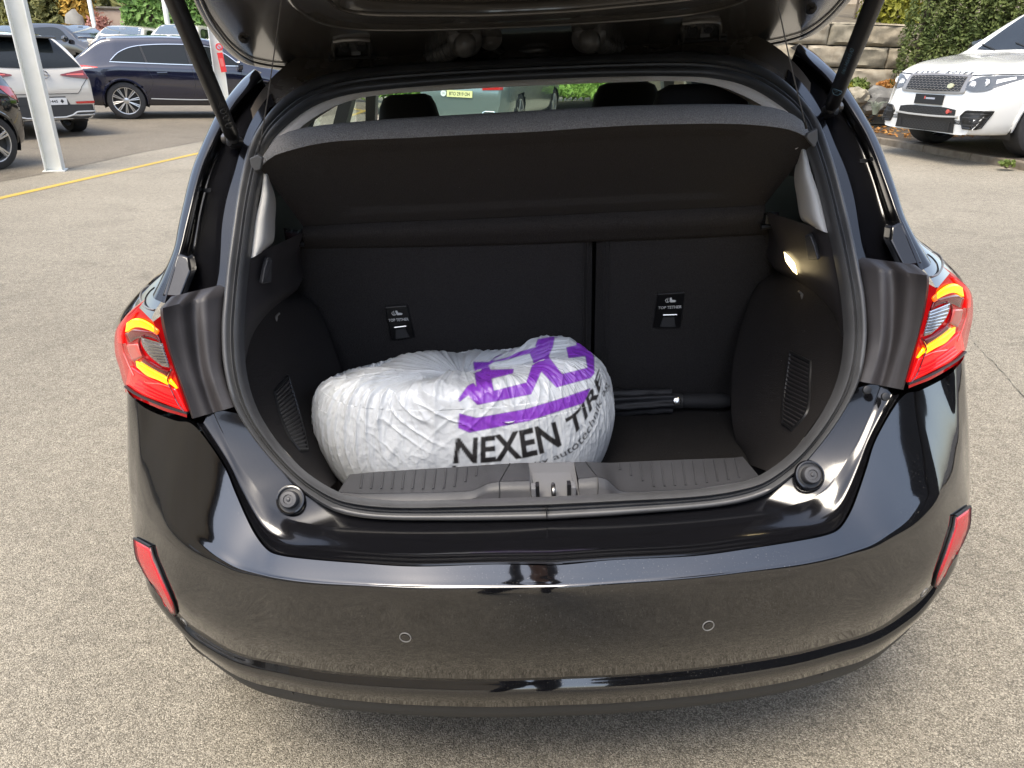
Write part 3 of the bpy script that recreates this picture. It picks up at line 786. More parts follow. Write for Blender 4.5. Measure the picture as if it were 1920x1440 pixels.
mb = MB(); mb.grid(rows); mb.build('shelf_hinge_band', M['felt_mid'] if 'felt_mid' in M else M.setdefault('felt_mid', carpet('brown grey felt', (.024, .021, .0195), (.055, .048, .044), 520)), shelf, angle=80)
for s, px, py in ((-1, 556, 446), (1, 1440, 413)):     # pivots
    c = at(px, py, 1.655)
    mb = MB(); mb.box(c, (.022, .03, .034)); mb.box(c + Vector((s * .012, -.004, .012)), (.016, .02, .016)); mb.box(c + Vector((-s * .008, -.008, -.012)), (.02, .016, .010))
    pv = mb.build('shelf_pivot', M['plastic_dk'], shelf, smooth=False, kind='stuff', mods=(('bevel', .003, 2),))
    mb = MB(); mb.tube([c + Vector((-s * .02, -.016, -.012)), c + Vector((s * .02, -.016, -.010))], .006, 8); mb.build('pivot_pin', M['plastic_dk'], shelf)
for s, clip, cend in ((-1, [(467, 297), (483, 290), (492, 296), (488, 318), (479, 321), (470, 312)], ((485, 285), (531, -30))), (1, [(1515, 250), (1533, 241), (1534, 262), (1528, 277), (1518, 266), (1512, 258)], ((1512, 240), (1449, -40)))):
    P = [at(x, y, 1.455) for x, y in clip]; mb = MB(); mb.prism(P, (0, .012, 0)); mb.build('cord_clip', M['clip'] if 'clip' in M else M.setdefault('clip', mat('grey cord clip', (.09, .09, .09), .45)), shelf, smooth=False, mods=(('bevel', .002, 2),))
    a = at(*cend[0], 1.455); b = at(*cend[1], 1.30)
    cd = [a.lerp(b, t) + Vector((0, 0, -.006 * sin(pi * t))) for t in np.linspace(0, 1, 12)]
    mb = MB(); mb.tube(cd, .0011, 6); co = mb.build('shelf_cord', M['cord'] if 'cord' in M else M.setdefault('cord', mat('grey cord', (.10, .095, .09), .8)), shelf)
    mb = MB(); mb.tube([a, a.lerp(b, .05)], .0026, 8); mb.build('cord_end', M['plastic_dk'], shelf)

# ================================================================== seat backs, floor, linings
def F_back(x, z): return 1.70 + (1.0 - z) * .2
def seat_panel(A, B, name):
    rows = sheet(A, B, lambda x, z, t: F_back(x, z), 30, 16, False)
    nu = len(rows[0])
    for j, r in enumerate(rows):
        for i, p in enumerate(r):
            u = i / (nu - 1); e = min(u, 1 - u) * (nu - 1)
            p.y += .014 * max(0, 1 - e / 1.3) ** 2 + .0015 * noise.noise(p * 6)
    mb = MB(); mb.grid(rows); return mb.build(name, M['seatback'], car, angle=80)
sbL = seat_panel([(528, 430), (1112, 430)], [(600, 830), (1107, 800)], 'rear_seat_back')
sbR = seat_panel([(1120, 430), (1480, 410)], [(1113, 800), (1390, 790)], 'rear_seat_back')
mb = MB(); mb.box((0, 1.86, .75), (1.16, .03, .62)); mb.build('seat_frame', M['plastic_dk'], car, smooth=False)
for sb, xs in ((sbR, ((1130, 1126), (1137, 1132), (1144, 1138))), (sbL, ((1102, 1098), (1095, 1092)))):
    for xt, xb in xs:
        mb = MB(); mb.tube([on(xt + (xb - xt) * t, 452 + 320 * t, F_back) + Vector((0, -.001, 0)) for t in np.linspace(0, 1, 9)], .0018, 5); mb.build('seat_seam', M['seatback'], sb)
# child-seat anchors with their printed flaps
M['tether'] = mat('black anchor plastic', (.008, .008, .009), .3, bump=.05, bscale=800)
M['tether_flap'] = mat('grey anchor flap', (.05, .05, .052), .4)
for (a, b, c, d), sb in ((((722, 574), (764, 571), (778, 630), (734, 637)), sbL), (((1233, 549), (1283, 546), (1275, 613), (1224, 613)), sbR)):
    P = [on(*q, F_back) + Vector((0, -.001, 0)) for q in (a, b, c, d)]
    ux = (P[1] - P[0]).normalized(); uy = (P[0] - P[3]).normalized(); w = ((P[1] - P[0]).length + (P[2] - P[3]).length) / 2; hgt = (P[0] - P[3]).length
    nz = ux.cross(uy).normalized()
    mb = MB(); mb.prism(P, nz * .006); tp = mb.build('tether_anchor', M['tether'], car, smooth=False, mods=(('bevel', .003, 3),))
    def tq(u, v, o=.0075): return P[3] + (P[2] - P[3]) * u + (P[0].lerp(P[1], u) - P[3].lerp(P[2], u)) * v + nz * o
    mb = MB(); mb.tube([tq(.27, .42, .011), tq(.78, .42, .011)], .0026, 8); mb.build('anchor_bar', M['steel_bright'] if 'steel_bright' in M else M.setdefault('steel_bright', mat('bright anchor wire', (.85, .80, .70), .25, metal=1)), tp)
    mb = MB(); mb.prism([tq(.22, .06), tq(.80, .06), tq(.70, .34), tq(.30, .34)], nz * .003); mb.build('anchor_flap', M['tether_flap'], tp, smooth=False)
    mtx = Matrix.Translation(tq(.5, .62, .0085)) @ Matrix((ux, uy, nz)).transposed().to_4x4()
    text_on('lettering', 'TOP TETHER', mtx, M['white_print'], tp, fit=(w * .86, .0085), size=.01, offset=.0001)
    # the printed symbol: anchor beside a child seat
    def sy(x, y): return tq(.5, .82, .0085) + ux * x * .001 + uy * y * .001
    mb = MB()
    mb.tube([sy(-11, 5), sy(-14, 0), sy(-11, -5), sy(-6, -5.5), sy(-3, -2)], .0009, 4); mb.tube([sy(-8, 7), sy(-8, -4)], .0009, 4)
    mb.prism([sy(-4, 7), sy(1, 8), sy(3, 1), sy(11, 0), sy(14, -3), sy(11, -6), sy(0, -6), sy(-2, -3)], nz * .0004)
    mb.build('symbol', M['white_print'], tp, smooth=False, kind='stuff')

ZF = .525
mb = MB(); mb.grid([[Vector((x, y, ZF + .0015 * noise.noise(Vector((x * 9, y * 9, 0))))) for x in np.linspace(-.60, .60, 30)] for y in np.linspace(1.20, 1.87, 20)])
mb.build('boot_floor', M['carpet'], car, angle=80, mods=(('solid', .03, -1),))

# sill plate with ribbed pads and the latch pocket
sillI = [(600, 893), (660, 889), (700, 885), (850, 876), (940, 870), (975, 868), (1103, 866), (1140, 868), (1200, 865), (1380, 858), (1430, 850), (1475, 830)]
sillLedge = [(610, 921), (655, 924), (675, 926), (800, 924), (878, 921), (890, 919), (915, 906), (940, 903), (984, 902), (1030, 900), (1072, 899), (1122, 894), (1138, 899), (1160, 919), (1175, 923), (1300, 917), (1393, 902), (1420, 893), (1465, 866)]
sillF = [(620, 935), (660, 938), (800, 940), (880, 940), (936, 942), (1030, 941), (1133, 938), (1180, 937), (1300, 932), (1397, 912), (1430, 898), (1475, 866)]
NI = 90
I = [at(x, y, 1.270) for x, y in spl(sillI, NI, smooth=False)]
L_ = [at(x, y, 1.172) for x, y in spl(sillLedge, NI, smooth=False)]
# keep the three lines in step by x
def byx(P, xs):
    P = sorted(P, key=lambda p: p.x); X = [p.x for p in P]
    return [Vector((x, float(np.interp(x, X, [p.y for p in P])), float(np.interp(x, X, [p.z for p in P])))) for x in xs]
xs = list(np.linspace(-.41, .41, 165)); I = byx(I, xs)
L_ = byx(L_, xs); F_ = byx([at(x, y, 1.128) for x, y in spl(sillF, NI)], xs)
pocket = lambda x: -.036 < x < .060
inner_dn = [p + Vector((0, .012, -.03)) for p in I]; inner_dn2 = [p + Vector((0, .02, -.2)) for p in I]
drop = [p + Vector((0, -.010, -.012)) for p in L_]
mb = MB()
i0 = next(i for i, x in enumerate(xs) if x > -.036); i1 = next(i for i, x in enumerate(xs) if x > .060)
for sl in (slice(0, i0 + 1), slice(i1, None)):
    mb.grid([r[sl] for r in across([[p.lerp(q, .0) for p, q in zip(I, L_)], [p.lerp(q, .5) for p, q in zip(I, L_)], [p.lerp(q, .97) for p, q in zip(I, L_)], L_, drop, [p.lerp(q, .5) for p, q in zip(drop, F_)], F_], 2)])
mb.grid([inner_dn2, inner_dn, I])
sill = mb.build('sill_plate', M['grey_plastic'], car, angle=50)
ca, cb = I[i0], I[i1]; fa, fb = F_[i0], F_[i1]
bk0 = Vector((ca.x + .006, 1.232, ca.z - .001)); bk1 = Vector((cb.x - .010, 1.232, cb.z - .001))
mb = MB(); zb = .636
mb.add([ca, cb, bk1, bk0], [(0, 1, 2, 3)])
mb.add([bk0, bk1, (bk1.x - .002, 1.165, zb), (bk0.x + .002, 1.165, zb)], [(0, 1, 2, 3)])
mb.add([(bk0.x + .002, 1.165, zb), (bk1.x - .002, 1.165, zb), (fb.x - .002, 1.125, zb), (fa.x + .002, 1.125, zb)], [(0, 1, 2, 3)])
for c_, b_, f_, sg in ((ca, bk0, fa, 1), (cb, bk1, fb, -1)):
    mb.add([c_, b_, (b_.x + sg * .002, 1.165, zb), (f_.x + sg * .002, 1.125, zb), f_], [(0, 1, 2, 3, 4)])
pk = mb.build('latch_pocket', M['pocket'] if 'pocket' in M else M.setdefault('pocket', mat('pale grey pocket plastic', (.15, .15, .155), .5, bump=.1, bscale=900)), car, smooth=False)
for sg, b_ in ((1, bk0), (-1, bk1)):
    mb = MB(); mb.box((b_.x + sg * .001, 1.155, .656), (.009, .022, .036)); mb.build('pocket_cheek', M['pocket'], pk, smooth=False, mods=(('bevel', .002, 2),))
    mb = MB(); mb.box((b_.x + sg * .009, 1.163, .655), (.007, .016, .034)); mb.build('pocket_slot', M['plastic_dk'], pk, smooth=False)
xm = (bk0.x + bk1.x) / 2
mb = MB(); mb.tube(spl([(xm, 1.172, .640), (xm, 1.168, .664), (xm, 1.158, .672), (xm, 1.142, .668), (xm, 1.138, .640)], 20), .0042, 8); mb.build('striker', M['steel'], pk)
for x0, k in [(680 + 19.6 * k, k) for k in range(12)]:
    yt = 884 - k * 1.05; yb = [921, 921, 921, 921, 921, 920, 920, 919, 918, 914, 904, 893][k]; xb = x0 - 6
    mb = MB(); a = at(x0, yt + 4, 1.258)
    t0 = (yb - yt) / 44
    pa = byx(I, [at(x0, yt, 1.27).x])[0]; pb = byx(L_, [at(xb, 921, 1.172).x])[0]
    mb.tube([pa.lerp(pb, .08) + Vector((0, 0, .0005)), pa.lerp(pb, .08 + .82 * min(1, max(.25, t0 * 1.0))) + Vector((0, 0, .0005))], [.0022, .0026], 6); mb.build('rib', M['grey_plastic'], sill)
for k in range(12):
    x0 = 1160 + 19.8 * k; yt = 867 - k * .8
    pa = byx(I, [at(x0, yt, 1.27).x])[0]; pb = byx(L_, [at(x0 + 8, 917, 1.172).x])[0]
    mb = MB(); mb.tube([pa.lerp(pb, .08) + Vector((0, 0, .0005)), pa.lerp(pb, .08 + .8 * min(1, .25 + k * .25)) + Vector((0, 0, .0005))], [.0022, .0026], 6); mb.build('rib', M['grey_plastic'], sill)
for px0, px1 in (((956, 869), (936, 937)), ((1098, 866), (1120, 935))):
    a = byx(I, [at(*px0, 1.27).x])[0]; b = byx(L_, [at(px1[0], 900, 1.172).x])[0]; c = byx(F_, [at(*px1, 1.128).x])[0]
    mb = MB(); mb.tube([a + Vector((0, 0, .0004)), b + Vector((0, 0, .0004)), b + Vector((0, -.011, -.0115)), c + Vector((0, 0, .0005))], .0012, 5); mb.build('sill_seam', M['plastic_dk'], sill)

# side linings
A_ = [(1563, 470), (1571, 508), (1578, 548), (1584, 595), (1586, 640), (1580, 685), (1567, 725), (1545, 766), (1510, 816), (1480, 854), (1440, 884)]
B_ = [(1475, 505), (1440, 520), (1421, 533), (1407, 560), (1393, 600), (1378, 653), (1371, 700), (1370, 760), (1375, 810), (1386, 845), (1392, 866)]
def F_side(x, z, t):
    y0 = F_SEAL_T(z) + .03; y1 = float(np.interp(z, [.5, .54, .62, .72, .9], [1.52, 1.55, 1.64, 1.69, 1.70]))
    return y0 + (y1 - y0) * t ** .9
rows = sheet(A_, B_, F_side, 44, 18)
rows.append([p + Vector((.012, .012, .0)) for p in rows[-1]]); rows.append([p + Vector((.06, .09, .02)) for p in rows[-1]]); rows.append([p + Vector((.02, .15, .02)) for p in rows[-1]])
mb = MB(); mb.grid(across(rows, 2)); lining = both(mb, 'side_lining', M['carpet_side'], car, angle=80)
A_ = [(1553, 434), (1558, 450), (1563, 466), (1571, 508), (1578, 548), (1585, 595), (1587, 640)]
B_ = [(1440, 398), (1445, 415), (1453, 440), (1455, 470), (1452, 500), (1474, 518), (1530, 572)]
def F_up(x, z, t):
    y0 = F_SEAL_T(z) + .018
    return y0 + (1.60 - y0) * t ** 1.15 - .012 * sin(pi * t)
rows = sheet(A_, B_, F_up, 30, 14)
rows.append([p + Vector((.01, .03, -.01)) for p in rows[-1]]); rows.append([p + Vector((.03, .25, .0)) for p in rows[-1]])
mb = MB(); mb.grid(rows); upt = both(mb, 'upper_side_trim', M['plastic'], car, angle=60)
def on_up(px, py, off=0.0):                           # point on the upper trim below a photographed spot
    d = (at(px, py, 1.0) - CAM_C).normalized()
    h = UPB.ray_cast(CAM_C, d)
    return (h[0] if h[0] is not None else at(px, py, 1.5)) - d * off
fv = [p for r in rows for p in r]; nw = len(rows[0])
UPB = BVHTree.FromPolygons([tuple(v) for v in fv], [(j * nw + i, j * nw + i + 1, (j + 1) * nw + i + 1, (j + 1) * nw + i) for j in range(len(rows) - 1) for i in range(nw - 1)])
P = [on_up(x, y, .016) for x, y in [(1473, 477), (1482, 485), (1490, 494), (1495, 515), (1487, 509), (1476, 494)]]
mb = MB(); mb.prism(P, (.004, .022, 0)); mb.build('boot_lamp', M['lamp_lit'], upt[0], smooth=False)
lp = bpy.data.lights.new('boot_lamp_light', 'POINT'); lp.energy = .03; lp.color = (1, .78, .42); lp.shadow_soft_size = .015
lo = bpy.data.objects.new('boot_lamp_light', lp); COL.objects.link(lo); lo.parent = upt[0]; lo.location = (P[0] + P[3]) / 2 + Vector((-.03, -.012, -.005))
for i in range(2):
    mb = MB(); mb.tube(spl([on_up(x, y, .03) for x, y in [(1497, 546), (1503, 551), (1506, 560), (1512, 566), (1523, 568)]], 16), [.0022] * 4 + [.0036] * 12, 8)
    mb.tube([on_up(1507, 541, .028), on_up(1508, 556, .030)], .002, 6)
    (mb if i == 0 else mb.mirror()).build('bag_hook', M['hook'] if 'hook' in M else M.setdefault('hook', mat('grey hook', (.16, .15, .14), .4)), upt[i], kind='stuff')
    P = [on_up(x, y, .004) for x, y in [(1513, 438), (1524, 436), (1532, 455), (1540, 484), (1519, 483)]]
    mb = MB(); mb.prism(P, Vector((-.012, -.016, 0))); (mb if i == 0 else mb.mirror()).build('trim_fin', M['grey_plastic'], upt[i], smooth=False, mods=(('bevel', .004, 3),))

# vent grilles low in the linings, slat by slat
LB = BVHTree.FromPolygons([tuple(v.co) for v in lining[0].data.vertices], [tuple(p.vertices) for p in lining[0].data.polygons])
LBL = BVHTree.FromPolygons([tuple(v.co) for v in lining[1].data.vertices], [tuple(p.vertices) for p in lining[1].data.polygons])
for i, (tree, A_, B_) in enumerate(((LB, [(1482, 660), (1476, 705), (1470, 750), (1468, 793)], [(1520, 679), (1518, 715), (1514, 770), (1486, 806)]), (LBL, [(515, 735), (522, 770), (540, 815), (560, 843)], [(540, 706), (552, 745), (566, 795), (576, 842)]))):
    def onl(px, py, off):
        d = (at(px, py, 1.0) - CAM_C).normalized(); h = tree.ray_cast(CAM_C, d)
        return (h[0] if h[0] is not None else at(px, py, 1.45)) - d * off
    a = spl(A_, 18); b = spl(B_, 18)
    ring = [onl(x, y, .003) for x, y in a] + [onl(x, y, .003) for x, y in b[::-1]]
    mb = MB(); mb.tube(ring + [ring[0]], .0036, 6, False); vg = mb.build('vent_frame', M['plastic_dk'], car)
    mb = MB(); mb.grid([[onl(x, y, .0005) for x, y in a], [onl(x, y, .0005) for x, y in b]]); mb.build('vent_backing', M['plastic_dk'], vg)
    for k in range(1, 17):
        mb = MB(); mb.tube([onl(*a[k], .004), onl((a[k][0] + b[k][0]) / 2, (a[k][1] + b[k][1]) / 2, .006), onl(*b[k], .004)], .0028, 4); mb.build('slat', M['plastic'], vg)

# light grey pillar trims and the headliner edge
A_ = [(1505, 262), (1512, 285), (1522, 325), (1537, 369), (1552, 437)]
B_ = [(1497, 290), (1489, 330), (1494, 370), (1501, 409), (1518, 424)]
rows = sheet(A_, B_, lambda x, z, t: F_SEAL_T(z) + .018 + .10 * t * t - .012 * sin(pi * t), 24, 8)
rows.append([p + Vector((.02, .05, 0)) for p in rows[-1]])
mb = MB(); mb.grid(rows); both(mb, 'pillar_trim', M['pillar_white'], car, angle=60)
A_ = [(990, 147), (1085, 143), (1210, 139), (1288, 136), (1335, 138), (1382, 148), (1429, 168), (1466, 195), (1491, 217), (1505, 240), (1515, 265)]
B_ = [(990, 161), (1085, 157), (1200, 153), (1249, 152), (1305, 154), (1352, 163), (1389, 177), (1427, 197), (1450, 217), (1475, 247), (1492, 280)]
rows = sheet(A_, B_, lambda x, z, t: F_SEAL_T(z) + .008 + .014 * t - .006 * sin(pi * t), 50, 8)
rows[0] = [p + Vector((0, .01, .003)) for p in rows[0]]
r2 = [p + Vector((-p.x * .02, .06, .004)) for p in rows[-1]]; r3 = [Vector((p.x * .93, 2.6, 1.385 + .0 * p.z)) if p.z > 1.33 else p + Vector((.0, .35, .03)) for p in rows[-1]]
mb = MB(); mb.grid([full(r) for r in rows] + [full(r2)]); mb.build('headliner_edge', M['headliner'], car, angle=70)

for s in (1, -1):                                          # dark lining behind the pillar trims
    mb = MB(); mb.prism([(s * .675, 1.46, .90), (s * .70, 2.30, .90), (s * .70, 2.30, 1.16), (s * .675, 1.52, 1.20)], (s * .02, 0, 0)); mb.build('quarter_lining', M['plastic_dk'], car, smooth=False)
# ================================================================== cabin, glass, outer shell
def clear_glass(name, tint, refl=.9):
    m_ = bpy.data.materials.new(name); m_.use_nodes = True; nt = m_.node_tree; nt.nodes.clear()
    o = nt.nodes.new('ShaderNodeOutputMaterial'); mx = nt.nodes.new('ShaderNodeMixShader'); t = nt.nodes.new('ShaderNodeBsdfTransparent'); g_ = nt.nodes.new('ShaderNodeBsdfGlossy')
    lw = nt.nodes.new('ShaderNodeLayerWeight'); lw.inputs[0].default_value = .5; pw_ = nt.nodes.new('ShaderNodeMath'); pw_.operation = 'POWER'; pw_.inputs[1].default_value = 5
    fr = nt.nodes.new('ShaderNodeMath'); fr.operation = 'MULTIPLY_ADD'; fr.inputs[1].default_value = .9; fr.inputs[2].default_value = .05
    nt.links.new(lw.outputs['Facing'], pw_.inputs[0]); nt.links.new(pw_.outputs[0], fr.inputs[0])
    t.inputs[0].default_value = (*tint, 1); g_.inputs['Roughness'].default_value = .01; g_.inputs['Color'].default_value = (refl, refl, refl, 1)
    nt.links.new(fr.outputs[0], mx.inputs[0]); nt.links.new(t.outputs[0], mx.inputs[1]); nt.links.new(g_.outputs[0], mx.inputs[2]); nt.links.new(mx.outputs[0], o.inputs[0])
    return m_


M['pane'] = clear_glass('pale green window glass', (.72, .90, .82))
M['pane_side'] = clear_glass('side window glass', (.80, .90, .84))
M['pane_dark'] = clear_glass('privacy glass', (.10, .12, .12))

roofY = [1.98, 2.15, 2.4, 2.8, 3.05]; roofZ = [1.462, 1.474, 1.478, 1.462, 1.435]; roofW = [.585, .60, .61, .60, .585]
def roof_rows(dz, dw):
    rows = []
    for y, z, w in zip(roofY, roofZ, roofW):
        rows.append([Vector(((w + dw) * u, y, z + dz - .035 * u * u - .03 * max(0, abs(u) - .8) / .2)) for u in np.linspace(-1, 1, 21)])
    return across(rows, 4)
mb = MB(); mb.grid(roof_rows(0, 0)); mb.build('roof', M['paint'], car, angle=60)
mb = MB(); mb.grid(roof_rows(-.062, -.02)); mb.build('headliner', M['headliner'], car, angle=60)
# body sides with wheel arches
WH = [(1.615, .305), (4.10, .305)]
def side_x(y, z):
    w = .868 - .030 * max(0, (1.75 - y) / .4)
    if y > 4.2: w -= (y - 4.2) ** 2 * .35
    if y < 1.5: w += .0
    return w - .02 * ((z - .62) / .35) ** 2
for s in (1, -1):
    mb = MB(); ys = list(np.arange(1.36, 4.86, .03)); zs = list(np.linspace(.24, .93, 24))
    vid = {}
    for j, z in enumerate(zs):
        for i, y in enumerate(ys):
            vid[i, j] = len(mb.v); mb.v.append(Vector((s * side_x(y, z), y, z + (.0 if y < 3.7 else -.06 * (y - 3.7) * (z - .24) / .69))))
    for j in range(len(zs) - 1):
        for i in range(len(ys) - 1):
            yc = (ys[i] + ys[i + 1]) / 2; zc = (zs[j] + zs[j + 1]) / 2
            if any((yc - wy) ** 2 + (zc - wz) ** 2 < .352 ** 2 for wy, wz in WH): continue
            mb.f.append([vid[i, j], vid[i + 1, j], vid[i + 1, j + 1], vid[i, j + 1]]); mb.mi.append(0)
    bs = mb.build('body_side', M['paint'], car, angle=40, mods=(('solid', .004, 0),))
    for wy, wz in WH:
        mb = MB(); mb.tube([(s * (side_x(wy + .355 * cos(a), wz + .355 * sin(a)) + .002), wy + .355 * cos(a), max(.2, wz + .355 * sin(a))) for a in np.linspace(-.2, pi + .2, 30)], .014, 6); mb.build('arch_lip', M['paint'], bs)
        mb = MB(); mb.lathe([(.36, -.22), (.36, -.01)], (s * .87, wy, wz), (s, 0, 0), 32, False); mb.build('wheel_well', M['plastic_dk'], bs)
    mb = MB(); mb.box((s * .70, 2.9, .60), (.03, 2.2, .66)); mb.build('door_lining', M['plastic_dk'], bs, smooth=False)
    # window line: shoulder, pillars, panes
    def gx(y, z):                                     # glasshouse side
        return .81 - (z - .93) * .43
    mb = MB(); mb.grid([[Vector((s * side_x(y, .93), y, .93 - (.0 if y < 3.7 else .06 * (y - 3.7)))) for y in np.linspace(1.5, 3.95, 20)], [Vector((s * .825, y, .955 - (.0 if y < 3.7 else .06 * (y - 3.7)))) for y in np.linspace(1.5, 3.95, 20)], [Vector((s * .79, y, .95 - (.0 if y < 3.7 else .06 * (y - 3.7)))) for y in np.linspace(1.5, 3.95, 20)]])
    mb.build('window_ledge', M['paint'], bs, angle=50)
    def pil(pts, name, mk, th=.04):
        mb = MB(); P = [Vector((s * gx(y, z), y, z)) for y, z in pts]; mb.prism(P, (-s * th, 0, -th * .4)); return mb.build(name, M[mk], car, smooth=False)
    pil([(1.60, .94), (2.06, .94), (2.16, 1.43), (2.0, 1.44), (1.74, 1.25)], 'pillar', 'plastic_dk')
    pil([(2.02, .94), (2.14, .94), (2.24, 1.43), (2.14, 1.43)], 'pillar', 'headliner_grey' if 'headliner_grey' in M else 'plastic_dk')
    pil([(2.72, .94), (2.80, .94), (2.80, 1.44), (2.72, 1.44)], 'pillar', 'plastic_dk')
    pil([(3.88, .90), (3.98, .88), (3.14, 1.42), (3.04, 1.43)], 'pillar', 'plastic_dk')
    pil([(2.0, 1.385), (3.1, 1.385), (3.04, 1.44), (2.0, 1.44)], 'roof_rail', 'plastic_dk')
    for ya, yb in ((2.14, 2.72), (2.80, 3.9)):
        mb = MB(); top = yb if yb < 3 else 3.10
        mb.add([(s * gx(ya, .94), ya, .94), (s * gx(yb, .94), yb, .94), (s * gx(top, 1.40), top, 1.40), (s * gx(ya, 1.40), ya + .06, 1.40)], [(0, 1, 2, 3)]); mb.build('side_window', M['pane_side'], car, smooth=False)
    mb = MB(); mb.lathe([(.0005, -.01), (.09, -.012), (.10, .02), (.085, .05), (.0005, .06)], (s * .93, 3.72, 1.0), (0, -1, 0), 18); mb.build('door_mirror', M['paint'], car)
    for wy, wz in WH:
        mb = MB(); mb.lathe([(.20, -.19), (.285, -.195), (.303, -.17), (.305, -.03), (.29, -.002), (.215, -.004), (.205, -.02)], (s * .868, wy, wz), (s, 0, 0), 40, False); wt = mb.build('wheel', M['tyre'], car)
        mb = MB(); mb.lathe([(.205, -.19), (.198, -.03), (.205, -.008), (.212, -.006)], (s * .868, wy, wz), (s, 0, 0), 40, False); mb.lathe([(.06, -.03), (.055, -.018), (.0005, -.016)], (s * .868, wy, wz), (s, 0, 0), 20)
        for k in range(7):
            a = 2 * pi * k / 7; mb.tube([(s * .845, wy + .04 * cos(a), wz + .04 * sin(a)), (s * .855, wy + .2 * cos(a), wz + .2 * sin(a))], [.022, .016], 6)
        mb.build('rim', M['chrome'], wt)
# windscreen, bonnet, nose
mb = MB(); ws = [[Vector((.58 * u, 3.05 + .0 * u, 1.43 - .03 * u * u)) for u in np.linspace(-1, 1, 13)], [Vector((.65 * u, 3.55 - .05 * u * u, 1.18 - .02 * u * u)) for u in np.linspace(-1, 1, 13)], [Vector((.70 * u, 4.0 - .12 * u * u, .90)) for u in np.linspace(-1, 1, 13)]]
mb.grid(across(ws, 4)); mb.build('windscreen', M['pane'], car)
mb = MB(); mb.grid(across([[Vector((.72 * u, 3.96 - .12 * u * u, .90)) for u in np.linspace(-1, 1, 13)], [Vector((.74 * u, 4.4, .84 - .02 * u * u)) for u in np.linspace(-1, 1, 13)], [Vector((.70 * u, 4.78 - .1 * u * u, .70 - .02 * u * u)) for u in np.linspace(-1, 1, 13)], [Vector((.70 * u, 4.90 - .14 * u * u, .55)) for u in np.linspace(-1, 1, 13)], [Vector((.70 * u, 4.88 - .14 * u * u, .22)) for u in np.linspace(-1, 1, 13)]], 3)); mb.build('bonnet', M['paint'], car, angle=60)
mb = MB(); mb.box((0, 3.0, .22), (1.5, 3.2, .04)); mb.build('floor_pan', M['plastic_dk'], car, smooth=False)
mb = MB(); mb.box((0, 1.80, .44), (1.24, 1.3, .02)); mb.build('boot_pan', M['plastic_dk'], car, smooth=False)
mb = MB(); mb.grid(across([[Vector((x, 3.30, .78)) for x in np.linspace(-.72, .72, 11)], [Vector((x, 3.34, .90)) for x in np.linspace(-.72, .72, 11)], [Vector((x, 3.5, .945)) for x in np.linspace(-.72, .72, 11)], [Vector((x, 3.95, .90)) for x in np.linspace(-.72, .72, 11)]], 3)); mb.build('dashboard', M['plastic_dk'], car, angle=70)
# seats
def cushion(c, d, name, parent, mk='fabric', taper=.8, rot=0.0):
    """soft block: rounded box narrowing upwards"""
    rows = []; n = 28
    for j, v in enumerate((0, .08, .3, .6, .85, .96, 1)):
        w = (1 - (1 - taper) * v ** 1.5); e = [.80, .95, 1, 1, .97, .88, .66][j]
        r = []
        for k in range(n):
            a = 2 * pi * k / n; ca, sa = cos(a), sin(a)
            x = math.copysign(abs(ca) ** .45, ca) * d[0] / 2 * w * e; y = math.copysign(abs(sa) ** .45, sa) * d[1] / 2 * e
            r.append(Vector((c[0] + x, c[1] + y + rot * v * d[2], c[2] + v * d[2])))
        rows.append(r)
    mb = MB(); b0 = mb.grid(rows, True); mb.f.append(list(range(n))[::-1]); mb.mi.append(0); mb.f.append([6 * n + k for k in range(n)]); mb.mi.append(0)
    return mb.build(name, M[mk], parent, angle=60)
for x, y, z0, hw, htop in ((-.395, 2.78, .5, .25, 1.315), (.335, 2.62, .5, .27, 1.328)):
    st = cushion((x, y - .05, .45), (.50, .14, .62), 'front_seat', car, 'fabric', .82, -.12)
    cushion((x, y - .14, 1.085), (hw, .10, htop - 1.085), 'headrest', st, 'fabric', .72, -.02)
    for dx in (-.06, .06):
        mb = MB(); mb.tube([(x + dx, y - .13, 1.0), (x + dx, y - .14, 1.12)], .006, 6); mb.build('headrest_post', M['chrome'], st)
hr = cushion((.405, 1.80, 1.03), (.25, .09, 1.345 - 1.03), 'rear_headrest', car, 'fabric', .88)
cushion((-.36, 1.80, 1.0), (.25, .09, .16), 'rear_headrest', car, 'fabric', .88)
cushion((0.0, 1.82, 1.0), (.25, .09, .15), 'rear_headrest', car, 'fabric', .88)
for xx in (.30, .317):
    mb = MB(); mb.tube([(xx, 1.753, 1.06 + .2 * t) for t in np.linspace(0, 1, 5)], .0012, 4); mb.build('seat_seam', M['grey_print'], hr)
mb = MB(); mb.box((.0, 3.22, 1.345), (.22, .025, .055)); rv = mb.build('rear_view_mirror', M['plastic_dk'], car, smooth=False, mods=(('bevel', .012, 3),))
# ================================================================== the lot: asphalt, line, kerb, pavement, posts
SL = math.tan(-TILT)
def sst(t): t = max(0, min(1, t)); return t * t * (3 - 2 * t)
def gz(x, y=0):
    if x >= -1:
        z = SL * min(x, 9) + .02 * max(0, min(x - 9, 30))
        return z - .085 * sst((x - 1.8) / 3.2)
    t = sst((-x - 1) / 3)
    return SL * x * (1 - t) + (-.12) * t + .62 * sst((y - 22.5) / 3.5) * sst((-x - 5) / 3)
def kx(y): return 5.952 - .13 * (y - 8.652)


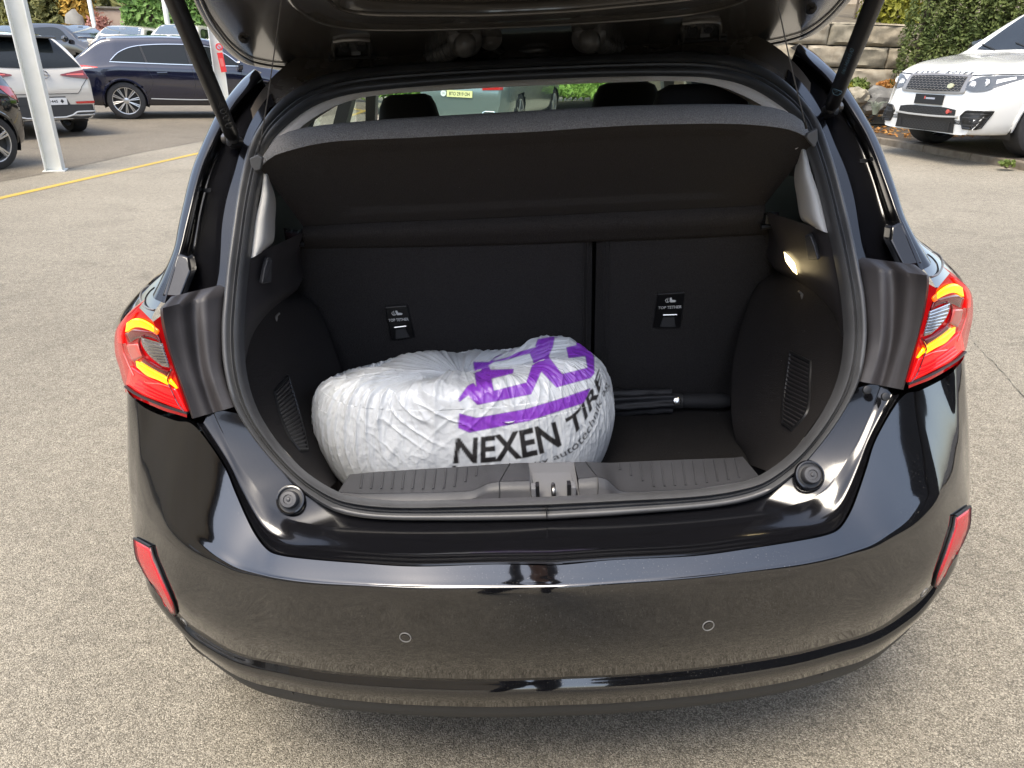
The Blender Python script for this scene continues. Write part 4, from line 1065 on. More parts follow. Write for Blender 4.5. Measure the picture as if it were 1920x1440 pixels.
def asphalt(name, c0, c1, c2, wet=0.0):
    m_ = bpy.data.materials.new(name); m_.use_nodes = True; nt = m_.node_tree; b = nt.nodes['Principled BSDF']; N_ = nt.nodes.new
    tc = N_('ShaderNodeTexCoord'); L2 = nt.links.new
    vo = N_('ShaderNodeTexVoronoi'); vo.inputs['Scale'].default_value = 330; L2(tc.outputs['Object'], vo.inputs['Vector'])
    sp = N_('ShaderNodeSeparateColor'); L2(vo.outputs['Color'], sp.inputs[0])
    rp = N_('ShaderNodeValToRGB'); e = rp.color_ramp.elements
    e[0].position = 0; e[0].color = (*c0, 1); e[1].position = 1; e[1].color = (*c2, 1)
    e.new(.45).color = (*c1, 1); e.new(.8).color = tuple((a + b_) / 2 for a, b_ in zip(c1, c2)) + (1,)
    L2(sp.outputs[0], rp.inputs[0])
    gap_ = N_('ShaderNodeMapRange'); gap_.inputs[1].default_value = .25; gap_.inputs[2].default_value = .75; gap_.inputs[3].default_value = 1.0; gap_.inputs[4].default_value = .62
    L2(vo.outputs['Distance'], gap_.inputs[0])
    n1 = N_('ShaderNodeTexNoise'); n1.inputs['Scale'].default_value = .35; n1.inputs['Detail'].default_value = 8; n1.inputs['Roughness'].default_value = .65; L2(tc.outputs['Object'], n1.inputs['Vector'])
    m1 = N_('ShaderNodeMapRange'); m1.inputs[1].default_value = .3; m1.inputs[2].default_value = .7; m1.inputs[3].default_value = .78; m1.inputs[4].default_value = 1.16; L2(n1.outputs['Fac'], m1.inputs[0])
    n2 = N_('ShaderNodeTexNoise'); n2.inputs['Scale'].default_value = 26; n2.inputs['Detail'].default_value = 5; L2(tc.outputs['Object'], n2.inputs['Vector'])
    m2 = N_('ShaderNodeMapRange'); m2.inputs[1].default_value = .3; m2.inputs[2].default_value = .7; m2.inputs[3].default_value = .86; m2.inputs[4].default_value = 1.12; L2(n2.outputs['Fac'], m2.inputs[0])
    n4 = N_('ShaderNodeTexNoise'); n4.inputs['Scale'].default_value = 1.7; n4.inputs['Detail'].default_value = 7; n4.inputs['Distortion'].default_value = .8; L2(tc.outputs['Object'], n4.inputs['Vector'])
    m4 = N_('ShaderNodeMapRange'); m4.inputs[1].default_value = .56; m4.inputs[2].default_value = .74; m4.inputs[3].default_value = 1.02; m4.inputs[4].default_value = .80; L2(n4.outputs['Fac'], m4.inputs[0])
    m5 = N_('ShaderNodeMath'); m5.operation = 'MULTIPLY'; L2(m1.outputs[0], m5.inputs[0]); L2(m4.outputs[0], m5.inputs[1])
    mm = N_('ShaderNodeMath'); mm.operation = 'MULTIPLY'; L2(m5.outputs[0], mm.inputs[0]); L2(m2.outputs[0], mm.inputs[1])
    m3 = N_('ShaderNodeMath'); m3.operation = 'MULTIPLY'; L2(mm.outputs[0], m3.inputs[0]); L2(gap_.outputs[0], m3.inputs[1])
    vm = N_('ShaderNodeVectorMath'); vm.operation = 'SCALE'; L2(rp.outputs[0], vm.inputs[0]); L2(m3.outputs[0], vm.inputs['Scale'])
    L2(vm.outputs[0], b.inputs['Base Color'])
    b.inputs['Roughness'].default_value = .85 - .5 * wet; b.inputs['Specular IOR Level'].default_value = .3
    bp_ = N_('ShaderNodeBump'); bp_.inputs['Strength'].default_value = .8 - .4 * wet; bp_.inputs['Distance'].default_value = .004; bp_.invert = True
    L2(vo.outputs['Distance'], bp_.inputs['Height']); L2(bp_.outputs[0], b.inputs['Normal'])
    return m_


M['asphalt'] = asphalt('pale worn asphalt', (.145, .128, .098), (.285, .253, .196), (.50, .45, .355))
M['asphalt_wet'] = asphalt('damp brown pavement', (.035, .028, .022), (.085, .070, .052), (.17, .14, .11), .6)
xs_ = sorted(set([-60, -45, -32, -24, -18, -14, -11, -9, -7.5, -6.3, -5.2, -4.4] + list(np.arange(-4, 6.6, .4).round(3)) + [7, 8, 9.5, 12, 16, 22, 30, 45, 60]))
ys_ = [-60, -40, -25, -15, -8, -4, -2, 0, 2, 4, 6, 8, 10, 12, 15, 18, 22, 27, 34, 45, 60, 90]
mb = MB(); mb.grid([[Vector((x, y, gz(x, y))) for x in xs_] for y in ys_])
tag(mb.build('ground', M['asphalt'], None), kind='structure')
# pavement beyond the kerb, a little above the road
mb = MB(); rows = []
def pz(x): return SL * min(x, 9) + .02 * max(0, min(x - 9, 30)) + .004
for y in (2, 5, 8, 11, 14, 17, 21, 26):
    rows.append([Vector((x, y, pz(x))) for x in [kx(y) + .10, kx(y) + .6, kx(y) + 1.4, kx(y) + 2.4, kx(y) + 4, kx(y) + 8, kx(y) + 16]])
mb.grid(rows); tag(mb.build('pavement', M['asphalt_wet'], None), kind='structure')
M['kerb'] = mat('weathered kerb stone', (.12, .095, .065), .85, var=(.21, .175, .13), vscale=9, bump=.6, bscale=60)
kb = tag(bpy.data.objects.new('kerb', None), kind='structure'); COL.objects.link(kb)
y = 4.6; k = 0
while y < 22:
    l = random.uniform(.9, 1.15); x0, x1 = kx(y), kx(y + l - .012)
    mb = MB(); zt0, zt1 = SL * x0 + .006 + random.uniform(-.004, .004), SL * x1 + .006
    P = [Vector((x0, y, 0)), Vector((x1, y + l - .012, 0)), Vector((x1 + .17, y + l - .012, 0)), Vector((x0 + .17, y, 0))]
    top = [Vector((P[0].x, P[0].y, zt0)), Vector((P[1].x, P[1].y, zt1)), Vector((P[2].x, P[2].y, zt1 + .005)), Vector((P[3].x, P[3].y, zt0 + .005))]
    mb.prism(top, (0, 0, -.26)); mb.build('kerb_stone', M['kerb'], kb, smooth=False, mods=(('bevel', .012, 2),)); y += l
# painted yellow lines
M['yellow'] = mat('worn yellow road paint', (.46, .30, .025), .7, var=(.36, .26, .06), vscale=30, bump=.3, bscale=300)
def wz(px, py, z):                                    # where a ray meets the world height z
    c = CAR @ CAM_C; d = CAR.to_3x3() @ (A_R * ((px - PW / 2) / FOC) + A_D * ((py - PH / 2) / FOC) + A_F)
    return c + d * ((z - c.z) / d.z)
def stripe(name, p0, p1, w, n=30):
    a, b = Vector(p0[:2]), Vector(p1[:2]); t = (b - a).normalized(); s = Vector((-t.y, t.x)) * w / 2
    mb = MB(); mb.grid([[Vector((*(a.lerp(b, i / n) + s), gz((a.lerp(b, i / n) + s).x) + .004)) for i in range(n + 1)], [Vector((*(a.lerp(b, i / n) - s), gz((a.lerp(b, i / n) - s).x) + .004)) for i in range(n + 1)]])
    return tag(mb.build(name, M['yellow'], None), kind='structure')
ya = wz(0, 372, -.12); yb = wz(375, 287, -.12); dv = (yb - ya)
stripe('yellow_line', ya - dv * .6, yb + dv * 1.2, .10)
va = wz(662, 203, -.08); vb = wz(657, 215, -.08); vc = wz(676, 205, -.08)
stripe('yellow_marking', wz(651, 216, -.08), wz(690, 203, -.08), .13, 6); stripe('yellow_marking', wz(640, 196, -.08), wz(690, 207, -.08), .13, 6)
# darker, browner asphalt sheet over the parking rows
M['asphalt_brown'] = asphalt('brownish darker asphalt', (.10, .085, .062), (.185, .158, .118), (.32, .28, .22), .1)
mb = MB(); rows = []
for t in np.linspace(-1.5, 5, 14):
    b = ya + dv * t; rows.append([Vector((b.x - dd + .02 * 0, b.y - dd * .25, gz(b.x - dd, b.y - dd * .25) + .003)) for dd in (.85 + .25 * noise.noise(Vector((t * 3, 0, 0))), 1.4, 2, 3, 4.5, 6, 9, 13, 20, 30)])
mb.grid(rows); tag(mb.build('parking_lot', M['asphalt_brown'], None), kind='structure')
# hairline crack
M['crack'] = mat('dark crack', (.03, .027, .024), .9)
cp = [(1818, 612), (1826, 640), (1840, 655), (1850, 668), (1862, 676), (1872, 690), (1886, 703), (1900, 722), (1921, 745), (1960, 790)]
C_ = []
for x, y in cp:
    p = on(x, y, lambda X, Z: 1.5); d = at(x, y, 2) - CAM_C; q = CAR @ (CAM_C + d * (-CAM_C.z / d.z)); C_.append(Vector((q.x, q.y, gz(q.x) + .002)))
C_ = spl(C_, 60); mb = MB()
mb.grid([[p + Vector((.0035 * noise.noise(p * 40) + .002, .002 + .004 * noise.noise(p * 33), 0)) for p in C_], [p + Vector((-.0015 + .0035 * noise.noise(p * 41), -.002, 0)) for p in C_]])
tag(mb.build('crack', M['crack'], None), kind='structure')

# white steel posts of the car park shelter
M['post'] = mat('white painted steel', (.70, .70, .66), .45, var=(.62, .62, .57), vscale=5)
def post(px, py, w, label, hgt=3.0, yaw=.35):
    b = wz(px, py, -.12)
    t = thing('steel_post', label, 'post', Matrix.Translation((b.x, b.y, gz(b.x))) @ Matrix.Rotation(yaw, 4, 'Z'), 'white steel posts along the car park')
    mb = MB(); f = w * .075
    mb.box((-w / 2 + f / 2, 0, hgt / 2), (f, w, hgt)); mb.build('flange', M['post'], t, smooth=False, mods=(('bevel', .004, 2),))
    mb = MB(); mb.box((w / 2 - f / 2, 0, hgt / 2), (f, w, hgt)); mb.build('flange', M['post'], t, smooth=False, mods=(('bevel', .004, 2),))
    mb = MB(); mb.box((0, 0, hgt / 2), (w - 2 * f, f * .8, hgt)); mb.build('web', M['post'], t, smooth=False)
    mb = MB(); mb.box((0, 0, .006), (w * 1.25, w * 1.25, .012)); mb.build('base_plate', M['post'], t, smooth=False)
    return t
p1 = post(104, 320, .20, 'white steel post standing on the asphalt by the yellow line, nearest of the posts')
p2 = post(424, 228, .24, 'white steel post carrying round no-stopping sign and red notice')
M['sign_white'] = mat('white sign', (.75, .74, .72), .4); M['sign_red'] = mat('red sign', (.62, .03, .03), .4); M['sign_grey'] = mat('grey blue sign', (.35, .37, .42), .4)
def sign_at(px, py, depth): return atw(px, py, depth)
cW = CAR @ CAM_C
pb = wz(436, 228, -.12); Ysg = pb.y - .16
def facing(p):
    n = (cW - p); n.z = 0; n.normalize(); u = Vector((0, 0, 1)).cross(n).normalized(); return u, Vector((0, 0, 1)), n
c = sign_at(411, 88, Ysg); u, v, n = facing(c)
sg = thing('parking_ban_sign', 'small round red-rimmed sign fixed to the white post', 'sign', Matrix.Translation(c) @ Matrix((u, v, n)).transposed().to_4x4())
r = (sign_at(417.5, 88, Ysg) - c).length
mb = MB(); mb.lathe([(r, -.01), (r, .004), (.0005, .0045)], (0, 0, 0), (0, 0, 1), 24); mb.build('sign_disc', M['sign_red'], sg, smooth=False)
mb = MB(); mb.lathe([(r * .62, .005), (.0005, .0065)], (0, 0, 0), (0, 0, 1), 24); mb.build('sign_field', M['sign_grey'], sg, smooth=False)
mb = MB(); mb.box((0, 0, .009), (r * .22, r * 1.3, .002), Matrix.Rotation(.78, 3, 'Z')); mb.build('sign_bar', M['sign_red'], sg, smooth=False)
c = sign_at(416, 117, Ysg); u, v, n = facing(c)
sg = thing('red_notice', 'tall red notice with faint white lines on the white post', 'sign', Matrix.Translation(c) @ Matrix((u, v, n)).transposed().to_4x4() @ Matrix.Rotation(.1, 4, 'Z'))
w = (sign_at(421, 117, Ysg) - sign_at(411, 117, Ysg)).length; h_ = (sign_at(416, 100, Ysg) - sign_at(416, 136, Ysg)).length
mb = MB(); mb.box((0, 0, 0), (w, h_, .008)); mb.build('notice_board', M['sign_red'], sg, smooth=False)
mb = MB(); mb.box((0, 0, .005), (w * .6, h_ * .42, .003)); mb.build('notice_panel', mat('pale red print', (.62, .14, .12), .5), sg, smooth=False)
# ================================================================== parked vehicles
def car_wheel(parent, c, r, w, s, style, rim_mat, rr=.70):
    """tyre and rim; s = +1 when the outer side faces +x"""
    mb = MB(); R0 = r * rr
    mb.lathe([(R0, -w), (r * .93, -w), (r, -w * .85), (r, -w * .16), (r * .975, -w * .05), (r * .90, 0), (R0 * 1.03, -.004), (R0, -.014)], c, (s, 0, 0), 40, False)
    t = mb.build('wheel', M['tyre'], parent, angle=40)
    mb = MB(); mb.lathe([(R0, -w), (R0 * .97, -.03), (R0 * .975, -.008), (R0 * 1.02, -.004)], c, (s, 0, 0), 40, False)
    mb.lathe([(r * .17, -.035), (r * .16, -.02), (r * .09, -.012), (.0005, -.012)], c, (s, 0, 0), 20); mb.build('rim', rim_mat, t, angle=45)
    mb = MB(); mb.lathe([(R0 * .97, -.075), (.0005, -.08)], c, (s, 0, 0), 24); mb.build('brake_side', M['plastic_dk'], t, smooth=False)
    c = Vector(c); n = 10 if style == 'double' else style if isinstance(style, int) else 5
    for k in range(n):
        a = 2 * pi * k / n + .2
        pairs = ((-.075, .0), (.075, .0)) if style == 'double' else ((-.10, .0), (.10, .0)) if style == 'split' else ((0, 0),)
        for da, _ in pairs:
            wdt = r * (.030 if style == 'double' else .045 if style == 'split' else .045)
            mb = MB(); aa = a + da; i0 = a + da * .5
            mb.tube([c + Vector((-s * .028, r * .12 * cos(i0), r * .12 * sin(i0))), c + Vector((-s * .018, R0 * .6 * cos(aa), R0 * .6 * sin(aa))), c + Vector((-s * .012, R0 * .985 * cos(aa), R0 * .985 * sin(aa)))], [wdt * .9, wdt, wdt], 5)
            mb.build('spoke', rim_mat, t, angle=60)
    return t


class Body:
    """a car body lofted over cross-sections: local x right, y forward, z up, origin under the middle of the wheelbase"""
    def __init__(s, root, paint, top, belt, W, wb, wr, ends, zs=.26, pinch=.42, cut=True, wx=None):
        s.root = root; ys = np.array([t[0] for t in top]); s.wb = wb; s.wr = wr; s.W = W
        s.y0, s.y1 = ys[0], ys[-1]; s.top = top
        secs = []
        yy = []
        for i in range(len(ys) - 1):
            n = max(1, int(round((ys[i + 1] - ys[i]) / .055)))
            yy += list(np.linspace(ys[i], ys[i + 1], n, endpoint=False))
        yy.append(ys[-1])
        T_ = spl([(t[0], t[1], 0) for t in top], 400); tx = [p.x for p in T_]; tz = [p.y for p in T_]
        bx_ = [b[0] for b in belt]; bz_ = [b[1] for b in belt]
        for y in yy:
            e0 = max(0, 1 - (y - s.y0) / ends[0]); e1 = max(0, 1 - (s.y1 - y) / ends[1])
            w = W / 2 * (1 - ends[2] * e0 ** 2.2 - ends[3] * e1 ** 2.2)
            zt = float(np.interp(y, tx, tz)); zb = min(float(np.interp(y, bx_, bz_)), zt - .015); t = zt - zb
            zl = zs + .05 * e0 ** 2 + .02 * e1 ** 2
            k = pinch
            xr = .955 * w - k * t
            sec = [(0, zl), (.80 * w, zl), (.93 * w, zl + .05), (.98 * w, zl + .20), (1.0 * w, zl + (zb - zl) * .62), (.992 * w, zb - .10 * (zb - zl)), (.955 * w, zb),
                   (.955 * w - k * t * .62, zb + .60 * t), (.955 * w - k * t * .98, zb + .90 * t), (.955 * w - k * t * 1.35 - .06 * w, zb + .985 * t), (.5 * (.955 * w - k * t), zb + t * 1.0), (0, zb + t + .012)]
            secs.append([Vector((x, y, z)) for x, z in sec])
        halfn = len(secs[0]); rows = []
        fine = []
        for sec in secs:
            fine.append(sec)
        # Catmull-Rom round each section
        out = []
        for sec in fine:
            r = []
            for i in range(halfn - 1):
                a = sec[i - 1] if i else Vector((-sec[1].x, sec[1].y, sec[1].z)); d = sec[i + 2] if i + 2 < halfn else Vector((-sec[-2].x, sec[-2].y, sec[-2].z))
                for q in range(3):
                    r.append(Vector(cr(np.array(a), np.array(sec[i]), np.array(sec[i + 1]), np.array(d), q / 3)))
            r.append(sec[-1]); out.append(r)
        rows = [[Vector((-p.x, p.y, p.z)) for p in r[:0:-1]] + r for r in out]
        mb = MB(); n = len(rows[0]); vs = [p for r in rows for p in r]; fs = []
        for j in range(len(rows) - 1):
            for i in range(n - 1):
                fs.append([j * n + i, j * n + i + 1, (j + 1) * n + i + 1, (j + 1) * n + i])
        fs.append(list(range(n))); fs.append([(len(rows) - 1) * n + i for i in range(n)][::-1])
        s.bvh = BVHTree.FromPolygons([tuple(v) for v in vs], fs)
        keep = []
        for f in fs:
            c = sum((vs[i] for i in f), Vector()) / len(f)
            if cut and len(f) == 4 and abs(c.x) > .55 * W / 2 and any((c.y - wy) ** 2 + (c.z - wr) ** 2 < (wr * 1.13) ** 2 for wy in (-wb / 2, wb / 2)): continue
            keep.append(f)
        mb.add(vs, keep)
        s.o = mb.build('body', paint, root, angle=42)
        if cut:
            for sx in (1, -1):
                for wy in (-wb / 2, wb / 2):
                    x0 = W / 2 * .62
                    m2 = MB(); m2.grid([[Vector((sx * xx, wy + rr_ * cos(a), wr + rr_ * sin(a))) for a in np.linspace(-.35, pi + .35, 22)] for xx, rr_ in ((x0 + .02, .04), (x0 + .02, wr * 1.2), (W / 2 - .05, wr * 1.2))]); m2.build('wheel_well', M['plastic_dk'], s.o)

    def side(s, y, z, sx, off=.004):
        h = s.bvh.ray_cast(Vector((sx * 3, y, z)), Vector((-sx, 0, 0)))
        return (h[0] if h[0] is not None else Vector((sx * s.W / 2 * .8, y, z))) + Vector((sx * off, 0, 0))

    def end(s, x, z, e, off=.004):                      # e=+1 front, -1 rear
        h = s.bvh.ray_cast(Vector((x, e * 6, z)), Vector((0, -e, 0)))
        return (h[0] if h[0] is not None else Vector((x, e * 2, z))) + Vector((0, e * off, 0))

    def above(s, x, y, off=.004):
        h = s.bvh.ray_cast(Vector((x, y, 4)), Vector((0, 0, -1)))
        return (h[0] if h[0] is not None else Vector((x, y, 1))) + Vector((0, 0, off))

    def side_patch(s, name, A, B, mk, sx, off=.004, nu=16, nv=5, parent=None, smooth=True):
        a = spl(A, nu, smooth=smooth); b = spl(B, nu, smooth=smooth)
        mb = MB(); mb.grid([[s.side(pa[0] + (pb[0] - pa[0]) * t, pa[1] + (pb[1] - pa[1]) * t, sx, off) for pa, pb in zip(a, b)] for t in np.linspace(0, 1, nv + 1)])
        return mb.build(name, M[mk] if isinstance(mk, str) else mk, parent or s.root, angle=70)

    def end_patch(s, name, A, B, mk, e, off=.004, nu=16, nv=5, parent=None, smooth=True):
        off = off + .006; nu = max(nu, 26); nv = max(nv, 7)
        a = spl(A, nu, smooth=smooth); b = spl(B, nu, smooth=smooth)
        mb = MB(); mb.grid([[s.end(pa[0] + (pb[0] - pa[0]) * t, pa[1] + (pb[1] - pa[1]) * t, e, off) for pa, pb in zip(a, b)] for t in np.linspace(0, 1, nv + 1)])
        return mb.build(name, M[mk] if isinstance(mk, str) else mk, parent or s.root, angle=70)

    def side_line(s, name, pts, mk, sx, r=.006, off=.002, parent=None, n=30):
        mb = MB(); mb.tube([s.side(y, z, sx, off) for y, z in spl(pts, n)], r, 5); return mb.build(name, M[mk], parent or s.root)

    def end_line(s, name, pts, mk, e, r=.006, off=.002, parent=None, n=24):
        mb = MB(); mb.tube([s.end(x, z, e, off) for x, z in spl(pts, n, smooth=False)], r, 5); return mb.build(name, M[mk], parent or s.root)

    def end_mtx(s, x, z, e, off=.006):                  # plane for lettering on the front / rear, reading correctly from outside
        p = s.end(x, z, e, off); a = s.end(x, z + .04, e, off); v = (a - p).normalized(); u = Vector((-e, 0, 0)); q = s.end(x - e * .1, z, e, off); u = (q - p).normalized(); n = u.cross(v).normalized(); v = n.cross(u)
        return Matrix.Translation(p + n * .001) @ Matrix((u, v, n)).transposed().to_4x4()

    def wheels(s, style, rim_mat, w=.24, rr=.70):
        for sx in (1, -1):
            for wy in (-s.wb / 2, s.wb / 2):
                car_wheel(s.root, (sx * (s.W / 2 - .012), wy, s.wr), s.wr, w, sx, style, rim_mat, rr)

    def arches(s, mk, wdt=.05, k=1.15):
        for sx in (1, -1):
            for wy in (-s.wb / 2, s.wb / 2):
                P = []
                R0 = s.wr * k
                for a in np.linspace(-.15, pi + .15, 26):
                    P.append(s.side(wy + R0 * cos(a), max(.22, s.wr + R0 * sin(a)), sx, .0))
                mb = MB(); mb.tube(P, wdt * .5, 6); mb.build('wheel_arch', M[mk], s.o)


def pose(x, y, yaw, z=None, base=None):                 # yaw: clockwise from +Y, the way the nose points
    zz = gz(x, y) if z is None else z
    mtx = Matrix.Translation((x, y, zz)) @ Matrix.Rotation(-yaw, 4, 'Z')
    return mtx


M['white_car'] = mat('white car paint', (.54, .50, .43), .10, coat=1.0, coat_rough=.03)
M['white_rr'] = mat('bright white car paint', (.74, .735, .70), .14, coat=1.0, coat_rough=.03)
M['navy'] = mat('dark navy car paint', (.006, .007, .020), .10, ior=1.6, coat=1.0, coat_rough=.02)
M['black_car'] = mat('black car paint', (.006, .006, .007), .08, ior=1.6, coat=1.0)
M['silver_car'] = mat('grey green metallic paint', (.20, .24, .23), .25, metal=.55, coat=1.0)
M['clad'] = mat('grey black cladding', (.035, .035, .035), .6)
M['skid'] = mat('silver skid trim', (.48, .47, .44), .4, metal=.4)
M['plate'] = mat('white number plate', (.72, .71, .68), .45); M['plate_y'] = mat('yellow number plate', (.72, .66, .30), .45); M['ink'] = mat('black plate print', (.02, .02, .02), .5)
M['lamp_red'] = mat('red tail lamp', (.45, .015, .015), .12, coat=.8); M['lamp_maroon'] = mat('dark red tail lamp', (.16, .02, .02), .12, coat=.8)
M['lamp_clear'] = mat('clear headlamp glass', (.10, .105, .11), .10, metal=.2, coat=.4); M['lamp_white'] = mat('white lamp element', (.75, .76, .76), .15)
M['rim_silver'] = mat('silver alloy', (.62, .61, .59), .28, metal=.85); M['rim_dark'] = mat('grey alloy', (.30, .30, .31), .3, metal=.85)
M['mesh_black'] = mat('black grille', (.010, .010, .010), .5); M['bronze'] = mat('satin grille surround', (.36, .33, .30), .35, metal=.7)
M['black_roof'] = mat('black roof paint', (.01, .01, .01), .1, coat=1.0)


def number_plate(body, x, z, e, w, h, mk, txt, parent=None, name='number_plate'):
    mtx = body.end_mtx(x, z, e, .01)
    t = MB(); t.box((0, 0, 0), (w, h, .012)); me_o = t.build(name, M[mk], parent or body.root, smooth=False)
    me_o.data.transform(mtx)
    if txt:
        text_on('lettering', txt, mtx @ Matrix.Translation((0, 0, .0075)), M['ink'], me_o, fit=(w * .80, h * .56), size=.1, offset=.002)
    return me_o, mtx
# ---------------------------------------------------------------- dark blue SUV
def side_window(B, bot, top, sx, glass='glass_dk', trim=None, pillars=()):
    w = B.side_patch('side_window', bot, top, glass, sx, .004, 30, 6)
    if trim:
        B.side_line('window_trim', bot, trim, sx, .012, .005, w); B.side_line('window_trim', top, trim, sx, .012, .005, w, 40)
    for (b, t_) in pillars:
        B.side_line('window_pillar', [b, t_], 'plastic_dk', sx, .03, -.012, w)
    return w


r = thing('parked_suv', 'dark navy SUV in side view with chrome-edged windows and multi-spoke silver wheels', 'SUV', pose(-7.38, 17.85, RAD(65)), 'cars parked under the shelter')
B = Body(r, M['navy'], [(-2.41, .80), (-2.38, 1.02), (-2.28, 1.16), (-2.1, 1.30), (-1.8, 1.54), (-1.55, 1.62), (-.8, 1.66), (0, 1.66), (.45, 1.60), (.9, 1.36), (1.3, 1.12), (1.7, 1.05), (2.1, .96), (2.28, .84), (2.33, .70)],
         [(-2.4, 1.0), (-1.5, 1.10), (.8, 1.06), (1.3, 1.0), (2.3, .74)], 1.94, 2.87, .375, (.55, .7, .14, .22), .27, .44)
B.wheels('double', M['rim_silver']); B.arches('navy', .05, 1.13)
for sx in (1, -1):
    side_window(B, [(-1.62, 1.135), (-1.2, 1.125), (-.4, 1.11), (.5, 1.10), (.98, 1.10)], [(-1.60, 1.16), (-1.40, 1.33), (-1.05, 1.45), (-.4, 1.50), (.3, 1.48), (.65, 1.36), (.97, 1.12)], sx, 'glass_dk', 'chrome', (((-.92, 1.12), (-1.0, 1.45)), ((-.06, 1.11), (-.12, 1.5))))
    B.side_line('sill_strip', [(-.95, .42), (0, .40), (.95, .42)], 'skid', sx, .012, .0)
    B.side_patch('tail_lamp', [(-2.36, .98), (-2.1, 1.0), (-1.85, 1.02)], [(-2.36, 1.07), (-2.1, 1.06), (-1.86, 1.035)], 'lamp_red', sx, .006)
    for y in (-.75, .15):
        B.side_line('door_handle', [(y, .94), (y + .2, .945)], 'navy', sx, .016, .01)
    for P in ([(-1.0, .5), (-.85, .8), (-.98, 1.1)], [(-.05, .42), (-.02, .8), (-.06, 1.1)], [(.95, .42), (.98, .8), (.96, 1.08)]):
        B.side_line('door_seam', P, 'plastic_dk', sx, .004, -.001)
    mb = MB(); mb.lathe([(.0005, -.02), (.10, -.02), (.115, .02), (.09, .08), (.0005, .10)], (sx * 1.02, .92, 1.12), (0, 1, 0), 16); mb.build('door_mirror', M['navy'], r)
    B.end_patch('tail_lamp', [(sx * .40, .99), (sx * .88, .98)], [(sx * .42, 1.06), (sx * .87, 1.07)], 'lamp_red', -1, .006)
    B.side_line('roof_rail', [(-1.6, 1.575), (-.5, 1.63), (.3, 1.60)], 'chrome', sx, .016, -.02)
B.end_patch('rear_window', [(-.60, 1.20), (.60, 1.20)], [(-.50, 1.52), (.50, 1.52)], 'glass_dk', -1, .004)
B.end_patch('bumper_panel', [(-.8, .36), (.8, .36)], [(-.82, .62), (.82, .62)], 'clad', -1, .006)
mb = MB(); mb.box((0, -1.98, 1.575), (1.1, .30, .035)); mb.build('roof_spoiler', M['navy'], r, mods=(('bevel', .012, 3),))
mb = MB(); ws = [B.above(x, .55 + .0 * x, .004) for x in np.linspace(-.55, .55, 9)]; mb.grid([[B.above(x * (1 + .25 * t), .52 + .72 * t - .10 * x * x, .004) for x in np.linspace(-.55, .55, 9)] for t in np.linspace(0, 1, 6)]); mb.build('windscreen', M['glass_dk'], B.o)

# ---------------------------------------------------------------- pale compact SUV with its tail to us
r = thing('parked_suv', 'off-white compact SUV with black roof and tailgate glass, standing tail-on behind the nearest post', 'SUV', pose(-9.62, 14.05, RAD(-53)), 'cars parked under the shelter')
B = Body(r, M['white_car'], [(-2.23, .72), (-2.21, .98), (-2.14, 1.14), (-1.98, 1.30), (-1.72, 1.52), (-1.5, 1.59), (-.6, 1.62), (.1, 1.61), (.5, 1.54), (.95, 1.28), (1.25, 1.10), (1.7, 1.02), (2.05, .93), (2.2, .72)],
         [(-2.2, .97), (-1.3, 1.06), (.8, 1.03), (1.25, .98), (2.2, .72)], 1.86, 2.675, .355, (.45, .6, .12, .2), .25, .44)
B.wheels(5, M['rim_silver']); B.arches('clad', .06)
for sx in (1, -1):
    side_window(B, [(-1.5, 1.09), (-.5, 1.08), (.95, 1.06)], [(-1.5, 1.12), (-1.1, 1.42), (-.2, 1.46), (.4, 1.40), (.93, 1.08)], sx, 'glass_dk', 'chrome', (((-.85, 1.08), (-.9, 1.44)), ((-.05, 1.08), (-.1, 1.46))))
    B.side_line('sill_cladding', [(-.95, .32), (0, .31), (.95, .32)], 'clad', sx, .05, -.02)
    B.end_patch('tail_lamp', [(sx * .36, .985), (sx * .55, .955), (sx * .80, .93), (sx * .86, .95)], [(sx * .37, 1.0), (sx * .55, 1.035), (sx * .80, 1.075), (sx * .86, 1.06)], 'lamp_maroon', -1, .008)
    B.end_patch('lamp_element', [(sx * .46, .99), (sx * .74, .985)], [(sx * .46, 1.005), (sx * .74, 1.02)], 'lamp_pink', -1, .013)
    B.end_patch('bumper_reflector', [(sx * .52, .54), (sx * .86, .54)], [(sx * .50, .575), (sx * .86, .58)], 'lamp_red', -1, .012)
    B.end_line('exhaust_trim', [(sx * .42, .36), (sx * .50, .41), (sx * .84, .41), (sx * .84, .355), (sx * .54, .35), (sx * .42, .36)], 'skid', -1, .016, .012)
    B.side_patch('tail_lamp', [(-2.16, .95), (-1.9, .98)], [(-2.14, 1.06), (-1.92, 1.02)], 'lamp_maroon', sx, .006)
    mb = MB(); mb.lathe([(.0005, -.02), (.10, -.02), (.11, .02), (.09, .08), (.0005, .10)], (sx * .99, .90, 1.08), (0, 1, 0), 16); mb.build('door_mirror', M['black_roof'], r)
B.end_patch('rear_window', [(-.74, 1.115), (0, 1.09), (.74, 1.115)], [(-.56, 1.53), (0, 1.545), (.56, 1.53)], 'glass_dk', -1, .005)
B.end_patch('bumper_cladding', [(-.86, .30), (0, .29), (.86, .30)], [(-.84, .52), (0, .535), (.84, .52)], 'clad', -1, .006)
B.end_line('skid_strip', [(-.42, .36), (-.3, .33), (.3, .33), (.42, .36)], 'skid', -1, .016, .010)
B.end_patch('plate_recess', [(-.42, .52), (.42, .52)], [(-.36, .66), (.36, .66)], 'clad', -1, .006)
number_plate(B, .12, .585, -1, .50, .11, 'plate', 'BE · 71445 ♦')
B.end_line('tailgate_seam', [(-.78, .93), (-.66, .80), (-.60, .70), (.60, .70), (.66, .80), (.78, .93)], 'plastic_dk', -1, .005, .001)
em = B.end_mtx(.12, 1.0, -1, .012)
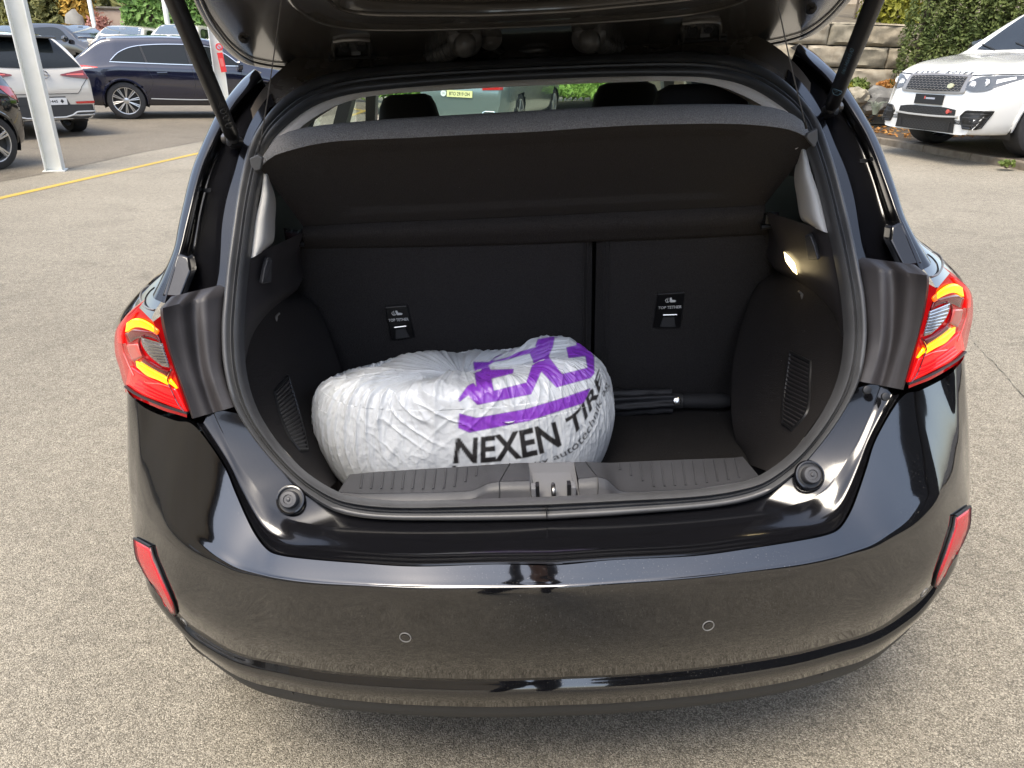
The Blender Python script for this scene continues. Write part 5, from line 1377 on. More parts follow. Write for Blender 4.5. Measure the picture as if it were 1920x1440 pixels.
mb = MB(); mb.tube([(.062 * cos(a), .062 * sin(a), 0) for a in np.linspace(0, 2 * pi, 28)], .007, 6, False); mb.tube([(-.085, .012, .002), (-.01, .012, .002), (.012, -.012, .002), (.085, -.012, .002)], .007, 6)
o = mb.build('emblem', M['rim_dark'], B.o, kind='stuff'); o.data.transform(em)
mb = MB(); mb.grid([[B.above(x, y, .004) for x in np.linspace(-.60, .60, 13)] for y in np.linspace(-1.62, .30, 12)]); mb.build('roof_panel', M['black_roof'], B.o)
mb = MB(); mb.box((0, -1.80, 1.555), (1.08, .30, .04)); mb.build('roof_spoiler', M['black_roof'], r, mods=(('bevel', .012, 3),))

# ---------------------------------------------------------------- black car at the left edge, only its tail in frame
pw = wz(4, 319, -.12); yw = RAD(197); f = Vector((sin(yw), cos(yw), 0))
cc = Vector((pw.x, pw.y, 0)) + f * 1.32 - Vector((-f.y, f.x, 0)) * .9
r = thing('parked_car', 'black car with bright five-spoke alloys, cut off by the photo edge before the nearest post', 'car', pose(cc.x, cc.y, yw), 'cars parked under the shelter')
B = Body(r, M['black_car'], [(-1.88, .62), (-1.87, .90), (-1.82, 1.06), (-1.6, 1.32), (-1.3, 1.44), (-.3, 1.48), (.3, 1.45), (.8, 1.20), (1.15, 1.02), (1.7, .92), (2.05, .82), (2.18, .62)],
         [(-1.88, .90), (-1.2, 1.0), (.8, .96), (1.2, .92), (2.18, .62)], 1.80, 2.64, .335, (.45, .6, .12, .22), .22, .44)
B.wheels('split', M['rim_silver']); B.arches('black_car', .05, 1.13)
for sx in (1, -1):
    side_window(B, [(-1.4, 1.03), (-.3, 1.01), (.85, .99)], [(-1.4, 1.06), (-1.0, 1.30), (-.2, 1.36), (.3, 1.32), (.83, 1.01)], sx, 'glass_dk')
    B.side_patch('tail_lamp', [(-1.85, .80), (-1.72, .86), (-1.62, .96)], [(-1.84, .96), (-1.70, .98), (-1.61, .99)], 'lamp_red', sx, .006)
    B.end_patch('tail_lamp', [(sx * .52, .82), (sx * .80, .78)], [(sx * .54, .95), (sx * .80, .95)], 'lamp_red', -1, .006)
B.end_patch('rear_window', [(-.62, 1.10), (.62, 1.10)], [(-.5, 1.36), (.5, 1.36)], 'glass_dk', -1, .004)
number_plate(B, 0, .62, -1, .50, .11, 'plate_y', '')

# ---------------------------------------------------------------- white luxury SUV nose-on by the kerb
r = thing('parked_suv', 'bright white luxury SUV with black intakes parked nose-out on the pavement', 'SUV', CAR @ Matrix.Translation((7.60, 10.15, .0)) @ Matrix.Rotation(-RAD(259.5), 4, 'Z'))
B = Body(r, M['white_rr'], [(-2.5, .9), (-2.46, 1.2), (-2.3, 1.45), (-2.0, 1.68), (-1.7, 1.74), (-.6, 1.78), (.1, 1.76), (.5, 1.66), (.95, 1.36), (1.22, 1.17), (1.5, 1.13), (1.85, 1.08), (2.10, 1.01), (2.25, .92), (2.31, .78), (2.34, .60), (2.33, .45)],
         [(-2.5, 1.1), (.8, 1.12), (1.2, 1.06), (1.8, .96), (2.2, .82), (2.33, .40)], 1.98, 2.92, .385, (.5, .62, .12, .17), .27, .40)
B.wheels('split', M['rim_dark'], .29, .74); B.arches('white_rr', .05, 1.14)
M['brake_red'] = mat('red brake caliper', (.45, .02, .02), .4)
E = lambda *a, **k: B.end_patch(*a, **k)
L_, R_ = -1, 1
hl = []
for sx in (1, -1):
    h = E('headlamp', [(sx * .545, .80), (sx * .66, .775), (sx * .80, .785), (sx * .885, .84), (sx * .945, .90)], [(sx * .53, .875), (sx * .66, .935), (sx * .80, .945), (sx * .89, .945), (sx * .95, .935)], 'lamp_clear', 1, .006, 20, 6)
    for cx, cz, rr_ in ((.62, .845, .046), (.77, .875, .040)):
        c = B.end(sx * cx, cz, 1, .010); mb = MB(); mb.lathe([(rr_, -.01), (rr_, .004), (rr_ * .86, .007), (rr_ * .8, .001), (rr_ * .4, .004), (.0005, .010)], c, (0, 1, .1), 20); mb.build('lamp_ring', M['lamp_white'], h)
    E('lamp_bar', [(sx * .85, .862), (sx * .92, .905)], [(sx * .84, .905), (sx * .91, .93)], 'lamp_white', 1, .012, 6, 2, h)
    it = E('side_intake', [(sx * .60, .50), (sx * .66, .375), (sx * .83, .375)], [(sx * .66, .555), (sx * .78, .57), (sx * .895, .555)], 'mesh_black', 1, .004, 10, 5, None, False)
    B.end_line('intake_rim', [(sx * .60, .50), (sx * .66, .37), (sx * .83, .37), (sx * .90, .56), (sx * .66, .56), (sx * .60, .50)], 'mesh_black', 1, .014, .006, it)
    for k in range(4):
        z = .405 + .042 * k; B.end_line('intake_bar', [(sx * (.655 - .008 * k), z), (sx * (.845 + .012 * k), z)], 'clad', 1, .006, .008, it)
    side_window(B, [(-2.0, 1.17), (0, 1.15), (1.0, 1.14)], [(-1.9, 1.52), (-.6, 1.60), (.3, 1.56), (.95, 1.17)], sx, 'glass_dk')
    mb = MB(); mb.lathe([(.0005, -.03), (.11, -.03), (.125, .02), (.10, .09), (.0005, .11)], (sx * 1.08, .80, 1.20), (0, 1, 0), 16); mb.build('door_mirror', M['black_roof'], r)
    E('headlamp_lid', [(sx * .52, .945), (sx * .8, .955), (sx * .95, .945)], [(sx * .52, .955), (sx * .8, .965), (sx * .95, .955)], 'plastic_dk', 1, .004, 10, 1)
gs = E('grille_surround', [(-.56, .775), (-.50, .745), (0, .735), (.50, .745), (.56, .775)], [(-.53, .945), (-.50, .955), (0, .965), (.50, .955), (.53, .945)], 'bronze', 1, .006, 26, 5)
E('grille_mesh', [(-.475, .775), (0, .765), (.475, .775)], [(-.475, .935), (0, .945), (.475, .935)], 'mesh_black', 1, .010, 26, 5, gs)
mb = MB()
for k in range(6):                                       # honeycomb lattice of the grille
    z = .785 + .028 * k
    mb.tube([B.end(x, z + (.007 if (i + k) % 2 else -.007), 1, .014) for i, x in enumerate(np.linspace(-.47, .47, 30))], .0042, 4)
mb.build('grille_lattice', M['bronze'], gs, kind='stuff')
em = B.end_mtx(-.30, .83, 1, .022); mb = MB(); mb.lathe([(.052, -.01), (.050, .004), (.0005, .008)], (0, 0, 0), (0, 0, 1), 20)
o = mb.build('oval_badge', mat('pale green gold badge', (.50, .48, .30), .3, metal=.4), gs); o.data.transform(em @ Matrix.Scale(.62, 4, (0, 1, 0)))
for k, ch in enumerate('RANGE ROVER'):
    if ch != ' ':
        x = .47 - .094 * k; z_ = .982 - .05 * x * x
        text_on('lettering', ch, B.end_mtx(x, z_, 1, .018), M['clad'], B.o, fit=(.058, .058), size=.06, offset=.002)
pl, pm = number_plate(B, .0, .665, 1, .50, .115, 'mesh_black', '', None, 'front_plate')
mb = MB(); mb.box((.03, .012, .008), (.16, .02, .002)); o = mb.build('plate_print', M['sign_grey'], pl); o.data.transform(pm)
mb = MB(); mb.box((-.07, .018, .008), (.018, .035, .002)); o = mb.build('plate_print', M['lamp_pink'], pl); o.data.transform(pm)
inn = E('lower_intake', [(-.53, .30), (0, .295), (.53, .30)], [(-.50, .565), (-.3, .585), (0, .585), (.3, .585), (.50, .565)], 'mesh_black', 1, .005, 26, 6)
B.end_line('intake_blade', [(-.56, .49), (-.3, .478), (0, .475), (.3, .478), (.56, .49)], 'skid', 1, .014, .012, inn)
mb = MB()
for k in range(7):
    z = .325 + .022 * k; mb.tube([B.end(x, z + (.008 if (i + k) % 2 else -.008), 1, .010) for i, x in enumerate(np.linspace(-.38, .38, 26))], .003, 4)
for k in range(4):
    z = .505 + .02 * k; mb.tube([B.end(x, z + (.006 if (i + k) % 2 else -.006), 1, .010) for i, x in enumerate(np.linspace(-.47, .47, 30))], .003, 4)
mb.build('intake_mesh', M['clad'], inn, kind='stuff')
em = B.end_mtx(-.38, .54, 1, .016); mb = MB(); mb.lathe([(.026, -.004), (.026, .004), (.0005, .005)], (0, 0, 0), (0, 0, 1), 16); o = mb.build('round_badge', M['lamp_pink'], inn); o.data.transform(em)
text_on('lettering', 'SVR', em @ Matrix.Translation((.045, 0, .004)), M['lamp_pink'], inn, fit=(.06, .026), size=.03)
for x in (-.44, .44):
    B.end_line('tow_cover', [(x, .31), (x * 1.02, .42)], 'plastic_dk', 1, .016, .008, inn)
B.end_line('chin_strip', [(-.60, .285), (0, .278), (.60, .285)], 'skid', 1, .013, .006)
mb = MB(); mb.grid([[B.above(x * (1 + .22 * t), .46 + .74 * t - .10 * x * x, .004) for x in np.linspace(-.58, .58, 11)] for t in np.linspace(0, 1, 7)]); mb.build('windscreen', M['glass_sky'] if 'glass_sky' in M else M['glass_dk'], B.o)
for sx in (-.2, .35):
    mb = MB(); mb.tube([B.above(sx, 1.20, .01), B.above(sx + .35, 1.10, .018)], .008, 5); mb.build('wiper', M['plastic_dk'], B.o)

# ---------------------------------------------------------------- back row facing us: only roofs and windscreens show
M['glass_sky'] = mat('windscreen reflecting sky', (.05, .07, .08), .04, ior=1.9, coat=1.0)
def nose_on(px, D, roof_px, w, paint, label, yaw, H=1.62, name='parked_car', rails=False):
    p = atw(px, roof_px, D)
    r = thing(name, label, 'car', pose(p.x, p.y + 1.0, yaw, p.z - H), 'cars in the row before the hedge')
    B = Body(r, M[paint], [(-2.1, .75), (-2.07, 1.05), (-1.9, 1.3), (-1.5, H - .05), (-.6, H), (.1, H - .01), (.45, H - .07), (.9, 1.34), (1.25, 1.10), (1.7, 1.02), (2.05, .92), (2.15, .65)],
             [(-2.1, 1.0), (.8, 1.05), (1.25, .98), (2.15, .64)], w, 2.6, .33, (.45, .6, .12, .2), .25, .42)
    for sx in (1, -1):
        for wy in (-1.3, 1.3):
            mb = MB(); mb.lathe([(.2, -.2), (.31, -.2), (.33, -.17), (.33, -.03), (.31, 0), (.22, -.01)], (sx * (w / 2 - .01), wy, .33), (sx, 0, 0), 24, False); t = mb.build('wheel', M['tyre'], r)
            mb = MB(); mb.lathe([(.22, -.02), (.08, -.01), (.0005, .0)], (sx * (w / 2 - .01), wy, .33), (sx, 0, 0), 20); mb.build('rim', M['rim_silver'], t)
        side_window(B, [(-1.6, 1.10), (0, 1.08), (.95, 1.07)], [(-1.5, 1.38), (-.4, H - .15), (.35, H - .18), (.92, 1.1)], sx, 'glass_dk')
        B.end_patch('headlamp', [(sx * .48, .72), (sx * .80, .76)], [(sx * .46, .82), (sx * .78, .88)], 'lamp_clear', 1, .006)
        mb = MB(); mb.lathe([(.0005, -.02), (.10, -.02), (.11, .02), (.09, .08), (.0005, .10)], (sx * (w / 2 + .08), .85, 1.12), (0, 1, 0), 14); mb.build('door_mirror', M[paint], r)
        if rails: B.side_line('roof_rail', [(-1.5, H - .03), (-.5, H + .01), (.3, H - .02)], 'black_roof', sx, .018, -.06)
    mb = MB(); mb.grid([[B.above(x * (1 + .22 * t), .40 + .82 * t - .10 * x * x, .004) for x in np.linspace(-.56, .56, 11)] for t in np.linspace(0, 1, 6)]); g_ = mb.build('windscreen', M['glass_sky'], B.o)
    mb = MB(); mb.box(B.above(0, .56, .0), (.20, .05, .05)); mb.build('mirror_mount', M['sign_grey'], g_)
    B.end_patch('grille', [(-.40, .55), (.40, .55)], [(-.42, .74), (.42, .74)], 'mesh_black', 1, .005)
    number_plate(B, 0, .45, 1, .5, .11, 'plate', '')
    return r
nose_on(212, 26.5, 46, 1.80, 'white_car', 'pale small car with a light blue windscreen behind the navy SUV, under the pink bush', RAD(172))
nose_on(318, 26.5, 43, 1.85, 'white_car', 'pale car with black roof rails facing us below the tall laurel hedge', RAD(176), 1.66, rails=True)
nose_on(432, 25.0, 46, 1.86, 'white_car', 'white car behind the post that carries the red notice', RAD(180), 1.70)
nose_on(96, 27.5, 42, 1.84, 'black_car', 'dark estate seen over the roof of the off-white SUV', RAD(110), 1.62)
nose_on(4, 29.0, 45, 1.80, 'silver_car', 'silver car at the photo edge with only roof and windscreen showing', RAD(165), 1.62)

# ---------------------------------------------------------------- grey-green car seen through the hatchback's cabin
pp = atw(863, 176, 14.2); yw = RAD(17); f = Vector((sin(yw), cos(yw), 0)); cc = pp + f * 2.32
r = thing('parked_car', 'grey-green saloon with yellow number plate, seen through the cabin windows of the black hatchback', 'car', pose(cc.x, cc.y, yw, pp.z - .66))
B = Body(r, M['silver_car'], [(-2.35, .62), (-2.32, .88), (-2.2, .98), (-1.8, 1.04), (-1.2, 1.33), (-.7, 1.40), (0, 1.41), (.4, 1.36), (1.0, 1.08), (1.35, .98), (1.9, .88), (2.3, .74), (2.4, .55)],
         [(-2.35, .86), (-1.2, .98), (.9, .95), (1.35, .90), (2.4, .54)], 1.84, 2.80, .335, (.5, .7, .15, .24), .22, .46)
B.wheels(5, M['rim_silver'])
for sx in (1, -1):
    side_window(B, [(-1.5, 1.02), (0, 1.0), (.95, .98)], [(-1.35, 1.12), (-.6, 1.32), (.2, 1.30), (.9, 1.0)], sx, 'glass_dk')
    B.end_patch('tail_lamp', [(sx * .44, .74), (sx * .82, .76)], [(sx * .44, .82), (sx * .82, .86)], 'lamp_red', -1, .008)
    B.end_line('exhaust_trim', [(sx * .45, .35), (sx * .5, .38), (sx * .68, .38), (sx * .7, .35), (sx * .66, .32), (sx * .5, .32), (sx * .45, .35)], 'chrome', -1, .012, .01)
B.end_patch('rear_window', [(-.6, 1.04), (.6, 1.04)], [(-.5, 1.32), (.5, 1.32)], 'glass_dk', -1, .004)
number_plate(B, 0, .66, -1, .50, .115, 'plate_y', 'BTO 2919 OH')
em = B.end_mtx(-.32, .66, -1, .012); mb = MB(); mb.lathe([(.055, 0), (.055, .004), (.0005, .005)], (0, 0, 0), (0, 0, 1), 18); o = mb.build('country_disc', M['plate'], B.o); o.data.transform(em)
text_on('lettering', 'CH', em @ Matrix.Translation((0, 0, .006)), M['ink'], o, fit=(.05, .035), size=.05)['kind'] = 'stuff'
# ================================================================== the wrapped bundle in the boot
def raster(tris, W_, H_, x0, y0, sc, img, val):
    for t in tris:
        P = [((p[0] - x0) * sc, (p[1] - y0) * sc) for p in t]
        xs = [p[0] for p in P]; ys = [p[1] for p in P]
        ix0, ix1 = max(0, int(min(xs))), min(W_ - 1, int(max(xs)) + 1); iy0, iy1 = max(0, int(min(ys))), min(H_ - 1, int(max(ys)) + 1)
        if ix1 < ix0 or iy1 < iy0: continue
        X, Y = np.meshgrid(np.arange(ix0, ix1 + 1) + .5, np.arange(iy0, iy1 + 1) + .5)
        (ax, ay), (bx, by), (cx, cy) = P
        den = (by - cy) * (ax - cx) + (cx - bx) * (ay - cy)
        if abs(den) < 1e-9: continue
        l1 = ((by - cy) * (X - cx) + (cx - bx) * (Y - cy)) / den; l2 = ((cy - ay) * (X - cx) + (ax - cx) * (Y - cy)) / den
        ok = (l1 >= -.01) & (l2 >= -.01) & (1 - l1 - l2 >= -.01)
        img[iy0:iy1 + 1, ix0:ix1 + 1][ok] = val


def fill_poly(pts, x0, y0, sc, img, val):                 # even-odd fill
    P = [((x - x0) * sc, (y - y0) * sc) for x, y in pts]; H_, W_ = img.shape
    Y, X = np.mgrid[0:H_, 0:W_] + .5; ins = np.zeros(img.shape, bool)
    for (ax, ay), (bx, by) in zip(P, P[1:] + P[:1]):
        if ay == by: continue
        ins ^= ((ay > Y) != (by > Y)) & (X < (bx - ax) * (Y - ay) / (by - ay) + ax)
    img[ins] = val


PX0, PY0, SCL = 550, 590, 4
PW_, PH_ = 660 * SCL, 330 * SCL
pimg = np.zeros((PH_, PW_), np.uint8)                    # 0 white film, 1 purple, 2 black
def q3(P): return [(560 + x / 3, 600 + y / 3) for x, y in P]
for val, P in ((1, [(983, 236), (1072, 236), (1110, 205), (1200, 170), (1330, 150), (1345, 108), (1430, 92), (1560, 114), (1620, 145), (1662, 205), (1664, 300), (1642, 327), (1450, 380), (1365, 290), (1308, 418), (1005, 478), (952, 425), (903, 462), (900, 440), (950, 370), (990, 350)]),
               (0, [(1068, 255), (1100, 235), (1160, 225), (1300, 188), (1320, 235), (1280, 352), (1098, 398), (1085, 330), (1205, 300), (1210, 275), (1080, 280)]),
               (0, [(1440, 98), (1550, 98), (1565, 140), (1505, 155), (1518, 215), (1612, 203), (1625, 268), (1482, 304), (1406, 205), (1430, 150)]),
               (0, [(1085, 228), (1150, 190), (1215, 168), (1330, 142), (1335, 152), (1230, 182), (1180, 208), (1110, 228)]),
               (0, [(965, 330), (984, 255), (1000, 375)]),
               (1, [(903, 525), (1000, 550), (1280, 500), (1480, 440), (1642, 383), (1605, 467), (1300, 567), (960, 634), (897, 607)]),
               (2, [(865, 820), (888, 820), (886, 836), (862, 836)])):
    fill_poly(q3(P), PX0, PY0, SCL, pimg, val)
def arc_text(txt, base, top, off, space=1.0):
    me = text_mesh(txt, size=1, offset=off, align='LEFT', space=space); me.calc_loop_triangles()
    co = np.array([v.co for v in me.vertices]); lo, hi = co.min(0), co.max(0)
    b = spl(q3(base), 200); t = spl(q3(top), 200); tr = []
    # cut the outlines' triangles finer so that they bend with the film
    for lt in me.loop_triangles:
        T_ = [co[i][:2] for i in lt.vertices]; st = [T_]
        for _ in range(3):
            st = [q for A in st for q in ([A[0], (A[0] + A[1]) / 2, (A[0] + A[2]) / 2], [(A[0] + A[1]) / 2, A[1], (A[1] + A[2]) / 2], [(A[0] + A[2]) / 2, (A[1] + A[2]) / 2, A[2]], [(A[0] + A[1]) / 2, (A[1] + A[2]) / 2, (A[0] + A[2]) / 2])]
        tr += st
    out = []
    for T_ in tr:
        P = []
        for x, y in T_:
            s = (x - lo[0]) / (hi[0] - lo[0]) * 198.99; v = (y - lo[1]) / (hi[1] - lo[1]); i = int(s); f = s - i
            bx, by = b[i][0] * (1 - f) + b[i + 1][0] * f, b[i][1] * (1 - f) + b[i + 1][1] * f
            tx, ty = t[i][0] * (1 - f) + t[i + 1][0] * f, t[i][1] * (1 - f) + t[i + 1][1] * f
            P.append((bx + (tx - bx) * v, by + (ty - by) * v))
        out.append(P)
    raster(out, PW_, PH_, PX0, PY0, SCL, pimg, 2); bpy.data.meshes.remove(me)
arc_text('NEXEN TIRE', [(868, 808), (995, 806), (1120, 797), (1265, 777), (1395, 744), (1505, 690), (1580, 612), (1640, 520), (1690, 415), (1705, 330)], [(885, 665), (1000, 660), (1120, 645), (1265, 616), (1380, 588), (1490, 558), (1555, 518), (1610, 450), (1655, 360), (1690, 270)], .028)
arc_text('by autotechnik ag', [(1330, 822), (1450, 795), (1540, 758), (1620, 685), (1670, 590), (1715, 470), (1752, 370)], [(1325, 800), (1445, 752), (1525, 705), (1595, 632), (1645, 548), (1685, 440), (1725, 340)], .004)

bag = thing('tyre_bundle', 'white plastic film bundle printed with purple bars and black lettering, lying in the boot', 'bag', CAR)
U_, V_ = 1250, 430
pv = [(0, .527), (.80, .526), (.91, .540), (.965, .585), (1.0, .655), (.995, .72), (.955, .775), (.89, .808), (.79, .824), (.62, .822), (.42, .806), (.22, .795), (0, .79)]
prs = spl([(r, z * 1.0, 0) for r, z in pv], 2000)
prs = [prs[int(i)] for i in np.interp(np.linspace(0, 1, V_), [0, .05, .72, .93, 1], np.array([0, .44, .70, .86, 1]) * 1999)]
def ridged(p, k=1.0): return 1 - abs(noise.noise(p * k)) * 2
bv = np.zeros((V_, U_, 3)); base = np.zeros((V_, U_, 3))
ua = np.interp(np.linspace(0, 1, U_, endpoint=False), [0, .12, .88, 1], [pi * .5, pi * .94, pi * 2.12, pi * 2.5])
ca, sa = np.cos(ua), np.sin(ua)
px_ = np.sign(ca) * np.abs(ca) ** .78; py_ = np.sign(sa) * np.abs(sa) ** .80
R_ = np.array([p.x for p in prs]); Z_ = np.array([p.y for p in prs])
base[..., 0] = -.180 + .352 * R_[:, None] * px_[None] * 1.0
base[..., 1] = 1.515 + .225 * R_[:, None] * py_[None]
zz = np.repeat(Z_[:, None], U_, 1); k = np.clip((zz - .56) / .26, 0, 1)
zz = zz - .012 * k - .082 * k * np.clip((base[..., 1] - 1.42) / .28, 0, 1) - .018 * k * np.clip((-base[..., 0] - .25) / .25, 0, 1)
zz += .036 * k * np.exp(-((base[..., 0] - .03) / .13) ** 2 - ((base[..., 1] - 1.60) / .11) ** 2) - .02 * k * np.clip((base[..., 0] - .08) / .1, 0, 1)
zz += .012 * k * np.exp(-((base[..., 0] + .28) / .10) ** 2 - ((base[..., 1] - 1.66) / .06) ** 2)
for j in range(V_):
    for i in range(0, U_):
        if zz[j, i] > .74: zz[j, i] += .016 * k[j, i] * noise.noise(Vector((base[j, i, 0] * 11, base[j, i, 1] * 11, 7.7)))
base[..., 2] = zz
du = np.roll(base, -1, 1) - np.roll(base, 1, 1); dv_ = np.gradient(base, axis=0)
nrm = np.cross(du, dv_); nrm /= np.maximum(np.linalg.norm(nrm, axis=2, keepdims=True), 1e-9)
dsp = np.zeros((V_, U_))
for j in range(V_):
    vfac = min(1, max(.15, (j / V_ - .10) * 5))
    vj = R_[j]
    for i in range(U_):
        x, y, z = base[j, i]; a = ua[i]
        if y > 1.74 or vj < .05: continue
        w = noise.noise(Vector((x * 5, y * 5, z * 4))) * .5
        A = a * .27                                       # metres round the bundle
        mA = noise.noise(Vector((A * 7, z * 6, 4.0))); mB = noise.noise(Vector((A * 7, z * 6, 9.0)))
        folds = ridged(Vector((A * 13 + w * 1.2, z * 2.0, 1.0)))
        f2 = ridged(Vector((A * 34 + 1.2 * w, z * 4.5, 2.0))) ** 2
        f3 = ridged(Vector((A * 85 + 2 * w, z * 12, 3.0))) ** 2
        g1 = ridged(Vector(((A * .8 + z * .6) * 46 + w, (z * .8 - A * .6) * 9, 5.0))) ** 3
        g2_ = ridged(Vector(((A * .8 - z * .6) * 46 + w, (z * .8 + A * .6) * 9, 6.0))) ** 3
        f4 = noise.noise(Vector((x * 110, y * 110, z * 70)))
        d = (.0046 * (folds - .6) + .0058 * (f2 - .4) + .0020 * (f3 - .4) + .0040 * (g1 - .3) * max(0, mA + .25) + .0040 * (g2_ - .3) * max(0, mB + .25) + .0006 * f4) * vfac
        if z > .77: d += .004 * (ridged(Vector((x * 26 + 3 * w, y * 9, 1.3))) ** 2 - .4)
        dsp[j, i] = d
bv = base + nrm * dsp[..., None]
# the free edge of the outer film: a step running down the front
for j in range(V_):
    for i in range(U_):
        if base[j, i, 1] < 1.56:
            xe = -.116 + .010 * noise.noise(Vector((0, 0, base[j, i, 2] * 22))) + .018 * max(0, base[j, i, 2] - .74) * 8
            t_ = (base[j, i, 0] - xe) / .004
            bv[j, i] += nrm[j, i] * (.0012 * math.tanh(t_) + .0022 * math.exp(-((base[j, i, 0] - xe - .003) / .008) ** 2))
me = bpy.data.meshes.new('film')
vs = bv.reshape(-1, 3); fs = []
for j in range(V_ - 1):
    b0 = j * U_
    fs += [(b0 + i, b0 + (i + 1) % U_, b0 + U_ + (i + 1) % U_, b0 + U_ + i) for i in range(U_)]
me.from_pydata(vs.tolist(), [], fs); me.polygons.foreach_set('use_smooth', [True] * len(me.polygons)); me.update()
# print colours, fixed to the film
rel = vs - np.array(CAM_C); w_ = rel @ np.array(A_F); sx_ = PW / 2 + FOC * (rel @ np.array(A_R)) / w_; sy_ = PH / 2 + FOC * (rel @ np.array(A_D)) / w_
ixx = np.clip(((sx_ - PX0) * SCL).astype(int), 0, PW_ - 1); iyy = np.clip(((sy_ - PY0) * SCL).astype(int), 0, PH_ - 1)
vn = nrm.reshape(-1, 3); face = (vn * rel).sum(1); sgn = -1 if np.median(face[(vs[:, 1] < 1.4)]) > 0 else 1
def soft(m, k=9):
    m = m.astype(float)
    for ax_ in (0, 1): m = sum(np.roll(m, q, ax_) for q in range(-(k // 2), k // 2 + 1)) / k
    return m
ok = (face * sgn < .02) & (vs[:, 1] < 1.72)
wp = (soft(pimg == 1)[iyy, ixx] * ok)[:, None]; wb = (soft(pimg == 2)[iyy, ixx] * ok)[:, None]
edge = (np.clip(soft(pimg == 1, 11) * soft(pimg != 1, 11) * 4 - .55, 0, 1)[iyy, ixx] * ok)[:, None] * .8
rgb = np.array([[.61, .625, .63]]) * (1 - wp - wb) + np.array([[.235, .045, .46]]) * wp + np.array([[.022, .02, .02]]) * wb
rgb = rgb * (1 - edge) + np.array([[.10, .06, .13]]) * edge
at_ = me.color_attributes.new('print', 'FLOAT_COLOR', 'POINT'); at_.data.foreach_set('color', np.c_[rgb, np.ones(len(rgb))].astype(np.float32).ravel())
fm = mat('white film with print', (.8, .81, .8), .36, coat=.35, coat_rough=.22, bump=.6, bscale=70, bdetail=5)
an = fm.node_tree.nodes.new('ShaderNodeVertexColor'); an.layer_name = 'print'; fm.node_tree.links.new(an.outputs['Color'], fm.node_tree.nodes['Principled BSDF'].inputs['Base Color'])
me.materials.append(fm); film = link('film', me, bag)
mb = MB(); mb.lathe([(.10, .54), (.26, .54), (.275, .60), (.275, .68), (.25, .72), (.14, .72), (.10, .66)], (-.18, 1.515, 0), (0, 0, 1), 40); ty = mb.build('tyre', M['tyre'], bag); ty.scale = (1, .70, 1); ty.location = (0, 1.515 * .3, 0)
mb = MB(); tip = at(590, 803, 1.50); mb.prism([tip + Vector((-.006, 0, .008)), tip + Vector((.03, -.02, .03)), tip + Vector((.03, -.02, -.04))], (0, .006, 0)); mb.build('film_corner', fm, bag, smooth=False)
me_ = bpy.data.objects['film_corner'].data; ca_ = me_.color_attributes.new('print', 'FLOAT_COLOR', 'POINT'); ca_.data.foreach_set('color', [.63, .64, .64, 1] * len(me_.vertices))

# ================================================================== folded umbrella behind it
ub = thing('umbrella', 'folded black umbrella with a silver button lying beside the film bundle in the boot', 'umbrella', CAR)
P0 = at(1125, 758, 1.735); P1 = at(1258, 757, 1.725); P2 = at(1371, 755, 1.70); P0.z = P1.z = P2.z = max(P1.z, ZF + .030)
ax = (P2 - P0).normalized()
rows = []; n = 40
M['nylon'] = mat('black umbrella cloth', (.012, .012, .014), .6, bump=.2, bscale=120)
for s_ in np.linspace(0, 1, 30):
    c = P0.lerp(P1, s_); u = Vector((0, 1, 0)); w = ax.cross(u).normalized(); r = []
    for k in range(n):
        a = 2 * pi * k / n; rr = (.035 - .004 * s_) * (1 + .16 * sin(8 * a + 2.5 * s_) + .10 * noise.noise(Vector((cos(a) * 2, sin(a) * 2, s_ * 7))))
        r.append(c + (u * cos(a) + w * sin(a)) * rr)
    rows.append(r)
mb = MB(); mb.grid(rows, True); mb.build('canopy', M['nylon'], ub, angle=80)
for k in range(8):
    a = 2 * pi * k / 8 + .2; o_ = (Vector((0, 1, 0)) * cos(a) + ax.cross(Vector((0, 1, 0))).normalized() * sin(a)) * .019
    mb = MB(); mb.tube([P1 - ax * .03 + o_, P1 + ax * .004 + o_ * .95], [.0022, .0030], 6); mb.build('rib_tip', M['plastic'], ub)
mb = MB(); mb.lathe([(.010, -.004), (.018, .0), (.019, .022), (.0165, .030), (.0195, .034), (.021, .08), (.021, .135), (.017, (P2 - P1).length - .004), (.012, (P2 - P1).length)], P1, ax, 24); hd = mb.build('handle', mat('black foam grip', (.014, .014, .015), .75, bump=.2, bscale=300), ub)
bc = P1 + ax * .013; dn = (CAM_C - bc).normalized(); dn = (dn - ax * dn.dot(ax)).normalized()
mb = MB(); mb.lathe([(.0115, .012), (.0115, .0195), (.008, .0212), (.0005, .0216)], bc, dn, 22); [v.__iadd__(dn * .003) for v in mb.v]; mb.build('button', M['chrome'], ub)
mb = MB(); mb.lathe([(.0185, -.002), (.0206, .0), (.0206, .026), (.0195, .029)], P1 + ax * .001, ax, 22, False); mb.build('collar', M['clad'], hd)
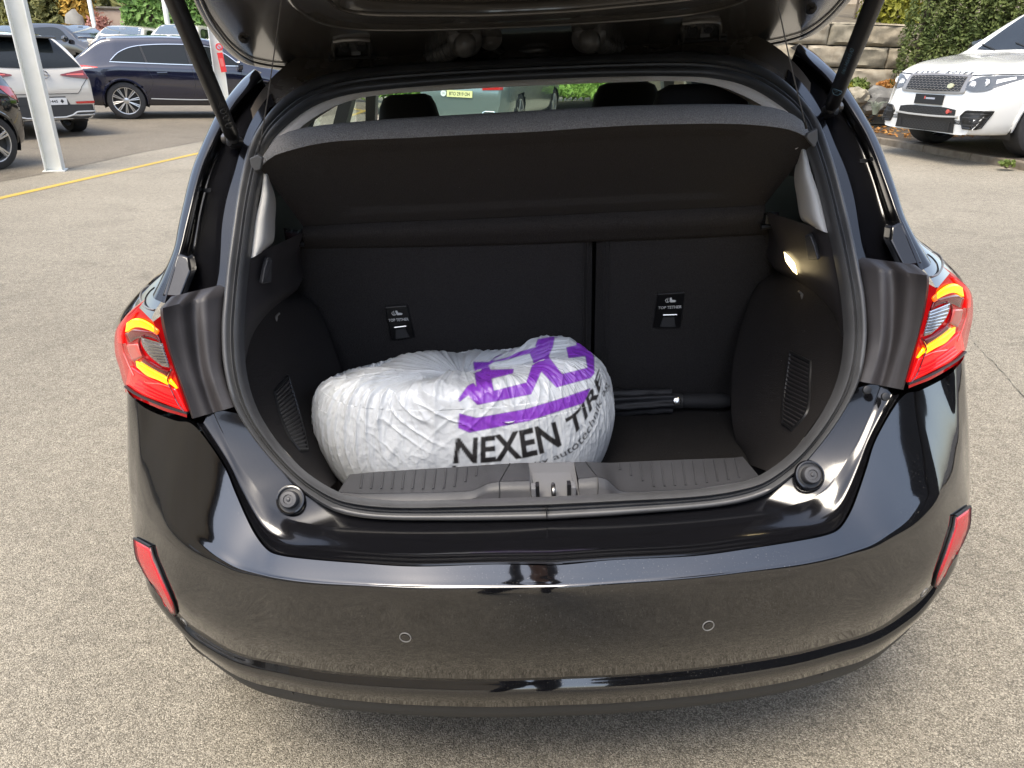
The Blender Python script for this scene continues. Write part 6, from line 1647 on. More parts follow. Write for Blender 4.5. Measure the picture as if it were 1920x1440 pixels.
# ================================================================== what stands behind the photographer and mirrors in the paint
def facade(name, label, a, b, h, mk):
    """straight building front from a to b (plan), looking to the left of a->b"""
    a, b = Vector(a), Vector(b); L = (b - a).length; ang = math.atan2(b.y - a.y, b.x - a.x)
    z = min(gz(a.x), gz(b.x)) - .1
    r = thing(name, label, 'building', Matrix.Translation((a.x, a.y, z)) @ Matrix.Rotation(ang, 4, 'Z'))
    return r, L
M['fascia'] = mat('beige fascia', (.55, .42, .27), .7, var=(.60, .47, .32), vscale=1.5)
M['hall_dark'] = mat('dark hall wall', (.012, .012, .013), .5); M['concrete'] = mat('grey concrete', (.17, .16, .15), .85, var=(.24, .23, .21), vscale=1.2, bump=.2)
M['tube_lit'] = mat('lit tube lamp', (.9, .9, .85), .3, emit=(1, .86, .62), estr=5)
r, L = facade('showroom', 'long car showroom with beige lettered fascia over dark open bays behind the photographer', (17, -1), (4.0, -13), 5, None)
mb = MB(); mb.box((L / 2, -3.0, 2.6), (L, .3, 5.2)); mb.build('rear_wall', M['hall_dark'], r, smooth=False)
mb = MB(); mb.box((L / 2, -1.0, 3.9), (L + 1, 5.0, .3)); mb.build('roof', M['hall_dark'], r, smooth=False)
mb = MB(); mb.box((L / 2, 1.6, 4.35), (L + 1, .25, 1.1)); fa = mb.build('fascia', M['fascia'], r, smooth=False)
for k in range(5):
    mb = MB(); mb.box((k * L / 4, 1.2, 1.9), (.28, .28, 3.8)); mb.build('column', M['concrete'], r, smooth=False)
for k in range(4):
    mb = MB(); mb.box(((k + .5) * L / 4, -.4, 3.70), (2.2, .12, .06)); mb.build('tube_lamp', M['tube_lit'], r, smooth=False)
u, v, n = Vector((-1, 0, 0)), Vector((0, 0, 1)), Vector((0, 1, 0))
text_on('lettering', 'OCCASIONEN', Matrix.Translation((L * .60, 1.74, 4.35)) @ Matrix((u, v, n)).transposed().to_4x4(), mat('brown lettering', (.16, .11, .07), .6), fa, fit=(8.5, .72), size=.8, offset=.01)
r, L = facade('workshop', 'beige workshop building with grey roller doors behind the photographer', (-5.5, -15), (-14, 1.5), 5, None)
mb = MB(); mb.box((L / 2, -2.0, 2.3), (L, 4, 4.6)); mb.build('wall', M['fascia'], r, smooth=False)
mb = MB(); mb.box((L / 2, -1.8, 4.7), (L + .8, 5, .2)); mb.build('roof', M['hall_dark'], r, smooth=False)
for k in range(4):
    mb = MB(); mb.box(((k + .5) * L / 4, .02, 1.6), (3.2, .08, 3.2)); d_ = mb.build('roller_door', M['concrete'], r, smooth=False)
    for q in range(7):
        mb = MB(); mb.box(((k + .5) * L / 4, .08, .3 + .42 * q), (3.2, .04, .03)); mb.build('door_rib', M['sign_grey'], d_, smooth=False)
# white van beside the workshop
r = thing('white_van', 'white panel van with a blue stripe parked before the workshop behind the photographer', 'van', pose(-6.6, -4.2, RAD(25)))
B = Body(r, M['white_car'], [(-2.5, .9), (-2.47, 1.6), (-2.4, 1.95), (-1.5, 2.0), (.6, 1.98), (1.0, 1.9), (1.5, 1.3), (1.9, 1.12), (2.35, .98), (2.45, .7)], [(-2.5, 1.2), (1.4, 1.15), (1.9, 1.0), (2.45, .66)], 1.95, 3.1, .34, (.3, .6, .06, .2), .28, .14)
B.wheels(5, M['rim_silver'])
for sx in (1, -1):
    B.side_patch('side_window', [(.35, 1.25), (1.25, 1.2)], [(.40, 1.75), (.95, 1.75)], 'glass_dk', sx, .006)
    B.side_patch('stripe', [(-2.2, .92), (1.2, .92)], [(-2.2, 1.02), (1.2, 1.02)], 'blue_print', sx, .006)
mb = MB(); mb.grid([[B.above(x * (1 + .2 * t), .95 + .62 * t - .08 * x * x, .004) for x in np.linspace(-.7, .7, 11)] for t in np.linspace(0, 1, 6)]); mb.build('windscreen', M['glass_dk'], B.o)
# dark estate inside the showroom bay
r = thing('dark_saloon', 'black saloon with chrome grille frame standing before the showroom bays', 'car', pose(7.4, -5.4, RAD(-42)))
B = Body(r, M['black_car'], [(-2.35, .62), (-2.3, .9), (-1.7, 1.06), (-1.1, 1.36), (0, 1.42), (.4, 1.37), (1.0, 1.1), (1.4, .99), (1.9, .88), (2.3, .72), (2.38, .5)], [(-2.35, .88), (.9, .96), (1.35, .9), (2.38, .48)], 1.84, 2.82, .335, (.5, .6, .13, .2), .22, .46)
B.wheels(5, M['rim_silver'])
gm = B.end_patch('grille', [(-.42, .36), (.42, .36)], [(-.46, .66), (.46, .66)], 'mesh_black', 1, .006)
B.end_line('grille_frame', [(-.42, .36), (-.48, .52), (-.44, .67), (.44, .67), (.48, .52), (.42, .36), (-.42, .36)], 'chrome', 1, .014, .012, gm)
for sx in (1, -1):
    B.end_patch('headlamp', [(sx * .55, .58), (sx * .84, .60)], [(sx * .53, .66), (sx * .82, .71)], 'lamp_clear', 1, .006)
    side_window(B, [(-1.4, 1.02), (0, 1.0), (.95, .98)], [(-1.25, 1.14), (-.6, 1.32), (.2, 1.30), (.9, 1.0)], sx, 'glass_dk')

# ---------------------------------------------------------------- the photographer, phone in both hands
M['skin'] = mat('skin', (.50, .26, .18), .5, var=(.55, .31, .22), vscale=30); M['cloth_navy'] = mat('dark navy jacket', (.012, .014, .022), .85, bump=.3, bscale=80)
M['jeans'] = mat('dark trousers', (.014, .016, .026), .9); M['hair'] = mat('grey brown hair', (.09, .075, .065), .7, bump=.6, bscale=120); M['phone'] = mat('black phone', (.008, .008, .01), .15)
cw = CAR @ CAM_C
pg = thing('person', 'man in dark navy jacket holding up a phone in both hands, mirrored in the bumper', 'person', Matrix.Translation((cw.x - .02, cw.y - .40, gz(cw.x))))
H0 = cw.z - gz(cw.x)                                        # lens height above his feet
def skin(name, pts, edges, rad, mk, sub=2, root=0):
    me = bpy.data.meshes.new(name); me.from_pydata(pts, edges, []); me.materials.append(M[mk]); o = link(name, me, pg)
    sk = o.modifiers.new('skin', 'SKIN'); sk.use_smooth_shade = True
    for i, v in enumerate(me.skin_vertices[0].data):
        r_ = rad[i]; v.radius = r_ if isinstance(r_, tuple) else (r_, r_); v.use_root = i == root
    s_ = o.modifiers.new('sub', 'SUBSURF'); s_.levels = s_.render_levels = sub
    return o
hy = .02
P = [(0, -.02, .95), (0, -.02, 1.12), (0, 0, 1.30), (0, .0, 1.42), (0, .03, 1.49), (0, .05, 1.56),
     (.18, 0, 1.38), (.27, .04, 1.16), (.15, .30, 1.24), (.085, .385, H0 - .02),
     (-.18, 0, 1.38), (-.27, .04, 1.16), (-.15, .30, 1.24), (-.085, .385, H0 - .02),
     (.10, -.02, .88), (.12, .01, .50), (.13, -.02, .10), (.14, .10, .03), (-.10, -.02, .88), (-.12, .01, .50), (-.13, -.02, .10), (-.14, .10, .03)]
Ed = [(0, 1), (1, 2), (2, 3), (3, 4), (4, 5), (3, 6), (6, 7), (7, 8), (8, 9), (3, 10), (10, 11), (11, 12), (12, 13), (0, 14), (14, 15), (15, 16), (16, 17), (0, 18), (18, 19), (19, 20), (20, 21)]
Rd = [(.16, .12), (.15, .11), (.17, .12), (.12, .09), .058, .05, .075, .052, .042, .028, .075, .052, .042, .028, .085, .062, .045, .04, .085, .062, .045, .04]
body = skin('body', P, Ed, Rd, 'cloth_navy'); body.data.materials.clear(); body.data.materials.append(M['cloth_navy'])
mb = MB(); hc = Vector((0, .06, 1.665)); ROWS = []
for j, v in enumerate(np.linspace(0, 1, 17)):
    z = -.125 + .245 * v; r0 = math.sqrt(max(.0004, 1 - ((z + .0) / .126) ** 2)); jaw = .80 + .2 * min(1, v * 2.2); rr = []
    for k in range(28):
        a = 2 * pi * k / 28; x = .076 * r0 * jaw * cos(a); y = .098 * r0 * sin(a) * (jaw if sin(a) > 0 else 1)
        if sin(a) > .9 and -.045 < z < .02: y += .020 * (1 - abs(z + .015) / .035)                      # nose
        if sin(a) > .55 and .0 < z < .035 and .25 < abs(cos(a)) < .8: y -= .008                            # eye sockets
        if sin(a) > .8 and -.075 < z < -.055: y += .005                                                    # lips
        rr.append(hc + Vector((x, y, z)))
    ROWS.append(rr)
mb.grid(ROWS, True); mb.f.append(list(range(28))[::-1]); mb.mi.append(0); mb.f.append([16 * 28 + k for k in range(28)]); mb.mi.append(0)
head = mb.build('head', M['skin'], pg, angle=80)
for s in (1, -1):
    mb = MB(); mb.lathe([(.0005, -.004), (.016, -.003), (.020, .004), (.012, .010), (.0005, .006)], hc + Vector((s * .077, -.005, -.005)), (s, .2, 0), 12); mb.build('ear', M['skin'], head)
    mb = MB(); mb.lathe([(.0005, .006), (.008, .004), (.010, 0)], hc + Vector((s * .031, .082, .016)), (0, 1, 0), 12); mb.build('eye', M['lamp_white'], head)
    mb = MB(); mb.tube([hc + Vector((s * .018, .092, .036)), hc + Vector((s * .035, .09, .040)), hc + Vector((s * .052, .080, .034))], .004, 5); mb.build('eyebrow', M['hair'], head)
mb = MB(); mb.tube([hc + Vector((-.024, .084, -.066)), hc + Vector((0, .094, -.064)), hc + Vector((.024, .084, -.066))], .004, 5); mb.build('mouth', M['lamp_maroon'], head)
mb = MB(); mb.grid([[p + (p - hc).normalized() * .010 for k, p in enumerate(r_) ] for j, r_ in enumerate(ROWS) if j >= 12], True); mb.f.append([len(mb.v) - 28 + k for k in range(28)]); mb.mi.append(0); mb.build('hair', M['hair'], head, angle=80)
mb = MB(); mb.grid([[ROWS[j][k % 28] + (ROWS[j][k % 28] - hc).normalized() * .009 for k in range(15, 28)] for j in range(6, 13)]); mb.build('hair', M['hair'], head, angle=80)
ph = thing('phone', 'black phone held sideways in both hands at the lens position', 'phone', Matrix.Translation((cw.x - .02, cw.y - .018, cw.z)))
mb = MB(); mb.box((0, 0, 0), (.155, .008, .074)); mb.build('case', M['phone'], ph, smooth=False, mods=(('bevel', .003, 2),))
for s in (1, -1):
    wr_ = Vector((s * .085, .385, H0 - .02)); pts = [tuple(wr_), tuple(wr_ + Vector((0, .015, .02)))]; ed = [(0, 1)]; rd = [.026, .030]
    for q in range(4):
        b0 = len(pts); z = .038 - .020 * q; l = [.9, 1, .95, .8][q]
        pts += [tuple(wr_ + Vector((-s * .004, .02, .02 + z * .6))), tuple(wr_ + Vector((s * .004, .012, .02 + z))), tuple(wr_ + Vector((-s * .012 * l, -.004 + .008, .02 + z))), tuple(wr_ + Vector((-s * .036 * l, -.016 + .004, .02 + z)))]
        ed += [(1, b0), (b0, b0 + 1), (b0 + 1, b0 + 2), (b0 + 2, b0 + 3)]; rd += [.012, .0095, .009, .008]
    b0 = len(pts); pts += [tuple(wr_ + Vector((-s * .012, -.022, -.002))), tuple(wr_ + Vector((-s * .034, -.030, .002))), tuple(wr_ + Vector((-s * .052, -.028, .012)))]; ed += [(1, b0), (b0, b0 + 1), (b0 + 1, b0 + 2)]; rd += [.013, .0105, .009]
    skin('hand', pts, ed, rd, 'skin', 1, 1)
# ================================================================== hedges, trees, wall and houses
def leaf_mat(name, c1, c2, trans=.25):
    m_ = mat(name, c1, .6, var=c2, vscale=2.2, vdetail=6)
    b = m_.node_tree.nodes['Principled BSDF']; b.inputs['Specular IOR Level'].default_value = .3
    nt = m_.node_tree; tr = nt.nodes.new('ShaderNodeBsdfTranslucent'); mx = nt.nodes.new('ShaderNodeMixShader'); mx.inputs[0].default_value = trans
    src = b.inputs['Base Color'].links[0].from_socket; nt.links.new(src, tr.inputs[0]); out = nt.nodes['Material Output']
    nt.links.new(b.outputs[0], mx.inputs[1]); nt.links.new(tr.outputs[0], mx.inputs[2]); nt.links.new(mx.outputs[0], out.inputs[0])
    return m_


M['laurel'] = leaf_mat('laurel leaves', (.13, .25, .06), (.28, .42, .13), .35); M['conifer'] = leaf_mat('conifer sprays', (.15, .16, .06), (.27, .26, .10), .35)
M['thuja'] = leaf_mat('thuja sprays', (.075, .11, .03), (.20, .23, .07), .3); M['lime'] = leaf_mat('yellow green leaves', (.20, .22, .03), (.36, .33, .05), .35)
M['gold'] = leaf_mat('golden autumn leaves', (.50, .30, .05), (.62, .42, .10), .35); M['pinkleaf'] = leaf_mat('pink bush leaves', (.38, .16, .13), (.50, .26, .20), .3)
M['orange'] = leaf_mat('fallen orange leaves', (.40, .16, .04), (.50, .28, .08)); M['tuft'] = leaf_mat('silver green grass', (.20, .23, .17), (.36, .38, .30)); M['herb'] = leaf_mat('low green herbs', (.08, .13, .03), (.18, .22, .05))
M['bark'] = mat('bark', (.09, .065, .045), .9, var=(.14, .11, .08), vscale=14, bump=.5, bscale=40)
RN = np.random.default_rng(11)


def leaves(name, C, size, mk, parent, aspect=2.0, outward=None, kind=None, jitter=.35):
    """many small folded leaves at the points C"""
    n = len(C); C = np.asarray(C); d = RN.normal(size=(n, 3))
    if outward is not None: d = d * .55 + outward
    d /= np.linalg.norm(d, axis=1, keepdims=True); r = RN.normal(size=(n, 3)); u = np.cross(d, r); u /= np.linalg.norm(u, axis=1, keepdims=True); w = np.cross(d, u)
    s = size * (1 + jitter * RN.normal(size=(n, 1))).clip(.4, 1.8); a = u * s * aspect / 2; b = w * s / 2; fold = d * s * .18
    V = np.stack([C - a, C + b + fold, C + a, C - b + fold], 1).reshape(-1, 3)
    F = [(4 * i, 4 * i + 1, 4 * i + 2) for i in range(n)] + [(4 * i, 4 * i + 2, 4 * i + 3) for i in range(n)]
    me = bpy.data.meshes.new(name); me.from_pydata(V.tolist(), [], F); me.materials.append(M[mk]); me.update()
    o = link(name, me, parent)
    if kind: o['kind'] = kind
    return o


def hedge_box(name, label, cat, x0, x1, y0, y1, z0, z1, n, size, mk, core=True):
    r = thing(name, label, cat, Matrix.Translation(((x0 + x1) / 2, (y0 + y1) / 2, z0)))
    lx, ly, lz = x1 - x0, y1 - y0, z1 - z0
    P = RN.uniform(size=(n, 3)); P[:, 1] = np.where(RN.uniform(size=n) < .6, RN.beta(1, 6, n), P[:, 1])
    P = (P - [.5, .5, 0]) * [lx, ly, lz]
    bump = np.array([noise.noise(Vector((p[0] * 1.2, p[2] * 1.2, 3))) for p in P]); P[:, 1] -= bump * .22; P[:, 2] += bump * .12
    leaves('foliage', P, size, mk, r, outward=np.array([0, -.7, .5]))
    if core:
        mb = MB(); mb.box((0, ly * .12, lz * .48), (lx * .97, ly * .55, lz * .93)); mb.build('inner_growth', M['bark'], r, smooth=False)
    for k in range(max(2, int(lx / .8))):
        x = (k + .5) / max(2, int(lx / .8)) * lx - lx / 2; mb = MB(); mb.tube([(x, 0, 0), (x + .05, .02, lz * .4), (x - .04, 0, lz * .9)], [.03, .022, .008], 6); mb.build('stem', M['bark'], r)
    return r


def column_tree(name, label, cat, x, y, z0, h, rad, n, size, mk, group=None, lean=(0, 0)):
    r = thing(name, label, cat, Matrix.Translation((x, y, z0)), group)
    t = RN.beta(1.1, 1.2, n); a = RN.uniform(0, 2 * pi, n); pr = np.sin(np.clip(.12 + t * .86, 0, 1) * pi) ** .55
    lob = 1 + .16 * np.sin(a * 5 + t * 9) + .14 * np.sin(a * 9 - t * 17)
    q = np.sqrt(RN.uniform(.45, 1, n)); rr = rad * pr * lob * q
    C = np.c_[rr * np.cos(a) + lean[0] * t * h, rr * np.sin(a) + lean[1] * t * h, t * h]
    leaves('crown', C, size, mk, r, 2.2, np.c_[np.cos(a) * .6, np.sin(a) * .6, np.full(n, .7)])
    mb = MB(); mb.tube([(0, 0, -.05), (0, 0, h * .5), (lean[0] * h, lean[1] * h, h * .95)], [.09, .06, .015], 8); mb.build('trunk', M['bark'], r)
    for k in range(6):
        a_ = k * 1.9; z = h * (.2 + .12 * k); mb = MB(); mb.tube([(0, 0, z - .1), (rad * .7 * cos(a_), rad * .7 * sin(a_), z + .25)], [.025, .008], 5); mb.build('limb', M['bark'], r)
    return r


def bush(name, label, cat, x, y, z0, rx, rz, n, size, mk, aspect=2.0, group=None, stems=7):
    r = thing(name, label, cat, Matrix.Translation((x, y, z0)), group)
    d = RN.normal(size=(n, 3)); d /= np.linalg.norm(d, axis=1, keepdims=True); d[:, 2] = np.abs(d[:, 2]); rr = RN.uniform(.25, 1, n) ** .5
    lob = 1 + .3 * np.array([noise.noise(Vector(v) * 2.4 + Vector((x, y, 0))) for v in d])
    leaves('crown', d * (rr * lob)[:, None] * [rx, rx, rz], size, mk, r, aspect, d * .6)
    for k in range(stems):
        a = k * 2.4; mb = MB(); mb.tube([(0, 0, -.03), (rx * .3 * cos(a), rx * .3 * sin(a), rz * .45), (rx * .6 * cos(a), rx * .6 * sin(a), rz * .85)], [.018, .012, .005], 5); mb.build('stem', M['bark'], r)
    return r


# left background
def gl(px, py, Y): return atw(px, py, Y)
a = gl(226, 50, 31); b = gl(560, 50, 31)
hedge_box('laurel_hedge', 'tall bright green laurel hedge behind the row of parked cars', 'hedge', a.x, b.x, 31, 32.4, .55, 4.6, 9000, .115, 'laurel')
for k, (px, D, h, rad, lab) in enumerate(((62, 33, 4.9, 1.15, 'dull green conifer left of the others, beside the yellow shrub'), (92, 33.5, 5.2, 1.2, 'dull green conifer standing between two other conifers'), (124, 33, 4.8, 1.1, 'dull green conifer next to the golden tree'))):
    p = gl(px, 60, D); column_tree('conifer', lab, 'tree', p.x, D, .5, h, rad, 4200, .11, 'conifer', 'conifers behind the parked cars')
p = gl(150, 40, 32.5); t_ = column_tree('golden_tree', 'golden yellow autumn tree beside the pale lamp post', 'tree', p.x, 32.5, .5, 4.4, .62, 2600, .10, 'gold')
p = gl(8, 20, 33); bush('yellow_shrub', 'yellow shrub at the photo edge behind the pale cars', 'shrub', p.x, 33, .5, 1.0, 3.4, 2600, .10, 'lime')
p = gl(186, 52, 30); bush('pink_bush', 'low pink-leaved bush in front of the laurel hedge', 'bush', p.x, 30, .95, .62, 1.35, 1600, .09, 'pinkleaf')
p = gl(146, 70, 30); rk = thing('boulder', 'tall pale grey boulder standing beside the pink bush', 'rock', Matrix.Translation((p.x, 30, .5)))
M['stone_pale'] = mat('pale grey stone', (.19, .178, .155), .85, var=(.29, .275, .24), vscale=3, bump=.6, bscale=12)
def rock_mesh(rx, ry, rz, seed, sub=3, amp=.22):
    bm = bmesh.new(); bmesh.ops.create_icosphere(bm, subdivisions=sub, radius=1)
    for v in bm.verts:
        k = 1 + amp * noise.noise(v.co * 1.5 + Vector((seed, 0, 0))) + amp * .5 * noise.noise(v.co * 4 + Vector((seed, 3, 0)))
        v.co = Vector((v.co.x * rx * k, v.co.y * ry * k, v.co.z * rz * k))
    mb = MB(); bm.verts.ensure_lookup_table(); mb.add([v.co.copy() for v in bm.verts], [[v.index for v in f.verts] for f in bm.faces]); bm.free(); return mb
mb = rock_mesh(.42, .35, 1.0, 3); [v.__setattr__('z', v.z + .9) for v in mb.v]; mb.build('stone', M['stone_pale'], rk, angle=30)
for px, w, lab in ((173, .16, 'pale steel lamp post in front of the laurel hedge, beside the golden tree'), (312, .20, 'white post rising before the laurel hedge beside the raised tailgate')):
    p = gl(px, 30, 29.5); t = thing('lamp_post', lab, 'post', Matrix.Translation((p.x, 29.5, .5)))
    mb = MB(); mb.lathe([(w * .7, 0), (w * .7, .25), (w * .5, .3), (w * .36, 6)], (0, 0, 0), (0, 0, 1), 16); mb.build('pole', M['post'], t)
    mb = MB(); mb.tube([(0, 0, 5.95), (0, -.5, 6.15), (0, -1.0, 6.2)], [w * .3, w * .25, w * .2], 10); mb.build('arm', M['post'], t)
    mb = MB(); mb.box((0, -1.2, 6.2), (.22, .6, .10)); mb.build('lamp_head', M['post'], t, smooth=False, mods=(('bevel', .02, 2),))
r = thing('garden_wall', 'low pinkish rendered wall behind the conifers', 'wall', Matrix.Translation((-20, 36, .5)))
mb = MB(); mb.box((0, 0, 1.1), (26, .3, 2.2)); mb.build('render', mat('pinkish render', (.45, .33, .27), .9, var=(.52, .42, .35), vscale=2, bump=.2), r, smooth=False)
mb = MB(); mb.box((0, 0, 2.24), (26.1, .42, .08)); mb.build('coping', M['stone_pale'], r, smooth=False)
n = 16000; P = np.c_[RN.uniform(-45, 30, n), RN.uniform(44, 50, n), RN.uniform(.2, 9, n)]; P[:, 2] *= .75 + .25 * np.sin(P[:, 0] * .7) * np.cos(P[:, 0] * .23 + 1)
tag(leaves('woodland', P, .55, 'conifer', None, 1.6, np.array([0, -.8, .4])), kind='stuff')

# right background: block wall, thujas, house
wall = thing('stone_wall', 'retaining wall of large rough sandstone blocks below the shrubs', 'wall', Matrix.Identity(4))
M['block'] = [mat('sandstone block', c1, .9, var=c2, vscale=7, vdetail=9, bump=1.0, bscale=40, bdetail=9) for c1, c2 in (((.19, .16, .11), (.36, .305, .22)), ((.16, .14, .10), (.32, .28, .205)), ((.22, .18, .125), (.34, .30, .225)))]
M['joint'] = mat('dark joint', (.05, .045, .035), .95)
for ri, (z0, z1, joints) in enumerate(((1.735, 2.135, [1400, 1478, 1554, 1628, 1704, 1790, 1870]), (1.355, 1.730, [1360, 1440, 1510, 1584, 1664, 1740, 1830]), (.98, 1.350, [1380, 1456, 1520, 1590, 1676, 1760, 1850]), (.62, .975, [1400, 1490, 1570, 1640, 1720, 1800, 1880]))):
    xs = [atw(j, [64, 106, 146, 180][ri], 15).x for j in joints]
    for k in range(len(xs) - 1):
        x0, x1 = xs[k] + .012, xs[k + 1] - .012; nx, nz_ = 14, 8; rows = []
        sd = ri * 20 + k; dy = random.uniform(-.03, .03)
        for j in range(nz_ + 1):
            r = []
            for i in range(nx + 1):
                u, v = i / nx, j / nz_; e = min(u, 1 - u, v * .7, (1 - v) * .7)
                p = Vector((x0 + (x1 - x0) * u + (.02 * noise.noise(Vector((sd, v * 3, 1))) if 0 < u < 1 else .010 * noise.noise(Vector((sd, v * 5, u * 9)))), 15 + dy - .05 * min(1, e * 22) - .04 * noise.noise(Vector((u * 3 + sd * 7, v * 3, sd))), z0 + .008 + (z1 - z0 - .016) * v + .012 * noise.noise(Vector((u * 4, sd, v)))))
                r.append(p)
            rows.append(r)
        mb = MB(); mb.grid(rows)
        ring = rows[0] + [r[-1] for r in rows[1:]] + rows[-1][::-1][1:] + [r[0] for r in rows[::-1][1:-1]]
        mb.grid([ring, [p + Vector((0, .45, 0)) for p in ring]], True)
        mb.build('block', M['block'][(ri + 2 * k) % 3], wall, angle=50)
mb = MB(); mb.box((7, 15.32, 1.35), (7.4, .3, 1.5)); mb.build('backfill', M['joint'], wall, smooth=False)
M['soil'] = mat('garden soil', (.07, .055, .04), .95, var=(.13, .11, .07), vscale=6, bump=.6, bscale=30)
mb = MB(); mb.grid([[Vector((x, y, z + .05 * noise.noise(Vector((x, y, 0))))) for x in np.linspace(2.5, 14, 24)] for y, z in ((14.95, 2.10), (15.6, 2.2), (18, 2.5), (22, 2.9), (28, 3.2))]); mb.prism([(2.6, 15.0, 0), (2.6, 28, 0), (2.6, 28, 3.1), (2.6, 22, 2.8), (2.6, 15.0, 2.05)], (.3, 0, 0)); mb.prism([(2.6, 15.05, 0), (5.0, 15.05, 0), (5.0, 15.05, 2.08), (2.6, 15.05, 2.05)], (0, .3, 0)); tag(mb.build('terrain', M['soil'], None), kind='structure')
mb = MB(); mb.grid([[Vector((x, y, z + .04 * noise.noise(Vector((x * 2, y * 2, 0))))) for x in np.linspace(4.6, 12, 30)] for y, z in ((12.9, .50), (13.4, .70), (14.2, .86), (15.05, 1.0))]); mb.prism([(4.55, 12.9, 0), (4.55, 15.1, 0), (4.55, 15.1, 1.0), (4.55, 14.2, .85), (4.55, 13.4, .69), (4.55, 12.9, .49)], (.2, 0, 0)); mb.prism([(4.6, 12.92, 0), (12, 12.92, 0), (12, 12.92, .48), (4.6, 12.92, .48)], (0, .2, 0)); tag(mb.build('bank', M['soil'], None), kind='structure')
thx = [1716, 1752, 1790, 1826, 1862, 1898, 1930]
for k, px in enumerate(thx):
    D = 13.4 - .12 * k; p = atw(px, 130, D)
    column_tree('thuja', ['narrow thuja at the left end of the evergreen screen, touching the stone wall', 'second thuja from the stone wall', 'third thuja from the stone wall', 'thuja in the middle of the evergreen screen above the white bonnet', 'fourth-last thuja, above the windscreen base of the white SUV', 'thuja by the pale house corner', 'last thuja at the photo edge beside the pale house'][k], 'tree', p.x, D, .75, 3.0 + .2 * (k % 3), .33, 7000, .030, 'thuja', 'thujas of the evergreen screen')
p = atw(1668, 42, 15.8); bush('yellow_green_shrub', 'yellow-green leafy shrub on top of the stone wall beside the thujas', 'shrub', p.x, 15.8, 2.12, .62, .95, 2600, .055, 'lime')
p = atw(1600, 40, 15.9); tt = thing('young_tree', 'young thin tree with sparse yellowing leaves above the stone wall', 'tree', Matrix.Translation((p.x, 15.9, 2.12)))
mb = MB(); mb.tube([(0, 0, 0), (.03, 0, .8), (-.02, .02, 1.8), (.03, 0, 2.6)], [.024, .02, .014, .006], 7); mb.build('trunk', M['bark'], tt)
C = []
for k in range(9):
    a, z = k * 2.3, .35 + .22 * k; e = Vector((.38 * cos(a), .38 * sin(a), z + .35)); mb = MB(); mb.tube([(0, 0, z), tuple(e * .55 + Vector((0, 0, z * .45))), tuple(e)], [.009, .007, .003], 5); mb.build('limb', M['bark'], tt)
    for q in range(46): C.append(Vector((0, 0, z)).lerp(e, random.uniform(.3, 1.1)) + Vector((random.gauss(0, .07), random.gauss(0, .07), random.gauss(0, .07))))
leaves('crown', np.array([tuple(c) for c in C]), .05, 'lime', tt)
M['render'] = mat('cream render', (.42, .35, .26), .9, var=(.48, .41, .32), vscale=1.5, bump=.25, bscale=150)
def house(label, x, y, z, w, d, h, wins):
    r = thing('house', label, 'house', Matrix.Translation((x, y, z)))
    mb = MB(); mb.box((0, d / 2, h / 2 - 1.2), (w, d, h + 2.4)); mb.build('wall', M['render'], r, smooth=False)
    mb = MB(); mb.prism([(-w / 2 - .4, -.4, h), (-w / 2 - .4, d + .4, h), (-w / 2 - .4, d / 2, h + 2.4)], (w + .8, 0, 0)); mb.build('roof', mat('brown roof tiles', (.16, .08, .05), .8, var=(.22, .12, .08), vscale=8), r, smooth=False)
    for wx, wz_ in wins:
        mb = MB(); mb.box((wx, -.02, wz_), (1.0, .08, 1.2)); f_ = mb.build('window', M['post'], r, smooth=False); mb = MB(); mb.box((wx, -.07, wz_), (.82, .02, 1.02)); mb.build('pane', M['glass_dk'], f_, smooth=False)
    return r
p = atw(1545, 30, 22); house('cream rendered house behind the young tree above the stone wall', p.x - .6, 22, 2.4, 5.0, 8, 5.5, [(-1.4, 3.6), (1.3, 3.6)])
p = atw(1925, 30, 17); house('cream rendered house corner at the photo edge behind the thujas', p.x + 3.9, 17, 1.6, 8, 8, 5.5, [(1.5, 3.6)])
# foot of the wall: herbs, rock, grass, leaves
for px, py, D, rx, rz, mk, lab in ((1607, 160, 14.4, .22, .20, 'herb', 'low green herb tuft at the foot of the stone wall'), (1572, 165, 14.2, .28, .16, 'lime', 'yellowish herb patch under the stone wall beside the black pillar'), (1668, 160, 14.2, .22, .15, 'orange', 'reddish low plant between stone wall and white SUV'), (1700, 172, 13.6, .25, .18, 'herb', 'green herbs hidden beside the white headlamp')):
    p = atw(px, py, D); bush('herb', lab, 'plant', p.x, D, p.z - rz * .4, rx, rz, 420, .045, mk, 1.8, None, 4)
p = atw(1652, 190, 12.9); rk = thing('boulder', 'jagged grey rock between stone wall and white SUV', 'rock', Matrix.Translation((p.x, 12.9, p.z)))
rock_mesh(.36, .25, .24, 9, 3, .35).build('stone', mat('grey quarry rock', (.07, .068, .062), .85, var=(.20, .19, .165), vscale=5, bump=.8, bscale=25), rk, angle=20)
p = atw(1604, 182, 12.9); rk = thing('boulder', 'smaller dark rock left of the jagged grey rock', 'rock', Matrix.Translation((p.x, 12.9, p.z)))
rock_mesh(.20, .2, .15, 4, 3, .35).build('stone', M['block'][1], rk, angle=20)
p = atw(1640, 215, 12.2); g_ = thing('grass_tuft', 'silvery dry grass tuft in front of the jagged rock', 'grass', Matrix.Translation((p.x, 12.2, p.z)))
for k in range(90):
    a = random.uniform(0, 2 * pi); l = random.uniform(.12, .24); s_ = random.uniform(.3, 1)
    if k == 0: mbg = MB()
    mbg.tube([(0.03 * cos(a), .03 * sin(a), 0), (l * .4 * s_ * cos(a), l * .4 * s_ * sin(a), l * .8), (l * .9 * s_ * cos(a), l * .9 * s_ * sin(a), l * .85)], [.005, .004, .001], 3, False)
mbg.build('blades', M['tuft'], g_, kind='stuff')
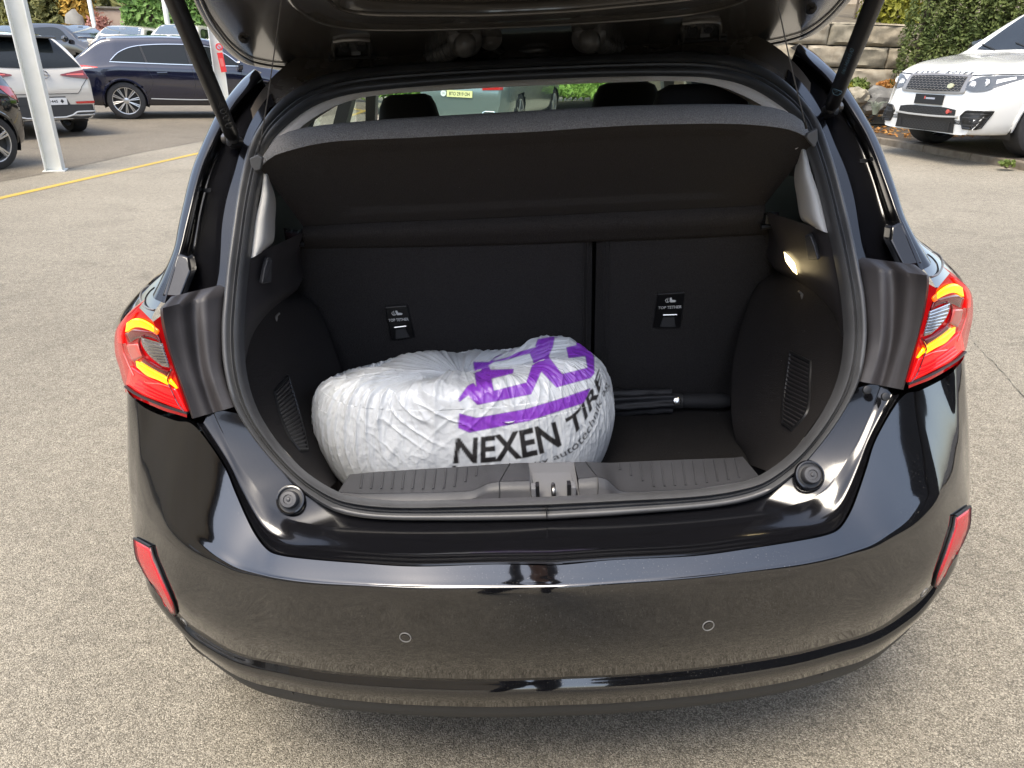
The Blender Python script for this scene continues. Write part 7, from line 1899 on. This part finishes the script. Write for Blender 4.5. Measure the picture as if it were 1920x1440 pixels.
n = 500; P = np.c_[RN.uniform(5.2, 7.4, n), RN.uniform(11.0, 13.2, n), np.zeros(n)]; P[:, 2] = [max(pz(x), .5 + (y - 12.9) * .4 if y > 12.9 else 0) + .012 for x, y, _ in P]
ok = (P[:, 0] > kx(P[:, 1]) + .25); tag(leaves('fallen_leaves', P[ok], .045, 'orange', None, 1.5, np.array([0, 0, 2.])), kind='stuff')
p = wz(1888, 308, .40); bush('weed', 'small green weed growing at the kerb edge', 'weed', p.x, p.y, p.z - .01, .09, .06, 90, .03, 'herb', 1.8, None, 3)
# what shows through the cabin: verge and white wall
M['white_wall'] = mat('white rendered wall', (.66, .66, .62), .85, var=(.58, .59, .56), vscale=1.2)
r = thing('boundary_wall', 'long white wall beyond the grass verge, seen through the cabin windows', 'wall', Matrix.Translation((5, 24, .3)))
for k in range(8):
    mb = MB(); mb.box((-9.5 + 2.5 * k, 0, 1.3), (2.47, .2, 2.6)); mb.build('panel', M['white_wall'], r, smooth=False)
vg = [Vector((x, y, z)) for x, y, z in ((-4, 19.6, .30), (9, 19.6, .62), (9, 23.6, .95), (-4, 23.6, .62))]
mb = MB(); mb.grid([[vg[0].lerp(vg[1], t) for t in np.linspace(0, 1, 30)], [vg[3].lerp(vg[2], t) for t in np.linspace(0, 1, 30)]]); tag(mb.build('verge', M['soil'], None), kind='structure')
n = 9000; u, v = RN.uniform(size=n), RN.uniform(size=n) ** 1.5
P = np.array([tuple(vg[0].lerp(vg[1], a).lerp(vg[3].lerp(vg[2], a), b_)) for a, b_ in zip(u, v)]); P[:, 2] += RN.uniform(0, .16, n)
M['grass'] = leaf_mat('fresh grass', (.10, .20, .02), (.20, .30, .05)); tag(leaves('verge_grass', P, .07, 'grass', None, 3.5, np.array([0, -.5, .4])), kind='stuff')
for px, lab in ((1268, 'round bush by the white wall, seen through the far side window'), (1284, 'second round bush by the white wall, nearer the window pillar')):
    p = atw(px, 176, 19); bush('round_bush', lab, 'bush', p.x, 19, p.z - .05, .22, .28, 500, .05, 'herb', 1.8, None, 3)
p = atw(1400, 190, 16); hedge_box('dark_hedge', 'dark green shrubbery seen through the rear quarter window of the hatchback', 'hedge', p.x - 1.2, p.x + 1.6, 16, 17, p.z - .8, p.z + .75, 3500, .07, 'thuja')
